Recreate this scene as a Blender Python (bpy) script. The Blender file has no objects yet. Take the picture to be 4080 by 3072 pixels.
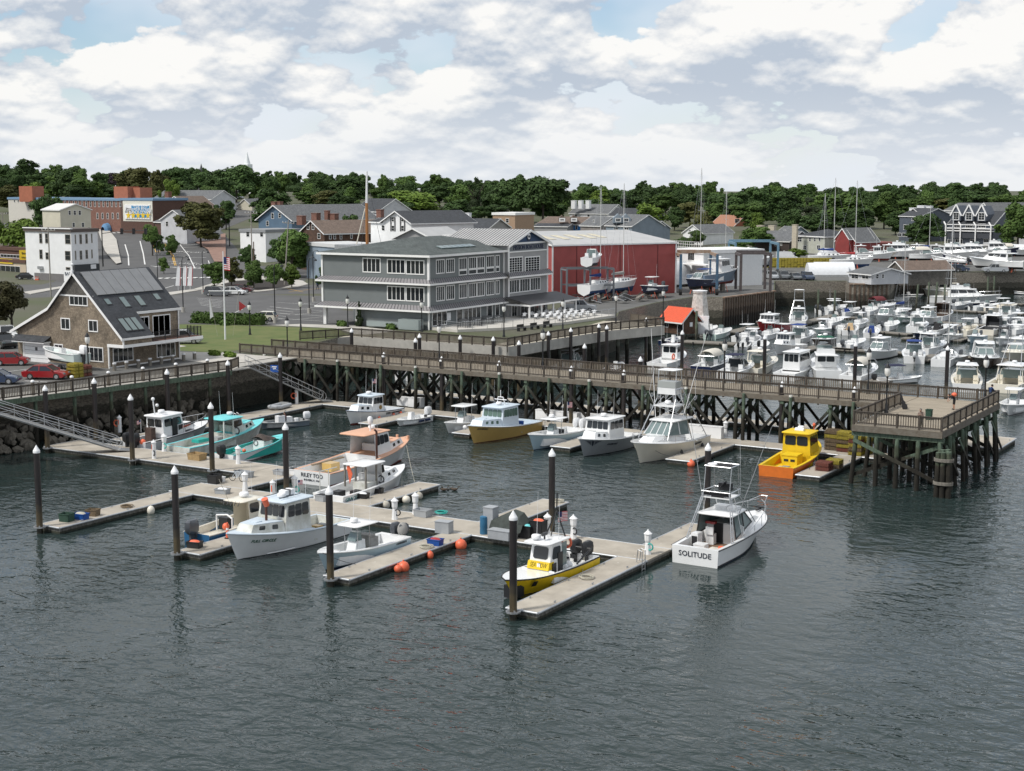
import bpy,bmesh,math,random
from mathutils import Vector,Matrix,noise as mnoise
R=random.Random(7)
PI=math.pi
scene=bpy.context.scene
COL=scene.collection
F,CX,CY,YH,CAMH=5900.0,2040.0,1536.0,735.0,25.0
PITCH=math.atan((CY-YH)/F)
HEAD=math.atan2(.523,.852)
cam_d=bpy.data.cameras.new('Camera');cam=bpy.data.objects.new('Camera',cam_d);COL.objects.link(cam)
cam.location=(0,0,CAMH);cam.rotation_euler=(PI/2-PITCH,0,HEAD)
cam_d.sensor_fit='HORIZONTAL';cam_d.sensor_width=36.0;cam_d.lens=36.0*F/4080.0
cam_d.clip_start=1.0;cam_d.clip_end=9000.0
scene.camera=cam
scene.view_settings.view_transform='Standard';scene.view_settings.look='None'
scene.view_settings.exposure=0.26;scene.view_settings.gamma=1.0
scene.view_settings.use_curve_mapping=False
SUN_EL,SUN_AZ=math.radians(52),HEAD+math.radians(118)
sun_dir=Vector((-math.sin(SUN_AZ)*math.cos(SUN_EL),math.cos(SUN_AZ)*math.cos(SUN_EL),math.sin(SUN_EL)))
sl=bpy.data.lights.new('sun','SUN');sl.energy=2.8;sl.angle=math.radians(9);sl.color=(1,.955,.89)
so=bpy.data.objects.new('sun',sl);COL.objects.link(so)
so.rotation_euler=sun_dir.to_track_quat('Z','Y').to_euler()
world=bpy.data.worlds.new('World');scene.world=world;world.use_nodes=True
def make_world():
 nt=world.node_tree;N=nt.nodes;L=nt.links;N.clear()
 def nd(t,**k):
  n=N.new(t)
  for a,b in k.items():setattr(n,a,b)
  return n
 def mth(op,a,b=None,c=None,clamp=False):
  n=nd('ShaderNodeMath',operation=op,use_clamp=clamp)
  for i,x in enumerate((a,b,c)):
   if x is None:continue
   if isinstance(x,(int,float)):n.inputs[i].default_value=x
   else:L.new(x,n.inputs[i])
  return n.outputs[0]
 def mix(f,a,b):
  n=nd('ShaderNodeMix',data_type='RGBA')
  for i,x in ((0,f),(6,a),(7,b)):
   if isinstance(x,(int,float)):n.inputs[i].default_value=x
   elif isinstance(x,tuple):n.inputs[i].default_value=(*x,1)
   else:L.new(x,n.inputs[i])
  return n.outputs[2]
 def ss(x,a,b):
  n=nd('ShaderNodeMapRange',interpolation_type='SMOOTHSTEP')
  L.new(x,n.inputs[0]);n.inputs[1].default_value=a;n.inputs[2].default_value=b
  return n.outputs[0]
 sky=nd('ShaderNodeTexSky',sky_type='NISHITA');sky.sun_disc=False
 sky.sun_elevation=SUN_EL;sky.sun_rotation=-SUN_AZ
 sky.altitude=10;sky.air_density=1.0;sky.dust_density=.25;sky.ozone_density=4.0
 tc=nd('ShaderNodeTexCoord');rot=nd('ShaderNodeVectorRotate',rotation_type='Z_AXIS')
 L.new(tc.outputs['Generated'],rot.inputs[0]);rot.inputs[3].default_value=-HEAD
 sep=nd('ShaderNodeSeparateXYZ');L.new(rot.outputs[0],sep.inputs[0])
 zz=mth('MAXIMUM',sep.outputs[2],0.0)
 rr=mth('SQRT',mth('ADD',mth('MULTIPLY',sep.outputs[0],sep.outputs[0]),mth('ADD',mth('MULTIPLY',sep.outputs[1],sep.outputs[1]),1e-4)))
 ca=mth('DIVIDE',sep.outputs[0],rr);sa=mth('DIVIDE',sep.outputs[1],rr)
 def coords(dz,k,off,kz):
  g=mth('POWER',mth('ADD',zz,.012+dz),.72)
  c=nd('ShaderNodeCombineXYZ');L.new(mth('MULTIPLY_ADD',ca,k,off[0]),c.inputs[0]);L.new(mth('MULTIPLY_ADD',sa,k,off[1]),c.inputs[1]);L.new(mth('MULTIPLY_ADD',g,kz,off[2]),c.inputs[2])
  return c.outputs[0]
 def noise(v,sc,det,ro=.5,dist=0.0):
  a=nd('ShaderNodeTexNoise',noise_dimensions='3D');L.new(v,a.inputs['Vector'])
  a.inputs['Scale'].default_value=sc;a.inputs['Detail'].default_value=det;a.inputs['Roughness'].default_value=ro;a.inputs['Distortion'].default_value=dist
  return a.outputs[0]
 def dens(dz,det,puff):
  v=coords(dz,8.5,CLOUD_OFF,11.5)
  d=noise(v,1.0,det,.57)
  if puff:
   w=nd('ShaderNodeTexVoronoi',feature='F1');L.new(v,w.inputs['Vector']);w.inputs['Scale'].default_value=2.9
   w2=nd('ShaderNodeTexVoronoi',feature='F1');L.new(v,w2.inputs['Vector']);w2.inputs['Scale'].default_value=7.0
   d=mth('SUBTRACT',d,mth('ADD',mth('MULTIPLY',w.outputs['Distance'],.17),mth('MULTIPLY',w2.outputs['Distance'],.075)))
  else:d=mth('SUBTRACT',d,.112)
  return d
 d0=dens(0.0,8.0,True);d1=dens(.0032,7.0,True);d2=dens(.021,2.5,False)
 cov=ss(d0,.288,.315)
 relief=mth('ADD',mth('MULTIPLY',mth('SUBTRACT',d0,d1),5.0),mth('MULTIPLY',mth('SUBTRACT',d0,d2),5.2))
 lit=mth('ADD',mth('SUBTRACT',.56,mth('MULTIPLY',mth('SUBTRACT',d0,.38),1.0)),relief,clamp=True)
 cc=mix(lit,(4.2,4.75,5.55),(8.35,8.2,7.95))
 veil=noise(coords(.0,5.0,(3,1,5),7.0),1.0,4,.55)
 vf=ss(veil,.34,.62)
 haze=ss(sep.outputs[2],.075,.0)
 base=mix(mth('ADD',mth('MULTIPLY_ADD',vf,.55,.04),mth('MULTIPLY',ss(sep.outputs[2],.11,.03),.4),clamp=True),sky.outputs[0],(6.5,7.0,7.6))
 col=mix(mth('MULTIPLY',cov,.93),base,cc)
 col=mix(mth('MULTIPLY',haze,.66),col,(6.7,7.0,7.4))
 bg=nd('ShaderNodeBackground');L.new(col,bg.inputs[0]);bg.inputs[1].default_value=.1
 out=nd('ShaderNodeOutputWorld');L.new(bg.outputs[0],out.inputs[0])
CLOUD_OFF=(1.7,7.4,0.4)
make_world()
PC,PS=math.cos(PITCH),math.sin(PITCH)
def px(u,v,z):
 x=(u-CX)/F;y=-(v-CY)/F
 dx,dy,dz=x,PC+y*PS,-PS+y*PC
 t=(z-CAMH)/dz
 a,b=dx*t,dy*t
 return (a*.852-b*.523,a*.523+b*.852)
def c2w(X,Y):return (X*.852-Y*.523,X*.523+Y*.852)
def w2c(s,t):return (s*.852+t*.523,-s*.523+t*.852)
def V(*a):return Vector(a)
class MB:
 def __init__(s):s.v=[];s.f=[];s.m=[]
 def add(s,vs,fs,mi=0):
  o=len(s.v);s.v+=[tuple(p) for p in vs];s.f+=[tuple(i+o for i in f) for f in fs];s.m+=[mi]*len(fs);return s
 def poly(s,pts,mi=0):return s.add(pts,[range(len(pts))],mi)
 def box(s,x0,y0,z0,x1,y1,z1,mi=0):
  v=[(x,y,z) for z in (z0,z1) for y in (y0,y1) for x in (x0,x1)]
  return s.add(v,[(0,2,3,1),(4,5,7,6),(0,1,5,4),(2,6,7,3),(0,4,6,2),(1,3,7,5)],mi)
 def cbox(s,cx,cy,cz,sx,sy,sz,rz=0,rx=0,ry=0,mi=0):
  m=Matrix.Translation((cx,cy,cz))@Matrix.Rotation(rz,4,'Z')@Matrix.Rotation(ry,4,'Y')@Matrix.Rotation(rx,4,'X')
  v=[m@V(x*sx/2,y*sy/2,z*sz/2) for z in (-1,1) for y in (-1,1) for x in (-1,1)]
  return s.add(v,[(0,2,3,1),(4,5,7,6),(0,1,5,4),(2,6,7,3),(0,4,6,2),(1,3,7,5)],mi)
 def bar(s,p,q,w,h=None,mi=0,up=(0,0,1)):
  h=h or w;p,q=V(*p),V(*q);d=(q-p)
  if d.length<1e-6:return s
  d.normalize();u=V(*up)
  if abs(d.dot(u))>.98:u=V(1,0,0)
  a=d.cross(u).normalized();b=a.cross(d)
  v=[c+a*i*w/2+b*j*h/2 for c in (p,q) for j in (-1,1) for i in (-1,1)]
  return s.add(v,[(0,2,3,1),(4,5,7,6),(0,1,5,4),(2,6,7,3),(0,4,6,2),(1,3,7,5)],mi)
 def cyl(s,p,q,r0,r1=None,n=8,mi=0,caps=True):
  r1=r0 if r1 is None else r1;p,q=V(*p),V(*q);d=q-p
  if d.length<1e-6:return s
  d.normalize();u=V(0,0,1) if abs(d.z)<.95 else V(1,0,0)
  a=d.cross(u).normalized();b=a.cross(d)
  v=[]
  for c,r in ((p,r0),(q,r1)):
   for i in range(n):
    t=2*PI*i/n;v.append(c+a*math.cos(t)*r+b*math.sin(t)*r)
  f=[(i,(i+1)%n,n+(i+1)%n,n+i) for i in range(n)]
  if caps:f+=[tuple(reversed(range(n))),tuple(range(n,2*n))]
  return s.add(v,f,mi)
 def tube(s,pts,r,n=6,mi=0):
  for a,b in zip(pts,pts[1:]):s.cyl(a,b,r,r,n,mi)
  return s
 def lathe(s,prof,c=(0,0,0),n=12,mi=0):
  v=[];f=[]
  for (r,z) in prof:
   for i in range(n):
    t=2*PI*i/n;v.append((c[0]+r*math.cos(t),c[1]+r*math.sin(t),c[2]+z))
  for k in range(len(prof)-1):
   for i in range(n):
    j=(i+1)%n;f.append((k*n+i,k*n+j,(k+1)*n+j,(k+1)*n+i))
  f+=[tuple(reversed(range(n))),tuple(range((len(prof)-1)*n,len(prof)*n))]
  return s.add(v,f,mi)
 def sph(s,c,rx,ry=None,rz=None,n=10,m=6,mi=0):
  ry=rx if ry is None else ry;rz=rx if rz is None else rz
  v=[];f=[]
  for k in range(m+1):
   ph=-PI/2+PI*k/m
   for i in range(n):
    t=2*PI*i/n;v.append((c[0]+rx*math.cos(ph)*math.cos(t),c[1]+ry*math.cos(ph)*math.sin(t),c[2]+rz*math.sin(ph)))
  for k in range(m):
   for i in range(n):
    j=(i+1)%n;f.append((k*n+i,k*n+j,(k+1)*n+j,(k+1)*n+i))
  return s.add(v,f,mi)
 def torus(s,c,r,q,axis='Z',n=14,m=6,mi=0,a0=0,a1=2*PI):
  pts=[]
  for i in range(n+1):
   t=a0+(a1-a0)*i/n;x,y=r*math.cos(t),r*math.sin(t)
   pts.append(V(*c)+(V(x,y,0) if axis=='Z' else V(x,0,y) if axis=='Y' else V(0,x,y)))
  return s.tube(pts,q,m,mi)
 def loft(s,rings,mi=0,cap0=True,cap1=True,closed=True):
  n=len(rings[0]);v=[p for r in rings for p in r];f=[]
  for k in range(len(rings)-1):
   for i in range(n if closed else n-1):
    j=(i+1)%n;f.append((k*n+i,k*n+j,(k+1)*n+j,(k+1)*n+i))
  if cap0:f.append(tuple(reversed(range(n))))
  if cap1:f.append(tuple(range((len(rings)-1)*n,len(rings)*n)))
  return s.add(v,f,mi)
 def ext(s,poly,vec,mi=0):
  vec=V(*vec);a=[V(*p) for p in poly];b=[p+vec for p in a];n=len(a)
  return s.add(a+b,[tuple(reversed(range(n))),tuple(range(n,2*n))]+[(i,(i+1)%n,n+(i+1)%n,n+i) for i in range(n)],mi)
 def slab(s,poly,th,mi=0):
  a=[V(*p) for p in poly];nrm=(a[1]-a[0]).cross(a[2]-a[0]).normalized()
  if nrm.z<0:nrm=-nrm
  return s.ext(a,nrm*-th,mi)
 def merge(s,o,mat=None,mi=None):
  mat=mat or Matrix()
  s.v+=[];k=len(s.v);s.v+=[tuple(mat@V(*p)) for p in o.v];s.f+=[tuple(i+k for i in f) for f in o.f];s.m+=o.m if mi is None else [mi]*len(o.f)
  return s
 def mesh(s,name,mats,smooth=None):
  me=bpy.data.meshes.new(name);me.from_pydata(s.v,[],s.f)
  for m in (mats if isinstance(mats,(list,tuple)) else [mats]):me.materials.append(m)
  if any(s.m):me.polygons.foreach_set('material_index',s.m)
  if len(s.f)<60000:
   bm=bmesh.new();bm.from_mesh(me);bmesh.ops.recalc_face_normals(bm,faces=bm.faces);bm.to_mesh(me);bm.free()
  if smooth is not None:
   me.polygons.foreach_set('use_smooth',[True]*len(me.polygons));me.set_sharp_from_angle(angle=math.radians(smooth))
  me.update();return me
 def obj(s,name,mats,parent=None,smooth=None,loc=None,label=None):
  o=bpy.data.objects.new(name,s.mesh(name,mats,smooth));COL.objects.link(o)
  if parent:o.parent=parent
  if loc:o.location=loc
  if label:o['label']=label
  return o
ALL_TOP=[]
def tag(o,label,cat,group=None,kind=None):
 if label:o['label']=label
 if cat:o['category']=cat
 if group:o['group']=group
 if kind:o['kind']=kind
 return o
def thing(name,label,cat,loc=(0,0,0),rz=0,group=None):
 o=bpy.data.objects.new(name,None);COL.objects.link(o);o.empty_display_size=.2
 o.location=loc;o.rotation_euler=(0,0,rz)
 return tag(o,label,cat,group)
def inst(name,me,parent=None,loc=(0,0,0),rot=(0,0,0),scale=None):
 o=bpy.data.objects.new(name,me);COL.objects.link(o);o.location=loc;o.rotation_euler=rot
 if scale:o.scale=scale if isinstance(scale,tuple) else (scale,)*3
 if parent:o.parent=parent
 return o
def dup(root,loc,rz=0,label=None,group=None,scale=None,mats=None):
 def cp(o,par):
  c=o.copy();COL.objects.link(c);c.parent=par
  if mats and c.type=='MESH':
   for sl in c.material_slots:
    if sl.material and sl.material.name in mats:
     m=mats[sl.material.name];sl.link='OBJECT';sl.material=m
  for ch in o.children:cp(ch,c)
  return c
 r=cp(root,None);r.location=loc;r.rotation_euler=(0,0,rz)
 if scale:r.scale=scale if isinstance(scale,tuple) else (scale,)*3
 if label:r['label']=label
 if group:r['group']=group
 return r
MATS={}
def mat(name,col,rough=.6,metal=0.0,var=.0,vs=3.0,bump=0.0,bs=20.0,col2=None,coat=0.0,stretch=None,world_co=False,spec=.5,det=5):
 if name in MATS:return MATS[name]
 m=bpy.data.materials.new(name);m.use_nodes=True;nt=m.node_tree;b=nt.nodes['Principled BSDF']
 b.inputs['Base Color'].default_value=(*col,1);b.inputs['Roughness'].default_value=rough;b.inputs['Metallic'].default_value=metal
 b.inputs['Coat Weight'].default_value=coat;b.inputs['Specular IOR Level'].default_value=spec
 if var or bump:
  if world_co:src=nt.nodes.new('ShaderNodeNewGeometry').outputs['Position']
  else:src=nt.nodes.new('ShaderNodeTexCoord').outputs['Object']
  if stretch:
   mp=nt.nodes.new('ShaderNodeMapping');mp.inputs['Scale'].default_value=stretch;nt.links.new(src,mp.inputs[0]);src=mp.outputs[0]
 if var:
  n=nt.nodes.new('ShaderNodeTexNoise');n.inputs['Scale'].default_value=vs;n.inputs['Detail'].default_value=det;n.inputs['Roughness'].default_value=.6
  nt.links.new(src,n.inputs['Vector'])
  mr=nt.nodes.new('ShaderNodeMapRange');mr.inputs[1].default_value=.3;mr.inputs[2].default_value=.7
  nt.links.new(n.outputs[0],mr.inputs[0])
  mx=nt.nodes.new('ShaderNodeMix');mx.data_type='RGBA'
  c2=col2 or tuple(c*(1-var) for c in col)
  c1=col if col2 else tuple(min(1,c*(1+var*.6)) for c in col)
  mx.inputs[6].default_value=(*c2,1);mx.inputs[7].default_value=(*c1,1)
  nt.links.new(mr.outputs[0],mx.inputs[0]);nt.links.new(mx.outputs[2],b.inputs['Base Color'])
 if bump:
  n2=nt.nodes.new('ShaderNodeTexNoise');n2.inputs['Scale'].default_value=bs;n2.inputs['Detail'].default_value=4
  nt.links.new(src,n2.inputs['Vector'])
  bp=nt.nodes.new('ShaderNodeBump');bp.inputs['Strength'].default_value=bump;bp.inputs['Distance'].default_value=.05
  nt.links.new(n2.outputs[0],bp.inputs['Height']);nt.links.new(bp.outputs[0],b.inputs['Normal'])
 MATS[name]=m;return m
def nodes(name):
 m=bpy.data.materials.new(name);m.use_nodes=True;MATS[name]=m
 return m,m.node_tree,m.node_tree.nodes['Principled BSDF']
def nn(nt,t,ins=None,**k):
 n=nt.nodes.new(t)
 for a,b in k.items():setattr(n,a,b)
 for a,b in (ins or {}).items():
  if isinstance(b,(int,float,tuple)):n.inputs[a].default_value=b
  else:nt.links.new(b,n.inputs[a])
 return n
def zband(name,bands,rough=.7,var=.35,vs=1.5,stretch=(1,1,.35),soft=.25,bump=.4,bs=6):
 m,nt,b=nodes(name)
 pos=nn(nt,'ShaderNodeNewGeometry').outputs['Position']
 sp=nn(nt,'ShaderNodeSeparateXYZ',{0:pos})
 mp=nn(nt,'ShaderNodeMapping',{0:pos,3:stretch})
 no=nn(nt,'ShaderNodeTexNoise',{'Vector':mp.outputs[0],'Scale':vs,'Detail':6.0,'Roughness':.65})
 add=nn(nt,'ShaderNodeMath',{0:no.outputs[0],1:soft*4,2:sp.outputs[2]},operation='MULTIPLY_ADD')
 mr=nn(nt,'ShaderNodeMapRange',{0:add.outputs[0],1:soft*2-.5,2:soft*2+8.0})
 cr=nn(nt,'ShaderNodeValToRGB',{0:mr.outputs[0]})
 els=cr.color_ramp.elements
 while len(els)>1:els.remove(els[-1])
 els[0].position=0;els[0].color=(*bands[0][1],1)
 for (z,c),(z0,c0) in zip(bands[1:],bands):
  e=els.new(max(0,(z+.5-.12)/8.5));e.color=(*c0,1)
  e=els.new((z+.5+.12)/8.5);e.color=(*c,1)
 no2=nn(nt,'ShaderNodeTexNoise',{'Vector':mp.outputs[0],'Scale':vs*4,'Detail':5.0})
 mr2=nn(nt,'ShaderNodeMapRange',{0:no2.outputs[0],1:.3,2:.7,3:1-var,4:1+var})
 mul=nn(nt,'ShaderNodeMix',{0:1.0,6:cr.outputs[0],7:mr2.outputs[0]},data_type='RGBA',blend_type='MULTIPLY')
 nt.links.new(mul.outputs[2],b.inputs['Base Color']);b.inputs['Roughness'].default_value=rough
 no3=nn(nt,'ShaderNodeTexNoise',{'Vector':mp.outputs[0],'Scale':bs,'Detail':4.0})
 bp=nn(nt,'ShaderNodeBump',{'Strength':bump,'Distance':.05,'Height':no3.outputs[0]});nt.links.new(bp.outputs[0],b.inputs['Normal'])
 return m
def siding(name,col,pitch=.13,axis='Z',depth=.5,rough=.6,var=.1,corrug=False):
 m,nt,b=nodes(name)
 tc=nn(nt,'ShaderNodeTexCoord').outputs['Object']
 sp=nn(nt,'ShaderNodeSeparateXYZ',{0:tc})
 if corrug:
  src=nn(nt,'ShaderNodeMath',{0:sp.outputs[0],1:sp.outputs[1]},operation='ADD').outputs[0]
  h=nn(nt,'ShaderNodeMath',{0:nn(nt,'ShaderNodeMath',{0:src,1:2*PI/pitch},operation='MULTIPLY').outputs[0]},operation='SINE').outputs[0]
 else:
  h=nn(nt,'ShaderNodeMath',{0:nn(nt,'ShaderNodeMath',{0:sp.outputs[2],1:-1/pitch},operation='MULTIPLY').outputs[0]},operation='FRACT').outputs[0]
 bp=nn(nt,'ShaderNodeBump',{'Strength':depth,'Distance':.02,'Height':h});nt.links.new(bp.outputs[0],b.inputs['Normal'])
 no=nn(nt,'ShaderNodeTexNoise',{'Vector':tc,'Scale':.6,'Detail':6.0})
 mr=nn(nt,'ShaderNodeMapRange',{0:no.outputs[0],1:.3,2:.7,3:1-var,4:1+var})
 mul=nn(nt,'ShaderNodeMix',{0:1.0,6:(*col,1),7:mr.outputs[0]},data_type='RGBA',blend_type='MULTIPLY')
 nt.links.new(mul.outputs[2],b.inputs['Base Color']);b.inputs['Roughness'].default_value=rough
 return m
def bricks(name,c1,c2,mortar,bw,bh,rough=.85,msize=.02,bump=.5,var=.25,offs=.5,roofaxis=False,vs=1.2):
 m,nt,b=nodes(name)
 tc=nn(nt,'ShaderNodeTexCoord').outputs['Object']
 sp=nn(nt,'ShaderNodeSeparateXYZ',{0:tc})
 ac=nn(nt,'ShaderNodeMath',{0:sp.outputs[0],1:sp.outputs[1]},operation='ADD').outputs[0]
 cb=nn(nt,'ShaderNodeCombineXYZ',{0:ac,1:sp.outputs[2]})
 bt=nn(nt,'ShaderNodeTexBrick',{'Vector':cb.outputs[0],'Color1':(*c1,1),'Color2':(*c2,1),'Mortar':(*mortar,1),'Scale':1.0,'Mortar Size':msize,'Brick Width':bw,'Row Height':bh,'Bias':0.0})
 bt.offset=offs
 no=nn(nt,'ShaderNodeTexNoise',{'Vector':tc,'Scale':vs,'Detail':7.0,'Roughness':.65})
 mr=nn(nt,'ShaderNodeMapRange',{0:no.outputs[0],1:.3,2:.7,3:1-var,4:1+var})
 mul=nn(nt,'ShaderNodeMix',{0:1.0,6:bt.outputs[0],7:mr.outputs[0]},data_type='RGBA',blend_type='MULTIPLY')
 nt.links.new(mul.outputs[2],b.inputs['Base Color']);b.inputs['Roughness'].default_value=rough
 bp=nn(nt,'ShaderNodeBump',{'Strength':bump,'Distance':.02,'Height':bt.outputs['Fac']});bp.invert=True
 nt.links.new(bp.outputs[0],b.inputs['Normal'])
 return m
WHITE=mat('white_paint',(.78,.79,.80),.45,var=.06,vs=1.5)
TRIM=mat('white_trim',(.80,.80,.79),.5,var=.05,vs=.8)
GEL=mat('white_gelcoat',(.78,.79,.79),.25,var=.05,vs=1.2,coat=.3)
GELD=mat('worn_white_gelcoat',(.70,.71,.69),.4,var=.28,vs=1.6,col2=(.42,.42,.36),coat=.1)
CREAM=mat('cream_gelcoat',(.74,.70,.60),.3,var=.06,vs=1.2,coat=.25)
NONSKID=mat('grey_nonskid',(.60,.63,.66),.7,var=.1,vs=3)
BLACK=mat('black_plastic',(.018,.019,.021),.45)
DARK=mat('dark_grey_metal',(.06,.062,.066),.5,var=.2)
GLASS=mat('dark_glass',(.018,.022,.026),.06,spec=.7)
GLASSL=mat('pale_glass',(.16,.21,.21),.08,spec=.7)
ALU=mat('galvanised_metal',(.46,.47,.48),.42,.75,var=.2,vs=4)
STEEL=mat('stainless_rail',(.62,.63,.64),.25,.85)
RED=mat('red_paint',(.34,.02,.022),.3,coat=.4)
ORANGE=mat('orange_plastic',(.76,.15,.07),.45,var=.12,vs=4)
YELLOW=mat('yellow_paint',(.74,.52,.03),.45,var=.12,vs=2)
BLUE=mat('blue_plastic',(.012,.075,.32),.45)
NAVY=mat('navy_gelcoat',(.012,.02,.06),.2,coat=.4)
BLACKP=mat('black_iron',(.012,.013,.015),.4)
RUBBER=mat('rubber',(.02,.02,.02),.85)
CONC=mat('concrete',(.40,.385,.35),.9,var=.18,vs=.9,bump=.2,bs=14)
ROPE=mat('pale_rope',(.42,.40,.33),.9)
def water_mat():
 m,nt,b=nodes('harbour_water')
 b.inputs['Base Color'].default_value=(.020,.033,.032,1);b.inputs['Roughness'].default_value=.045
 b.inputs['IOR'].default_value=1.33
 pos=nn(nt,'ShaderNodeNewGeometry').outputs['Position']
 hs=[]
 def wave(scale,rz,sx,sy,det=2.0,rough=.5,dist=.0):
  mp=nn(nt,'ShaderNodeMapping',{0:pos,2:(0,0,rz),3:(sx,sy,1)})
  return nn(nt,'ShaderNodeTexNoise',{'Vector':mp.outputs[0],'Scale':scale,'Detail':det,'Roughness':rough,'Distortion':dist}).outputs[0]
 big=wave(.045,.6,1,.55,3.0)
 patch=nn(nt,'ShaderNodeMapRange',{0:big,1:.38,2:.60,3:.22,4:1.15},interpolation_type='SMOOTHSTEP').outputs[0]
 w1=wave(.8,HEAD+.25,.8,1.15,2.5,.5,.6)
 w2=wave(2.6,HEAD-.4,.85,1.15,2.0,.5,.5)
 w3=wave(.13,HEAD+.1,.6,1.2,2.0)
 def mul(a,k):return nn(nt,'ShaderNodeMath',{0:a,1:k},operation='MULTIPLY').outputs[0]
 def add(a,c):return nn(nt,'ShaderNodeMath',{0:a,1:c},operation='ADD').outputs[0]
 h=add(add(mul(w1,.37),mul(w2,.085)),mul(w3,.35))
 h=nn(nt,'ShaderNodeMath',{0:h,1:patch},operation='MULTIPLY').outputs[0]
 bp=nn(nt,'ShaderNodeBump',{'Strength':1.0,'Distance':WAVE_H,'Height':h});nt.links.new(bp.outputs[0],b.inputs['Normal'])
 return m
WAVE_H=.52
m=MB();m.add([(*c2w(X,Y),0) for X,Y in ((-700,-60),(700,-60),(700,900),(-700,900))],[(0,1,2,3)])
tag(m.obj('water',water_mat()),None,None,kind='structure')
GZ=5.1
def cam_of(s,t):return w2c(s,t)
SHORE=[(-420,60),cam_of(-160,60),cam_of(-116.5,84),cam_of(-115.0,100),cam_of(-113,118),cam_of(-113,133),cam_of(-121.5,139),cam_of(-121.5,157.0),cam_of(-98.6,157.0),cam_of(-101.0,186),cam_of(-103.5,199)]
def shp(u,v,z=5.1):return w2c(*px(u,v,z))
SHORE+=[shp(2466,1242),shp(2615,1206),shp(2760,1184),shp(2880,1185.5),shp(3086,1159),shp(3088,1120),shp(3370,1120),shp(3385,1131),shp(3545,1131),shp(3580,1092),shp(3800,1086),shp(4080,1084),shp(4500,1080)]
xs=[]
SH=[]
last=-1e9
for X,Y in SHORE:
 X=max(X,last+.05);SH.append((X,Y));last=X
def shore(X):
 for (x0,y0),(x1,y1) in zip(SH,SH[1:]):
  if x0<=X<=x1:return y0+(y1-y0)*(X-x0)/max(1e-6,x1-x0)
 return SH[0][1] if X<SH[0][0] else SH[-1][1]
def sstep(a,b,x):
 t=max(0,min(1,(x-a)/(b-a)));return t*t*(3-2*t)
def lerp_tab(tab,x):
 if x<=tab[0][0]:return tab[0][1]
 for (x0,y0),(x1,y1) in zip(tab,tab[1:]):
  if x<=x1:return y0+(y1-y0)*(x-x0)/(x1-x0)
 return tab[-1][1]
def land_z(X,Y):
 ang=X/max(Y,1)
 rise=lerp_tab([(-.5,15),(-.2,15),(-.1,11.5),(0,8),(.2,6),(.5,6)],ang)
 z=GZ+rise*sstep(335,720,Y)+(1.6 if ang<0 else .6)*sstep(300,460,Y)
 return z
def land(s,t):return land_z(*w2c(s,t))
def ground():
 m=MB()
 Xs=sorted(set([x for x,y in SH]+[-420+8*i for i in range(110)]+[-1500,-1000,-700,700,1000,1500]))
 ys_=[0,2,5,9,14,20,27,35,44]+[52+7*i for i in range(110)]+[860+60*i for i in range(6)]+[1400,1800,2400];nrow=len(ys_);cols=[]
 for X in Xs:
  y0=shore(X);col=[]
  for i in range(nrow):
   Y=y0+ys_[i]
   col.append((*c2w(X,Y),land_z(X*min(1,600/max(Y,1)) if abs(X)>420 else X,Y)))
  cols.append(col)
 v=[p for c in cols for p in c];f=[]
 for i in range(len(cols)-1):
  for j in range(nrow-1):
   a=i*nrow+j;f.append((a,a+nrow,a+nrow+1,a+1))
 m.add(v,f)
 return m
GROUND=mat('ground_soil_grass',(.07,.085,.035),.95,var=.4,vs=.08,col2=(.10,.095,.07),world_co=True)
tag(ground().obj('ground',GROUND,smooth=60),None,None,kind='structure')
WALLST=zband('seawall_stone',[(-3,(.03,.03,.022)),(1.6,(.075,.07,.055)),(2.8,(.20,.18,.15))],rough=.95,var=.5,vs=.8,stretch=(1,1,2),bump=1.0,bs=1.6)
m=MB()
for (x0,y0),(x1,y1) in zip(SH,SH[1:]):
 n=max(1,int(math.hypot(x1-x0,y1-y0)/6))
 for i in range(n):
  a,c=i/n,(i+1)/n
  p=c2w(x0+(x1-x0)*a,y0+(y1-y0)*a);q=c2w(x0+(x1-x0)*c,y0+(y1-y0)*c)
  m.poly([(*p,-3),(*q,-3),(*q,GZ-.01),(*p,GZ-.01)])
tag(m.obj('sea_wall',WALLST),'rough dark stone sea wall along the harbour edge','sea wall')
def dock_mat():
 m,nt,b=nodes('dock_concrete')
 pos=nn(nt,'ShaderNodeNewGeometry').outputs['Position']
 n1=nn(nt,'ShaderNodeTexNoise',{'Vector':pos,'Scale':.5,'Detail':6.0,'Roughness':.65})
 cr=nn(nt,'ShaderNodeValToRGB',{0:n1.outputs[0]});e=cr.color_ramp.elements
 e[0].position=.3;e[0].color=(.29,.26,.215,1);e[1].position=.7;e[1].color=(.46,.42,.355,1)
 n2=nn(nt,'ShaderNodeTexVoronoi',{'Vector':pos,'Scale':1.1},feature='F1')
 n3=nn(nt,'ShaderNodeTexNoise',{'Vector':pos,'Scale':9.0,'Detail':3.0})
 sm=nn(nt,'ShaderNodeMath',{0:n3.outputs[0],1:.14,2:n2.outputs['Distance']},operation='MULTIPLY_ADD')
 sp=nn(nt,'ShaderNodeMapRange',{0:sm.outputs[0],1:.135,2:.105,3:0.0,4:.8})
 mx=nn(nt,'ShaderNodeMix',{0:sp.outputs[0],6:cr.outputs[0],7:(.66,.65,.61,1)},data_type='RGBA')
 nt.links.new(mx.outputs[2],b.inputs['Base Color']);b.inputs['Roughness'].default_value=.9
 bp=nn(nt,'ShaderNodeBump',{'Strength':.25,'Distance':.02,'Height':n3.outputs[0]});nt.links.new(bp.outputs[0],b.inputs['Normal'])
 return m
DOCKM=dock_mat()
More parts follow.
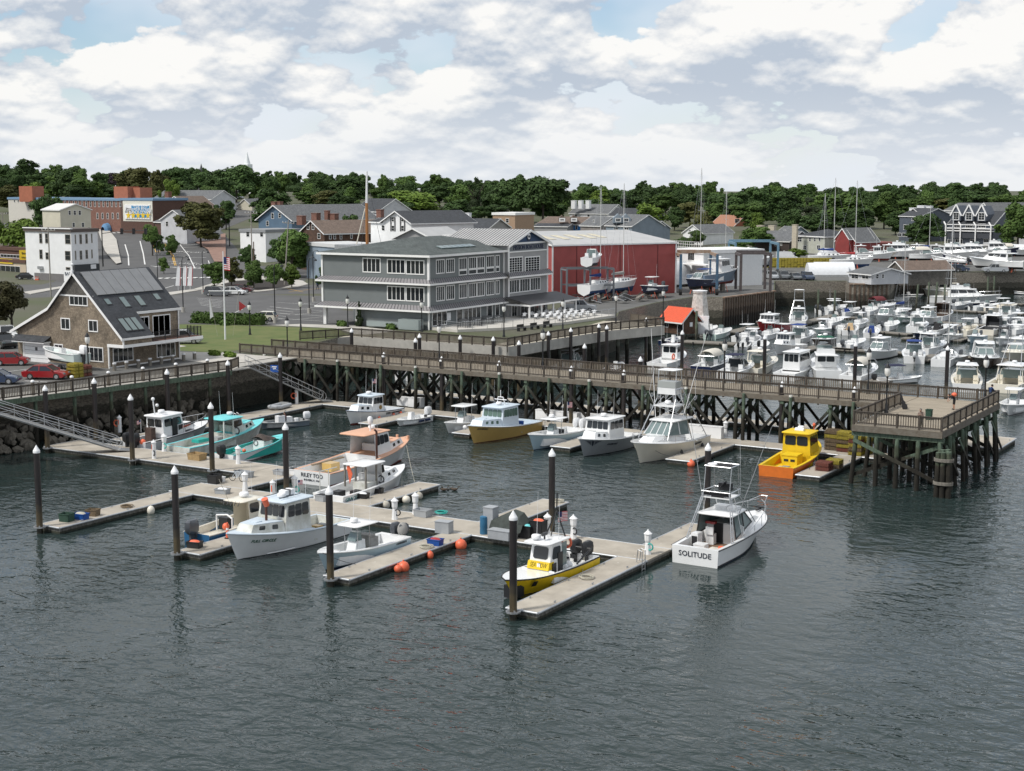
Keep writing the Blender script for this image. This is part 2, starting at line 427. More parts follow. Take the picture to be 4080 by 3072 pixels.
FLOATM=zband('float_side',[(-3,(.012,.014,.010)),(.02,(.03,.032,.022)),(.16,(.15,.145,.13)),(.3,(.26,.25,.23))],rough=.9,var=.5,vs=2,stretch=(1,1,.4),soft=.03)
EDGE=mat('dock_edge_metal',(.50,.52,.54),.45,.55,var=.2,vs=2)
OLDWOOD=mat('weathered_grey_wood',(.20,.185,.16),.9,var=.35,vs=2.5,bump=.5,bs=8,stretch=(1,1,1))
cleat_me=MB().cyl((-.13,0,.09),(.13,0,.09),.02,n=6).cyl((-.05,0,0),(-.05,0,.09),.022,n=6).cyl((.05,0,0),(.05,0,.09),.022,n=6).box(-.1,-.04,-.004,.1,.04,.012).mesh('cleat',ALU)
def hoop_mesh():
 m=MB()
 for r in (.34,.43):
  for i in range(8):
   a,b2=2*PI*(i+.5)/8,2*PI*(i+1.5)/8
   m.bar((r*math.cos(a),r*math.sin(a),0),(r*math.cos(b2),r*math.sin(b2),0),.05,.1)
 for i in range(4):
  a=PI/4+i*PI/2;m.cbox(.29*math.cos(a),.29*math.sin(a),.04,.14,.1,.16,rz=a)
 m.box(.3,-.3,-.06,.62,-.2,.06).box(.3,.2,-.06,.62,.3,.06)
 return m.mesh('pile_hoop',ALU)
HOOP=hoop_mesh()
DZ=.5
def dock(s0,s1,t0,t1,label,edges='lrfb',cleats=True,wood=False,th=.8,name='floating_dock',seam=True):
 o=thing(name,label,'dock',((s0+s1)/2,(t0+t1)/2,0))
 hx,hy=(s1-s0)/2,(t1-t0)/2
 top=OLDWOOD if wood else DOCKM
 MB().box(-hx,-hy,DZ-.13,hx,hy,DZ).obj('deck',top,o)
 MB().box(-hx+.06,-hy+.06,-th+.3,hx-.06,hy-.06,DZ-.134).obj('float',FLOATM,o)
 m=MB();k=hx+.03;l=hy+.03;z=DZ-.05
 if 'l' in edges:m.cyl((-k,-l,z),(-k,l,z),.075,n=8)
 if 'r' in edges:m.cyl((k,-l,z),(k,l,z),.075,n=8)
 if 'f' in edges:m.cyl((-k,-l,z),(k,-l,z),.075,n=8)
 if 'b' in edges:m.cyl((-k,l,z),(k,l,z),.075,n=8)
 if m.v:m.obj('edge_rail',OLDWOOD if wood else EDGE,o,smooth=50)
 if seam:
  m=MB();L,w=(2*hy,hx) if hy>hx else (2*hx,hy)
  n=int(L/6)
  for i in range(1,n):
   q=-L/2+i*L/n
   if hy>hx:m.box(-hx+.02,q-.03,DZ+.001,hx-.02,q+.03,DZ+.006)
   else:m.box(q-.03,-hy+.02,DZ+.001,q+.03,hy-.02,DZ+.006)
  if m.v:tag(m.obj('seam_plates',CONC,o),None,None,kind='stuff')
 if cleats:
  if hy>hx:
   n=max(2,int(2*hy/4))
   for i in range(n):
    y=-hy+2*hy*(i+.5)/n
    for sx in (-1,1):inst('cleat',cleat_me,o,(sx*(hx-.2),y,DZ+.004),(0,0,PI/2))
  else:
   n=max(2,int(2*hx/5))
   for i in range(n):
    x=-hx+2*hx*(i+.5)/n
    for sy in (-1,1):inst('cleat',cleat_me,o,(x,sy*(hy-.2),DZ+.004))
 return o
DOCK={}
DOCK['main']=dock(-85,-42.1,85.6,89.2,'long pale concrete main walkway crossed by the near finger docks','fb',cleats=False)
DOCK['A']=dock(-44.25,-42.15,71.5,85.55,'concrete finger dock beside the yellow and white tow boat','lrf')
DOCK['A2']=dock(-44.3,-42.15,89.25,97.0,'concrete finger dock alongside the sport boat lettered SOLITUDE','lrb')
DOCK['C']=dock(-57.9,-55.9,71.6,85.55,'concrete finger dock with orange buoys beside the pale blue open boat','lrf')
DOCK['C2']=dock(-57.7,-55.4,89.25,98.6,'short concrete finger dock beyond the tarp covered gear pile','lrb')
DOCK['G']=dock(-70.3,-68.3,71.4,85.55,'narrow concrete finger dock between the blue skiff and FULL CIRCLE','lrf')
DOCK['G2']=dock(-69.9,-67.8,89.25,99.0,'concrete finger dock with round white buoys beside white lobster boat','lrb')
DOCK['D']=dock(-84.5,-82.4,71.9,85.55,'empty leftmost concrete finger dock with blue crate near its tip','lrf')
DOCK['link']=dock(-84.5,-80.55,89.25,98.4,'wide concrete dock section carrying the bicycle and fish crates','r',cleats=False)
DOCK['D2']=dock(-82.6,-80.55,98.45,110.5,'concrete finger dock along the peach topped lobster boat','lrb')
DOCK['L']=dock(-109.7,-84.55,94.3,98.4,'concrete landing dock at the foot of the left gangway','flb',cleats=False)
DOCK['B']=dock(-107.3,-104.4,100.4,129.35,'long concrete dock behind the grey patrol boat and skiff','lrf')
DOCK['P']=dock(-107.3,-40.2,129.4,132.25,'long concrete dock running close under the timber pier','f',cleats=False)
for k_,s_,w_,t0_,lab in (('H',-92.9,2.2,121.0,'short concrete finger dock beside the harbourmaster boat'),('T',-81.3,2.0,121.1,'short concrete finger dock left of the tan hulled boat'),('Q',-69.1,2.1,119.6,'short concrete finger dock left of the grey hulled winged emblem boat'),('S',-56.9,2.3,119.3,'concrete finger dock with black fenders beside the tower sport boat'),('Y',-44.3,2.1,118.5,'concrete finger dock loaded with wire lobster traps by the yellow boat')):
 DOCK[k_]=dock(s_,s_+w_,t0_,129.35,lab,'lrf')
DOCK['R']=dock(-104,-37.5,141.6,144.2,'long concrete float just behind the timber pier','fb',cleats=False)
DOCK['E']=dock(-36.5,-32.6,140.2,147.0,'concrete float poking out behind the pier head','rfb')
PILE_M=zband('guide_pile',[(-3,(.018,.016,.010)),(.35,(.075,.058,.032)),(1.55,(.045,.037,.026)),(2.1,(.022,.018,.018))],rough=.42,var=.3,vs=1.2,stretch=(1,1,.15),soft=.12,bump=.1)
pile_me=MB().cyl((0,0,-3),(0,0,5.95),.225,n=16).mesh('shaft',PILE_M,40)
cap_me=MB().lathe([(.25,5.9),(.255,6.06),(.235,6.09),(.02,6.46)],n=16).mesh('cap',WHITE,40)
def gpile(s,t,where,dockk=None,ha=0,top=6.46):
 o=thing('guide_pile','black white capped guide pile '+where,'pile',(s,t,0),0,'black guide piles with white caps')
 a=inst('shaft',pile_me,o);b=inst('cap',cap_me,o)
 if top!=6.46:o.location.z=top-6.46
 if dockk:
  d=DOCK[dockk];h=inst('pile_hoop',HOOP,d,(s-d.location.x,t-d.location.y,DZ-.03),(0,0,ha))
 return o
UP,DN,LF,RT=PI/2,-PI/2,PI,0
for a in ((-43.5,71.0,'in front of the tow boat bow','A',UP),(-57.0,71.1,'in front of the pale blue open boat','C',UP),(-69.9,70.9,'at the tip of the dock by the blue skiff','G',UP),(-83.9,71.4,'standing alone at the far left dock tip','D',UP),(-75.3,88.6,'behind FULL CIRCLE near the main walkway',None,0),(-51.7,89.65,'right behind the American flag of the tow boat',None,0),(-43.2,97.55,'rising behind the tower of SOLITUDE','A2',DN),(-108.9,94.0,'beside the upper part of the left gangway','L',UP),(-97.6,93.8,'at the foot of the left gangway','L',UP),(-88.0,93.8,'in front of the turquoise open skiff stern','L',UP),(-108.9,100.0,'behind the left gangway beside the stone shore',None,0),(-107.9,108.8,'behind the grey patrol boat',None,0),(-107.9,117.8,'left of the second gangway against the dark wall',None,0),(-107.8,126.2,'halfway along the second gangway',None,0),(-98.2,132.6,'behind the harbourmaster boat',None,0),(-90.4,132.6,'behind the small open skiff with white motor',None,0),(-83.0,132.6,'behind the small white centre console',None,0),(-74.2,132.6,'behind the pale blue centre console by the pier',None,0),(-68.1,132.6,'behind the grey hulled boat by the pier',None,0),(-51.2,132.6,'right of the tower sport boat',None,0),(-44.1,132.6,'behind the yellow and orange boat',None,0)):
 gpile(*a)
for a in ((-118.4,152.9,'in the inner corner of the boathouse basin'),(-106.9,151.9,'at the left of the boathouse boardwalk front'),(-104.2,147.2,'low behind the pier rail, left one'),(-101.5,153.0,'left of the pair at the boathouse boardwalk corner'),(-97.0,153.6,'right of the pair at the boathouse boardwalk corner'),(-94.6,163,'close to the boardwalk side near the benches'),(-94.4,168.5,'before the wide concrete deck, second from the corner'),(-94.0,175.5,'in front of the patio tables'),(-92.6,187,'near the red shed end of the boardwalk'),(-92.1,174.2,'right of the boardwalk lamp, free standing'),(-71.9,143.9,'just behind the pier rail by white lobster boat'),(-80.5,173,'between the red shed and the white cabin boat'),(-69.2,173,'among the marina boats left of the canvas boats'),(-56.9,171,'among the marina boats behind green canopy boat'),(-46.4,172.5,'tall beside the white express cruiser at right'),(-83.4,152.2,'peeking above the pier rail near its middle'),(-91.9,151.3,'peeking above the pier rail, left of the middle')):
 gpile(*a)
PIERWOOD=mat('pier_wood',(.115,.095,.072),.9,var=.4,vs=2.2,bump=.5,bs=9,col2=(.17,.155,.13))
RAILW=mat('rail_wood_dark',(.075,.062,.05),.85,var=.35,vs=3)
BALW=mat('baluster_wood',(.20,.18,.15),.9,var=.4,vs=1.5,world_co=True,col2=(.12,.095,.07))
PLANKM=mat('plank_wood',(.33,.285,.22),.9,var=.3,vs=.9,stretch=(.6,6,1),world_co=True)
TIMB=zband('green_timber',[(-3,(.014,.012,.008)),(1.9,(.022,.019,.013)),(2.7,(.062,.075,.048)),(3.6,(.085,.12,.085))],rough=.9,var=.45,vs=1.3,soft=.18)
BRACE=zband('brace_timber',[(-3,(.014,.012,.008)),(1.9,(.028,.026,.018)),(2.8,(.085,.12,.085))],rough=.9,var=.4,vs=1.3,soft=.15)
PZ=5.1
BRACED=zband('dark_brace',[(-3,(.012,.011,.008)),(2.4,(.020,.019,.014)),(3.4,(.036,.040,.030))],rough=.9,var=.4,vs=1.3,soft=.2)
bal_me=MB().box(-.045,-.022,0,.045,.022,.98).mesh('baluster',BALW)
post_me=MB().box(-.07,-.07,-.62,.07,.07,1.2).mesh('rail_post',RAILW)
NBAL={}
def railing(par,p,q,z,posts=1.85,bal=.19,indiv=True,px_=0,off=.0,bmat=None,cap=True,lim=300):
 ox,oy=par.location.x,par.location.y
 p=V(p[0]-ox,p[1]-oy,z);q=V(q[0]-ox,q[1]-oy,z);d=q-p;L=d.length;d.normalize();rz=math.atan2(d.y,d.x)
 m=MB();m.bar(p+V(0,0,1.14),q+V(0,0,1.14),.15,.05).bar(p+V(0,0,1.04),q+V(0,0,1.04),.05,.1).bar(p+V(0,0,.2),q+V(0,0,.2),.05,.1)
 m.obj('rail',RAILW,par)
 n=max(1,round(L/posts))
 for i in range(n+1):inst('rail_post',post_me,par,p+d*(L*i/n),(0,0,rz))
 nb=int(L/bal);nrm=V(-d.y,d.x,0)*.04;st=MB();bm_=MB().box(-.045,-.022,0,.045,.022,.98)
 for i in range(nb):
  c=p+d*(L*(i+.5)/nb)+nrm+V(0,0,.12)
  k=NBAL.get(par.name,0)
  if indiv and k<lim:
   inst('baluster',bal_me,par,c,(0,0,rz));NBAL[par.name]=k+1
  else:st.merge(bm_,Matrix.Translation(c)@Matrix.Rotation(rz,4,'Z'))
 if st.v:tag(st.obj('balusters',BALW,par),None,None,kind='stuff')
pier=thing('pier','long timber pier on green braced piles crossing the harbour','pier',(-80,135,0))
SPLIT={'corner_boards':'corner_board','white_trim':'trim_board','tower_trim':'trim_piece','garage_trim':'garage_board','wall_joint':'joint_strip','roof_light':'roof_light_panel','stringers':'stringer','dormer_trim':'dormer_board','balcony_edge':'balcony_band','roof_trim':'roof_board','eave_trim':'eave_board','edge_beam':'edge_timber','porch_beam':'porch_lintel','skirt_trim':'skirt_board','tower_roof':'tower_roof_slope'}
def rel(par,m,name,mats,smooth=None,lab=None):
 if name in SPLIT and len(m.f)>6:
  up=list(range(len(m.v)))
  def fd(i):
   while up[i]!=i:up[i]=up[up[i]];i=up[i]
   return i
  for f in m.f:
   for q in f[1:]:up[fd(q)]=fd(f[0])
  gr={}
  for f in m.f:gr.setdefault(fd(f[0]),[]).append(f)
  for fs in gr.values():
   ids=sorted({i for f in fs for i in f});k={i:n for n,i in enumerate(ids)};o=rel(par,MB().add([m.v[i] for i in ids],[tuple(k[i] for i in f) for f in fs]),SPLIT[name],mats)
  return o
 o=m.obj(name,mats,None,smooth);o.parent=par;o.matrix_parent_inverse=Matrix.Translation(-par.location);
 if lab:o['label']=lab
 return o
def planks(par,s0,s1,t0,t1,z,along='t',w=.17,individual=False):
 m=MB();n=int(((s1-s0) if along=='t' else (t1-t0))/w)
 if individual:
  L=(t1-t0) if along=='t' else (s1-s0)
  me=(MB().box(-w/2+.006,-L/2,-.05,w/2-.006,L/2,0) if along=='t' else MB().box(-L/2,-w/2+.006,-.05,L/2,w/2-.006,0)).mesh('plank',PLANKM)
  for i in range(n):
   c=((s0+(i+.5)*w),(t0+t1)/2) if along=='t' else ((s0+s1)/2,t0+(i+.5)*w)
   inst('plank',me,par,(c[0]-par.location.x,c[1]-par.location.y,z-R.random()*.006))
  return
 for i in range(n):
  dz=R.random()*.006
  if along=='t':m.box(s0+i*w+.006,t0,z-.05-dz,s0+(i+1)*w-.006,t1,z-dz)
  else:m.box(s0,t0+i*w+.006,z-.05-dz,s1,t0+(i+1)*w-.006,z-dz)
 tag(rel(par,m,'deck_planks',PLANKM),None,None,kind='stuff')
T0,T1=132.35,138.2
planks(pier,-119.5,-39.75,T0,T1,PZ,'t')
m=MB()
for t in (T0+.15,T0+1.6,T0+3,T0+4.4,T1-.15):m.box(-119.5,t-.1,PZ-.42,-39.8,t+.1,PZ-.06)
m.box(-119.5,T0-.08,PZ-.5,-39.8,T0+.02,PZ-.02).box(-119.5,T1-.02,PZ-.5,-39.8,T1+.08,PZ-.02)
rel(pier,m,'stringers',PIERWOOD)
def bent(par,x,t0,t1,npile,r=.2,skew=.06,zt=PZ-.8,axis='t',brace=True,batter=.5,seed=0):
 rr=random.Random(seed)
 ps=[]
 for i in range(npile):
  f=i/(npile-1);c=t0+(t1-t0)*f;b=c+((-batter if i==0 else batter if i==npile-1 else 0))+rr.uniform(-.1,.1)
  ps.append((c,b));j=rr.uniform(-.12,.12)
  p=(x+j,b,-2.5) if axis=='t' else (b,x+j,-2.5);q=(x,c,zt) if axis=='t' else (c,x,zt)
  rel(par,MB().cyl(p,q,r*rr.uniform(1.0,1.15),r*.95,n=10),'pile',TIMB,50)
 m=MB()
 m.box(x-.17,t0-.35,zt-.02,x+.17,t1+.35,zt+.36) if axis=='t' else m.box(t0-.35,x-.17,zt-.02,t1+.35,x+.17,zt+.36)
 rel(par,m,'cap_beam',TIMB)
 if brace:
  for sgn in (-1,1):
   e=x+sgn*(r+.06)
   a,b=(t0-.15,t1+.25) if sgn<0 else (t1+.15,t0-.25)
   p,q=((e,a,zt-.35),(e,b,.75)) if axis=='t' else ((a,e,zt-.35),(b,e,.75))
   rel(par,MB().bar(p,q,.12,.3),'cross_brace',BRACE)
i=0;x=-117.6
while x<-41:
 bent(pier,x,T0+.35,T1-.35,4,seed=i)
 if x<-46:
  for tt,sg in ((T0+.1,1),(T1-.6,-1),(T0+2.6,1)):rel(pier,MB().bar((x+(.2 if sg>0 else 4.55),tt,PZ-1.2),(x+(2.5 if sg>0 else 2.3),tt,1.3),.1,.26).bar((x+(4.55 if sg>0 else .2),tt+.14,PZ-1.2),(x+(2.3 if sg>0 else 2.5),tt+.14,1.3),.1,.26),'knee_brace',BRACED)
 x+=4.75;i+=1
x=-115.2;k=0
capm=mat('pile_cap_pale',(.6,.6,.56),.7)
while x<-42:
 rel(pier,MB().cyl((x,T0-.45,-2.5),(x,T0-.3,PZ-.05),.17,.15,n=10),'fender_pile',TIMB,50)
 if k%2==0:rel(pier,MB().cyl((x,T0-.3,PZ-.05),(x,T0-.3,PZ+.14),.18,.17,n=10),'pile_cap',capm,50)
 x+=4.75 if k%2 else 6.1;k+=1
railing(pier,(-61,T0+.05),(-39.8,T0+.05),PZ)
railing(pier,(-119.3,T0+.05),(-61,T0+.05),PZ,lim=230)
railing(pier,(-119.3,T1-.05),(-32.4,T1-.05),PZ,indiv=False)
head=thing('viewing_platform','square timber platform at the outer end of the pier','pier',(-36,128,0))
S0,S1,H0=-39.7,-32.3,119.25
planks(head,S0,S1,H0,T1,PZ,'s',individual=True,w=.185)
m=MB()
for s in (S0+.1,S0+2,S0+3.8,S0+5.6,S1-.1):m.box(s-.1,H0,PZ-.42,s+.1,T1,PZ-.06)
for a in ((S0-.08,H0-.1,PZ-.55,S1+.08,H0,PZ-.02),(S0-.1,H0,PZ-.55,S0,T0-.1,PZ-.02),(S1,H0,PZ-.55,S1+.1,T1,PZ-.02)):m.box(*a)
rel(head,m,'stringers',PIERWOOD)
for i,t in enumerate((H0+.3,123.3,127.2,131.2,134.5,137.7)):
 bent(head,t,S0+.2,S1-.2,5,r=.2,axis='s',brace=True,batter=.55,zt=PZ-.93,seed=40+i)
for i,t in enumerate((121.3,125.2,129.2,133,136.1)):
 rel(head,MB().cyl((S1+.5,t,-2.5),(S1+.1,t,PZ-.6),.19,.17,n=10),'pile',TIMB,50)
 rel(head,MB().bar((S1+.3,t-1.6,PZ-1.2),(S1+.42,t+2.0,.9),.1,.24),'cross_brace',BRACE)
railing(head,(S0+.02,H0+.05),(S1-.02,H0+.05),PZ,bal=.2,posts=1.85)
railing(head,(S1-.05,H0+.1),(S1-.05,T1-.1),PZ,bal=.2)
railing(head,(S0+.05,H0+.1),(S0+.05,T0-.1),PZ,bal=.2)
dol=thing('pile_cluster','cluster of lashed timber piles standing before the pier head','piles',(-31.7,117.9,0))
for i,(x,y) in enumerate(((-.42,0),(0,-.12),(.42,0),(-.2,.38),(.22,.38))):
 MB().cyl((x*1.25,y*1.25,-2.5),(x,y,3.65+.06*i),.24,.21,n=12).obj('pile',TIMB,dol,50)
for z in (2.95,1.05):
 m=MB()
 for k in range(4):
  pts=[(.78*math.cos(2*PI*i/16),.14+.55*math.sin(2*PI*i/16),z+.07*k) for i in range(17)]
  m.tube(pts,.04,5)
 m.obj('rope_lashing',OLDWOOD,dol)
lbw=thing('boardwalk','grey timber boardwalk with slatted rail along the cottage shore','boardwalk',(-111,100,0))
LB=[(-113.6,76),(-112.6,86),(-110.6,101),(-108.9,119.5)]
m=MB()
for (a,b),(c,d) in zip(LB,LB[1:]):
 m.ext([(a,b,PZ),(c,d,PZ),(c-4.4,d,PZ),(a-4.4,b,PZ)],(0,0,-.12))
m.box(-119.5,119.5,PZ-.12,-108.9,122.5,PZ-.004).box(-112.6,119.5,PZ-.13,-110.5,T0+.2,PZ-.008)
rel(lbw,m,'deck',CONC)
m=MB()
for (a,b),(c,d) in zip(LB,LB[1:]):
 m.bar((a,b,PZ-.28),(c,d,PZ-.28),.1,.5);m.bar((a-.25,b,PZ-.35),(c-.25,d,PZ-.35),.15,.4)
rel(lbw,m,'edge_beam',BRACE)
for (a,b),(c,d) in zip(LB,LB[1:]):
 railing(lbw,(a-.05,b),(c-.05,d),PZ,bal=.17)
railing(lbw,(-108.95,119.45),(-110.0,121.8),PZ,indiv=False)
t=78.0
while t<120:
 s=lerp_tab([(b,a) for a,b in LB],t)
 rel(lbw,MB().cyl((s-.35,t,-2.5),(s-.35,t,PZ-.2),.2,.18,n=10),'pile',TIMB,50)
 rel(lbw,MB().cyl((s-.62,t,PZ-.2),(s-.62,t,PZ+1.28),.17,.17,n=10),'bollard_pile',PIERWOOD,50)
 rel(lbw,MB().lathe([(.19,0),(.19,.12),(.1,.2)],(s-.62,t,PZ+1.26),n=10),'pile_cap',WHITE,50)
 t+=4.3
m=MB().box(-112.9,84.6,PZ-.15,-108.6,88.4,PZ-.003)
tag(m.obj('landing_platform',CONC),'small landing at the top of the left gangway','landing')
def gangway(p,q,w,label):
 p,q=V(*p),V(*q);o=thing('gangway',label,'gangway',p)
 d=q-p;L=d.length;dh=V(d.x,d.y,0).normalized();nr=V(-dh.y,dh.x,0);dn=d.normalized()
 MB().ext([nr*w/2,d+nr*w/2,d-nr*w/2,-nr*w/2],(0,0,-.12)).obj('deck',mat('gangway_tread',(.27,.27,.26),.6,.3,var=.2,vs=2),o)
 n=max(6,round(L/1.35));up=V(0,0,1)
 for sg in (-1,1):
  b=nr*sg*w/2;m=MB()
  for h in (.02,.62,1.12):m.cyl(b+up*h,b+d+up*h,.036,n=6)
  m.tube([b+d+up*1.12,b+d+dn*.35+up*.95,b+d+dn*.42+up*.6,b+d+dn*.25+up*.25,b+d+up*.02],.036,6)
  for i in range(n+1):
   c=b+d*(i/n);m.cyl(c,c+up*1.12,.024,n=5)
   if i<n:
    c2=b+d*((i+1)/n);m.cyl(c if i%2 else c+up*.62,c2+up*.62 if i%2 else c2,.02,n=5)
  m.obj('side_truss',ALU,o,50)
 m=MB();e=d;m.ext([e+nr*w/2,e+dh*1.2+nr*w/2-up*.12,e+dh*1.2-nr*w/2-up*.12,e-nr*w/2],(0,0,-.05));m.obj('transition_plate',ALU,o)
 return o
gangway((-109.1,87.2,PZ-.05),(-101.9,96.1,DZ+.22),1.5,'long aluminium gangway sloping to the dock at the left edge')
gangway((-110.4,123.6,PZ-.05),(-105.6,130.6,DZ+.22),1.5,'aluminium gangway with blue sign beside the timber pier')
m=MB().cbox(0,0,.4,1.0,.05,.8).obj('information_board',mat('sign_blue',(.015,.08,.33),.5))
tag(m,'square blue notice board on the second gangway rail','sign');m.location=(-108.55,126.1,4.2);m.rotation_euler=(0,0,.25)
MB().cbox(0,-.03,.62,.6,.012,.1).obj('title_strip',WHITE,m);MB().cbox(0,-.03,.42,.35,.012,.18).obj('notice',WHITE,m)
bbw=thing('boardwalk','pale concrete boardwalk with brown rail around the boathouse','boardwalk',(-105,160,0))
BB=[(-119.8,154.6),(-95.6,154.6),(-95.4,165),(-94.4,180),(-91.4,190.2)]
m=MB().ext([(*p,PZ-.002) for p in [(-122.6,147.5),(-119.8,154.6),(-95.6,154.6),(-95.4,165),(-94.4,180),(-91.4,190.2),(-99,194),(-110.5,187),(-112,160),(-124.5,157.5)]],(0,0,-.25))
rel(bbw,m,'deck',mat('boardwalk_concrete',(.44,.40,.32),.9,var=.15,vs=.5,world_co=True))
m=MB()
for (a,b),(c,d) in zip(BB,BB[1:]):m.bar((a,b,PZ-.65),(c,d,PZ-.65),.3,1.3)
m.bar((-122.6,147.5,PZ-.6),(-119.8,154.6,PZ-.6),.3,1.2)
rel(bbw,m,'edge_beam',CONC)
for (a,b),(c,d) in zip([(-122.6,147.5)]+BB,BB):railing(bbw,(a,b),(c,d),PZ,bal=.17,posts=1.75)
railing(bbw,(-91.5,190.2),(-98.5,193.8),PZ,bal=.17,indiv=False)
CPILE=zband('concrete_pile',[(-3,(.02,.02,.015)),(1.8,(.05,.05,.04)),(2.6,(.14,.15,.125))],rough=.9,var=.4)
for i,(s,t) in enumerate([(-96.5,157),(-97.6,161.5),(-96.3,166),(-97.3,170.5),(-95.8,175),(-96.8,179),(-95,183),(-95.6,187),(-93,189),(-99.5,158),(-101.5,172),(-100.5,166),(-100,180)]):
 rel(bbw,MB().cyl((s,t,-2.5),(s,t,PZ-.9),.27,.27,n=10).box(s-.9,t-.35,PZ-1.25,s+.9,t+.35,PZ-.3),'concrete_pile',CPILE,50)
def crop(x0,y0,w,ww=2212):
 k=ww/w;return lambda u,v:(x0+u/k,y0+v/k)
K1=crop(0,600,900);K2=crop(0,1000,900);K3=crop(0,1500,900,2142);K4=crop(800,600,900);K5=crop(800,1100,900);K6=crop(1200,880,1000)
R1=crop(2000,850,800);R2=crop(2700,700,700,2120);R3=crop(3380,700,700,2120);R4=crop(2600,1150,800);R5=crop(3300,1100,780);R6=crop(3000,1450,1080)
Q1=crop(0,1650,816);Q2=crop(800,1700,816);Q3=crop(1600,1900,816);Q4=crop(2400,1700,816);Q5=crop(3264,1400,816)
D1=crop(400,1500,900);D2=crop(700,1850,1000);D3=crop(1250,1500,950);D4=crop(2000,1450,1000);D5=crop(1700,1800,900,2142);D6=crop(2500,1750,900)
OV=crop(0,0,4080)
def ray(u,v):
 x=(u-CX)/F;y=-(v-CY)/F;a,b,dz=x,PC+y*PS,-PS+y*PC
 return V(a*.852-b*.523,a*.523+b*.852,dz)
class Face:
 def __init__(s,par,O,ang,frame=None):
  s.par=par;s.O=V(O[0],O[1],0);s.d=V(math.cos(ang),math.sin(ang),0);s.n=V(s.d.y,-s.d.x,0);s.frame=frame or TRIM
 def P(s,a,z,off=0):return s.O+s.d*a+s.n*off+V(0,0,z)
 def px(s,c,u,v):
  r=ray(*c(u,v));o=V(0,0,CAMH);t=(s.O-o).dot(s.n)/r.dot(s.n);p=o+r*t
  return ((p-s.O).dot(s.d),p.z)
 def rect(s,m,a0,z0,a1,z1,o0,o1,mi=0):
  v=[s.P(a,z,o) for o in (o0,o1) for z in (z0,z1) for a in (a0,a1)]
  m.add(v,[(0,1,3,2),(4,6,7,5),(0,4,5,1),(2,3,7,6),(0,2,6,4),(1,5,7,3)],mi)
 def box(s,name,a0,z0,a1,z1,o0,o1,mt,par=None,lab=None):
  m=MB();s.rect(m,a0,z0,a1,z1,o0,o1);o=rel(s.par,m,name,mt)
  if lab:o['label']=lab
  return o
 def win(s,a0,z0,a1,z1,n=1,rows=1,fr=.09,glass=None,name='window',mul=.05,frame=None):
  m=MB();f=.05
  s.rect(m,a0,z0,a0+fr,z1,0,f);s.rect(m,a1-fr,z0,a1,z1,0,f)
  s.rect(m,a0+fr,z0,a1-fr,z0+fr,0,f+.02);s.rect(m,a0+fr,z1-fr,a1-fr,z1,0,f)
  w=a1-a0-2*fr;h=z1-z0-2*fr
  for i in range(1,n):s.rect(m,a0+fr+w*i/n-mul/2,z0+fr,a0+fr+w*i/n+mul/2,z1-fr,0,f-.008)
  for j in range(1,rows):s.rect(m,a0+fr,z0+fr+h*j/rows-.02,a1-fr,z0+fr+h*j/rows+.02,0,f-.014)
  o=rel(s.par,m,name,frame or s.frame)
  m=MB();m.poly([s.P(a0+fr,z0+fr,.02),s.P(a1-fr,z0+fr,.02),s.P(a1-fr,z1-fr,.02),s.P(a0+fr,z1-fr,.02)])
  g=m.obj('pane',glass or GLASS);g.parent=o
  return o
 def winpx(s,c,u0,v0,u1,v1,n=1,**k):
  a0,z1=s.px(c,u0,(v0));a1,z0=s.px(c,u1,v1)
  zt=(z1+s.px(c,u1,v0)[1])/2;zb=(z0+s.px(c,u0,v1)[1])/2
  return s.win(a0,zb,a1,zt,n,**k)
 def grid(s,cols,z0,z1,w,n=1,**k):
  for a in cols:s.win(a-w/2,z0,a+w/2,z1,n,**k)
def bld(name,label,O,z=0,cat='building',group=None):return thing(name,label,cat,(O[0],O[1],z),0,group)
def frame2(O,ang):
 d=V(math.cos(ang),math.sin(ang),0);n=V(d.y,-d.x,0);O=V(O[0],O[1],0)
 return lambda a,b,z:O+d*a-n*b+V(0,0,z)
def gable(par,O,ang,L,W,z0,ze,zr,wall,roof,ridge='d',over=.35,th=.16,trim=None,name_r='roof',wname='wall'):
 P=frame2(O,ang);trim=trim or TRIM;m=MB()
 if ridge=='d':m.ext([P(0,0,z0),P(0,W,z0),P(0,W,ze),P(0,W/2,zr),P(0,0,ze)],P(L,0,0)-P(0,0,0))
 else:m.ext([P(0,0,z0),P(L,0,z0),P(L,0,ze),P(L/2,0,zr),P(0,0,ze)],P(0,W,0)-P(0,0,0))
 rel(par,m,wname,wall)
 half=(W if ridge=='d' else L)/2;sl=(zr-ze)/half;e=.06
 m=MB();t=MB()
 for sg in (0,1):
  if ridge=='d':
   b0=-over if sg==0 else W+over;zb=ze-sl*over+e
   q=[P(-over,b0,zb),P(L+over,b0,zb),P(L+over,W/2,zr+e),P(-over,W/2,zr+e)]
   t.bar(P(-over,b0,zb-.14),P(L+over,b0,zb-.14),.06,.22)
   for a in (-over,L+over):t.bar(P(a,b0,zb-.12),P(a,W/2,zr+e-.12),.06,.22)
  else:
   a0=-over if sg==0 else L+over;zb=ze-sl*over+e
   q=[P(a0,-over,zb),P(a0,W+over,zb),P(L/2,W+over,zr+e),P(L/2,-over,zr+e)]
   t.bar(P(a0,-over,zb-.14),P(a0,W+over,zb-.14),.06,.22)
   for b in (-over,W+over):t.bar(P(a0,b,zb-.12),P(L/2,b,zr+e-.12),.06,.22)
  m.slab(q,.08)
 r=rel(par,m,name_r,roof);rel(par,t,'roof_trim',trim)
 return r
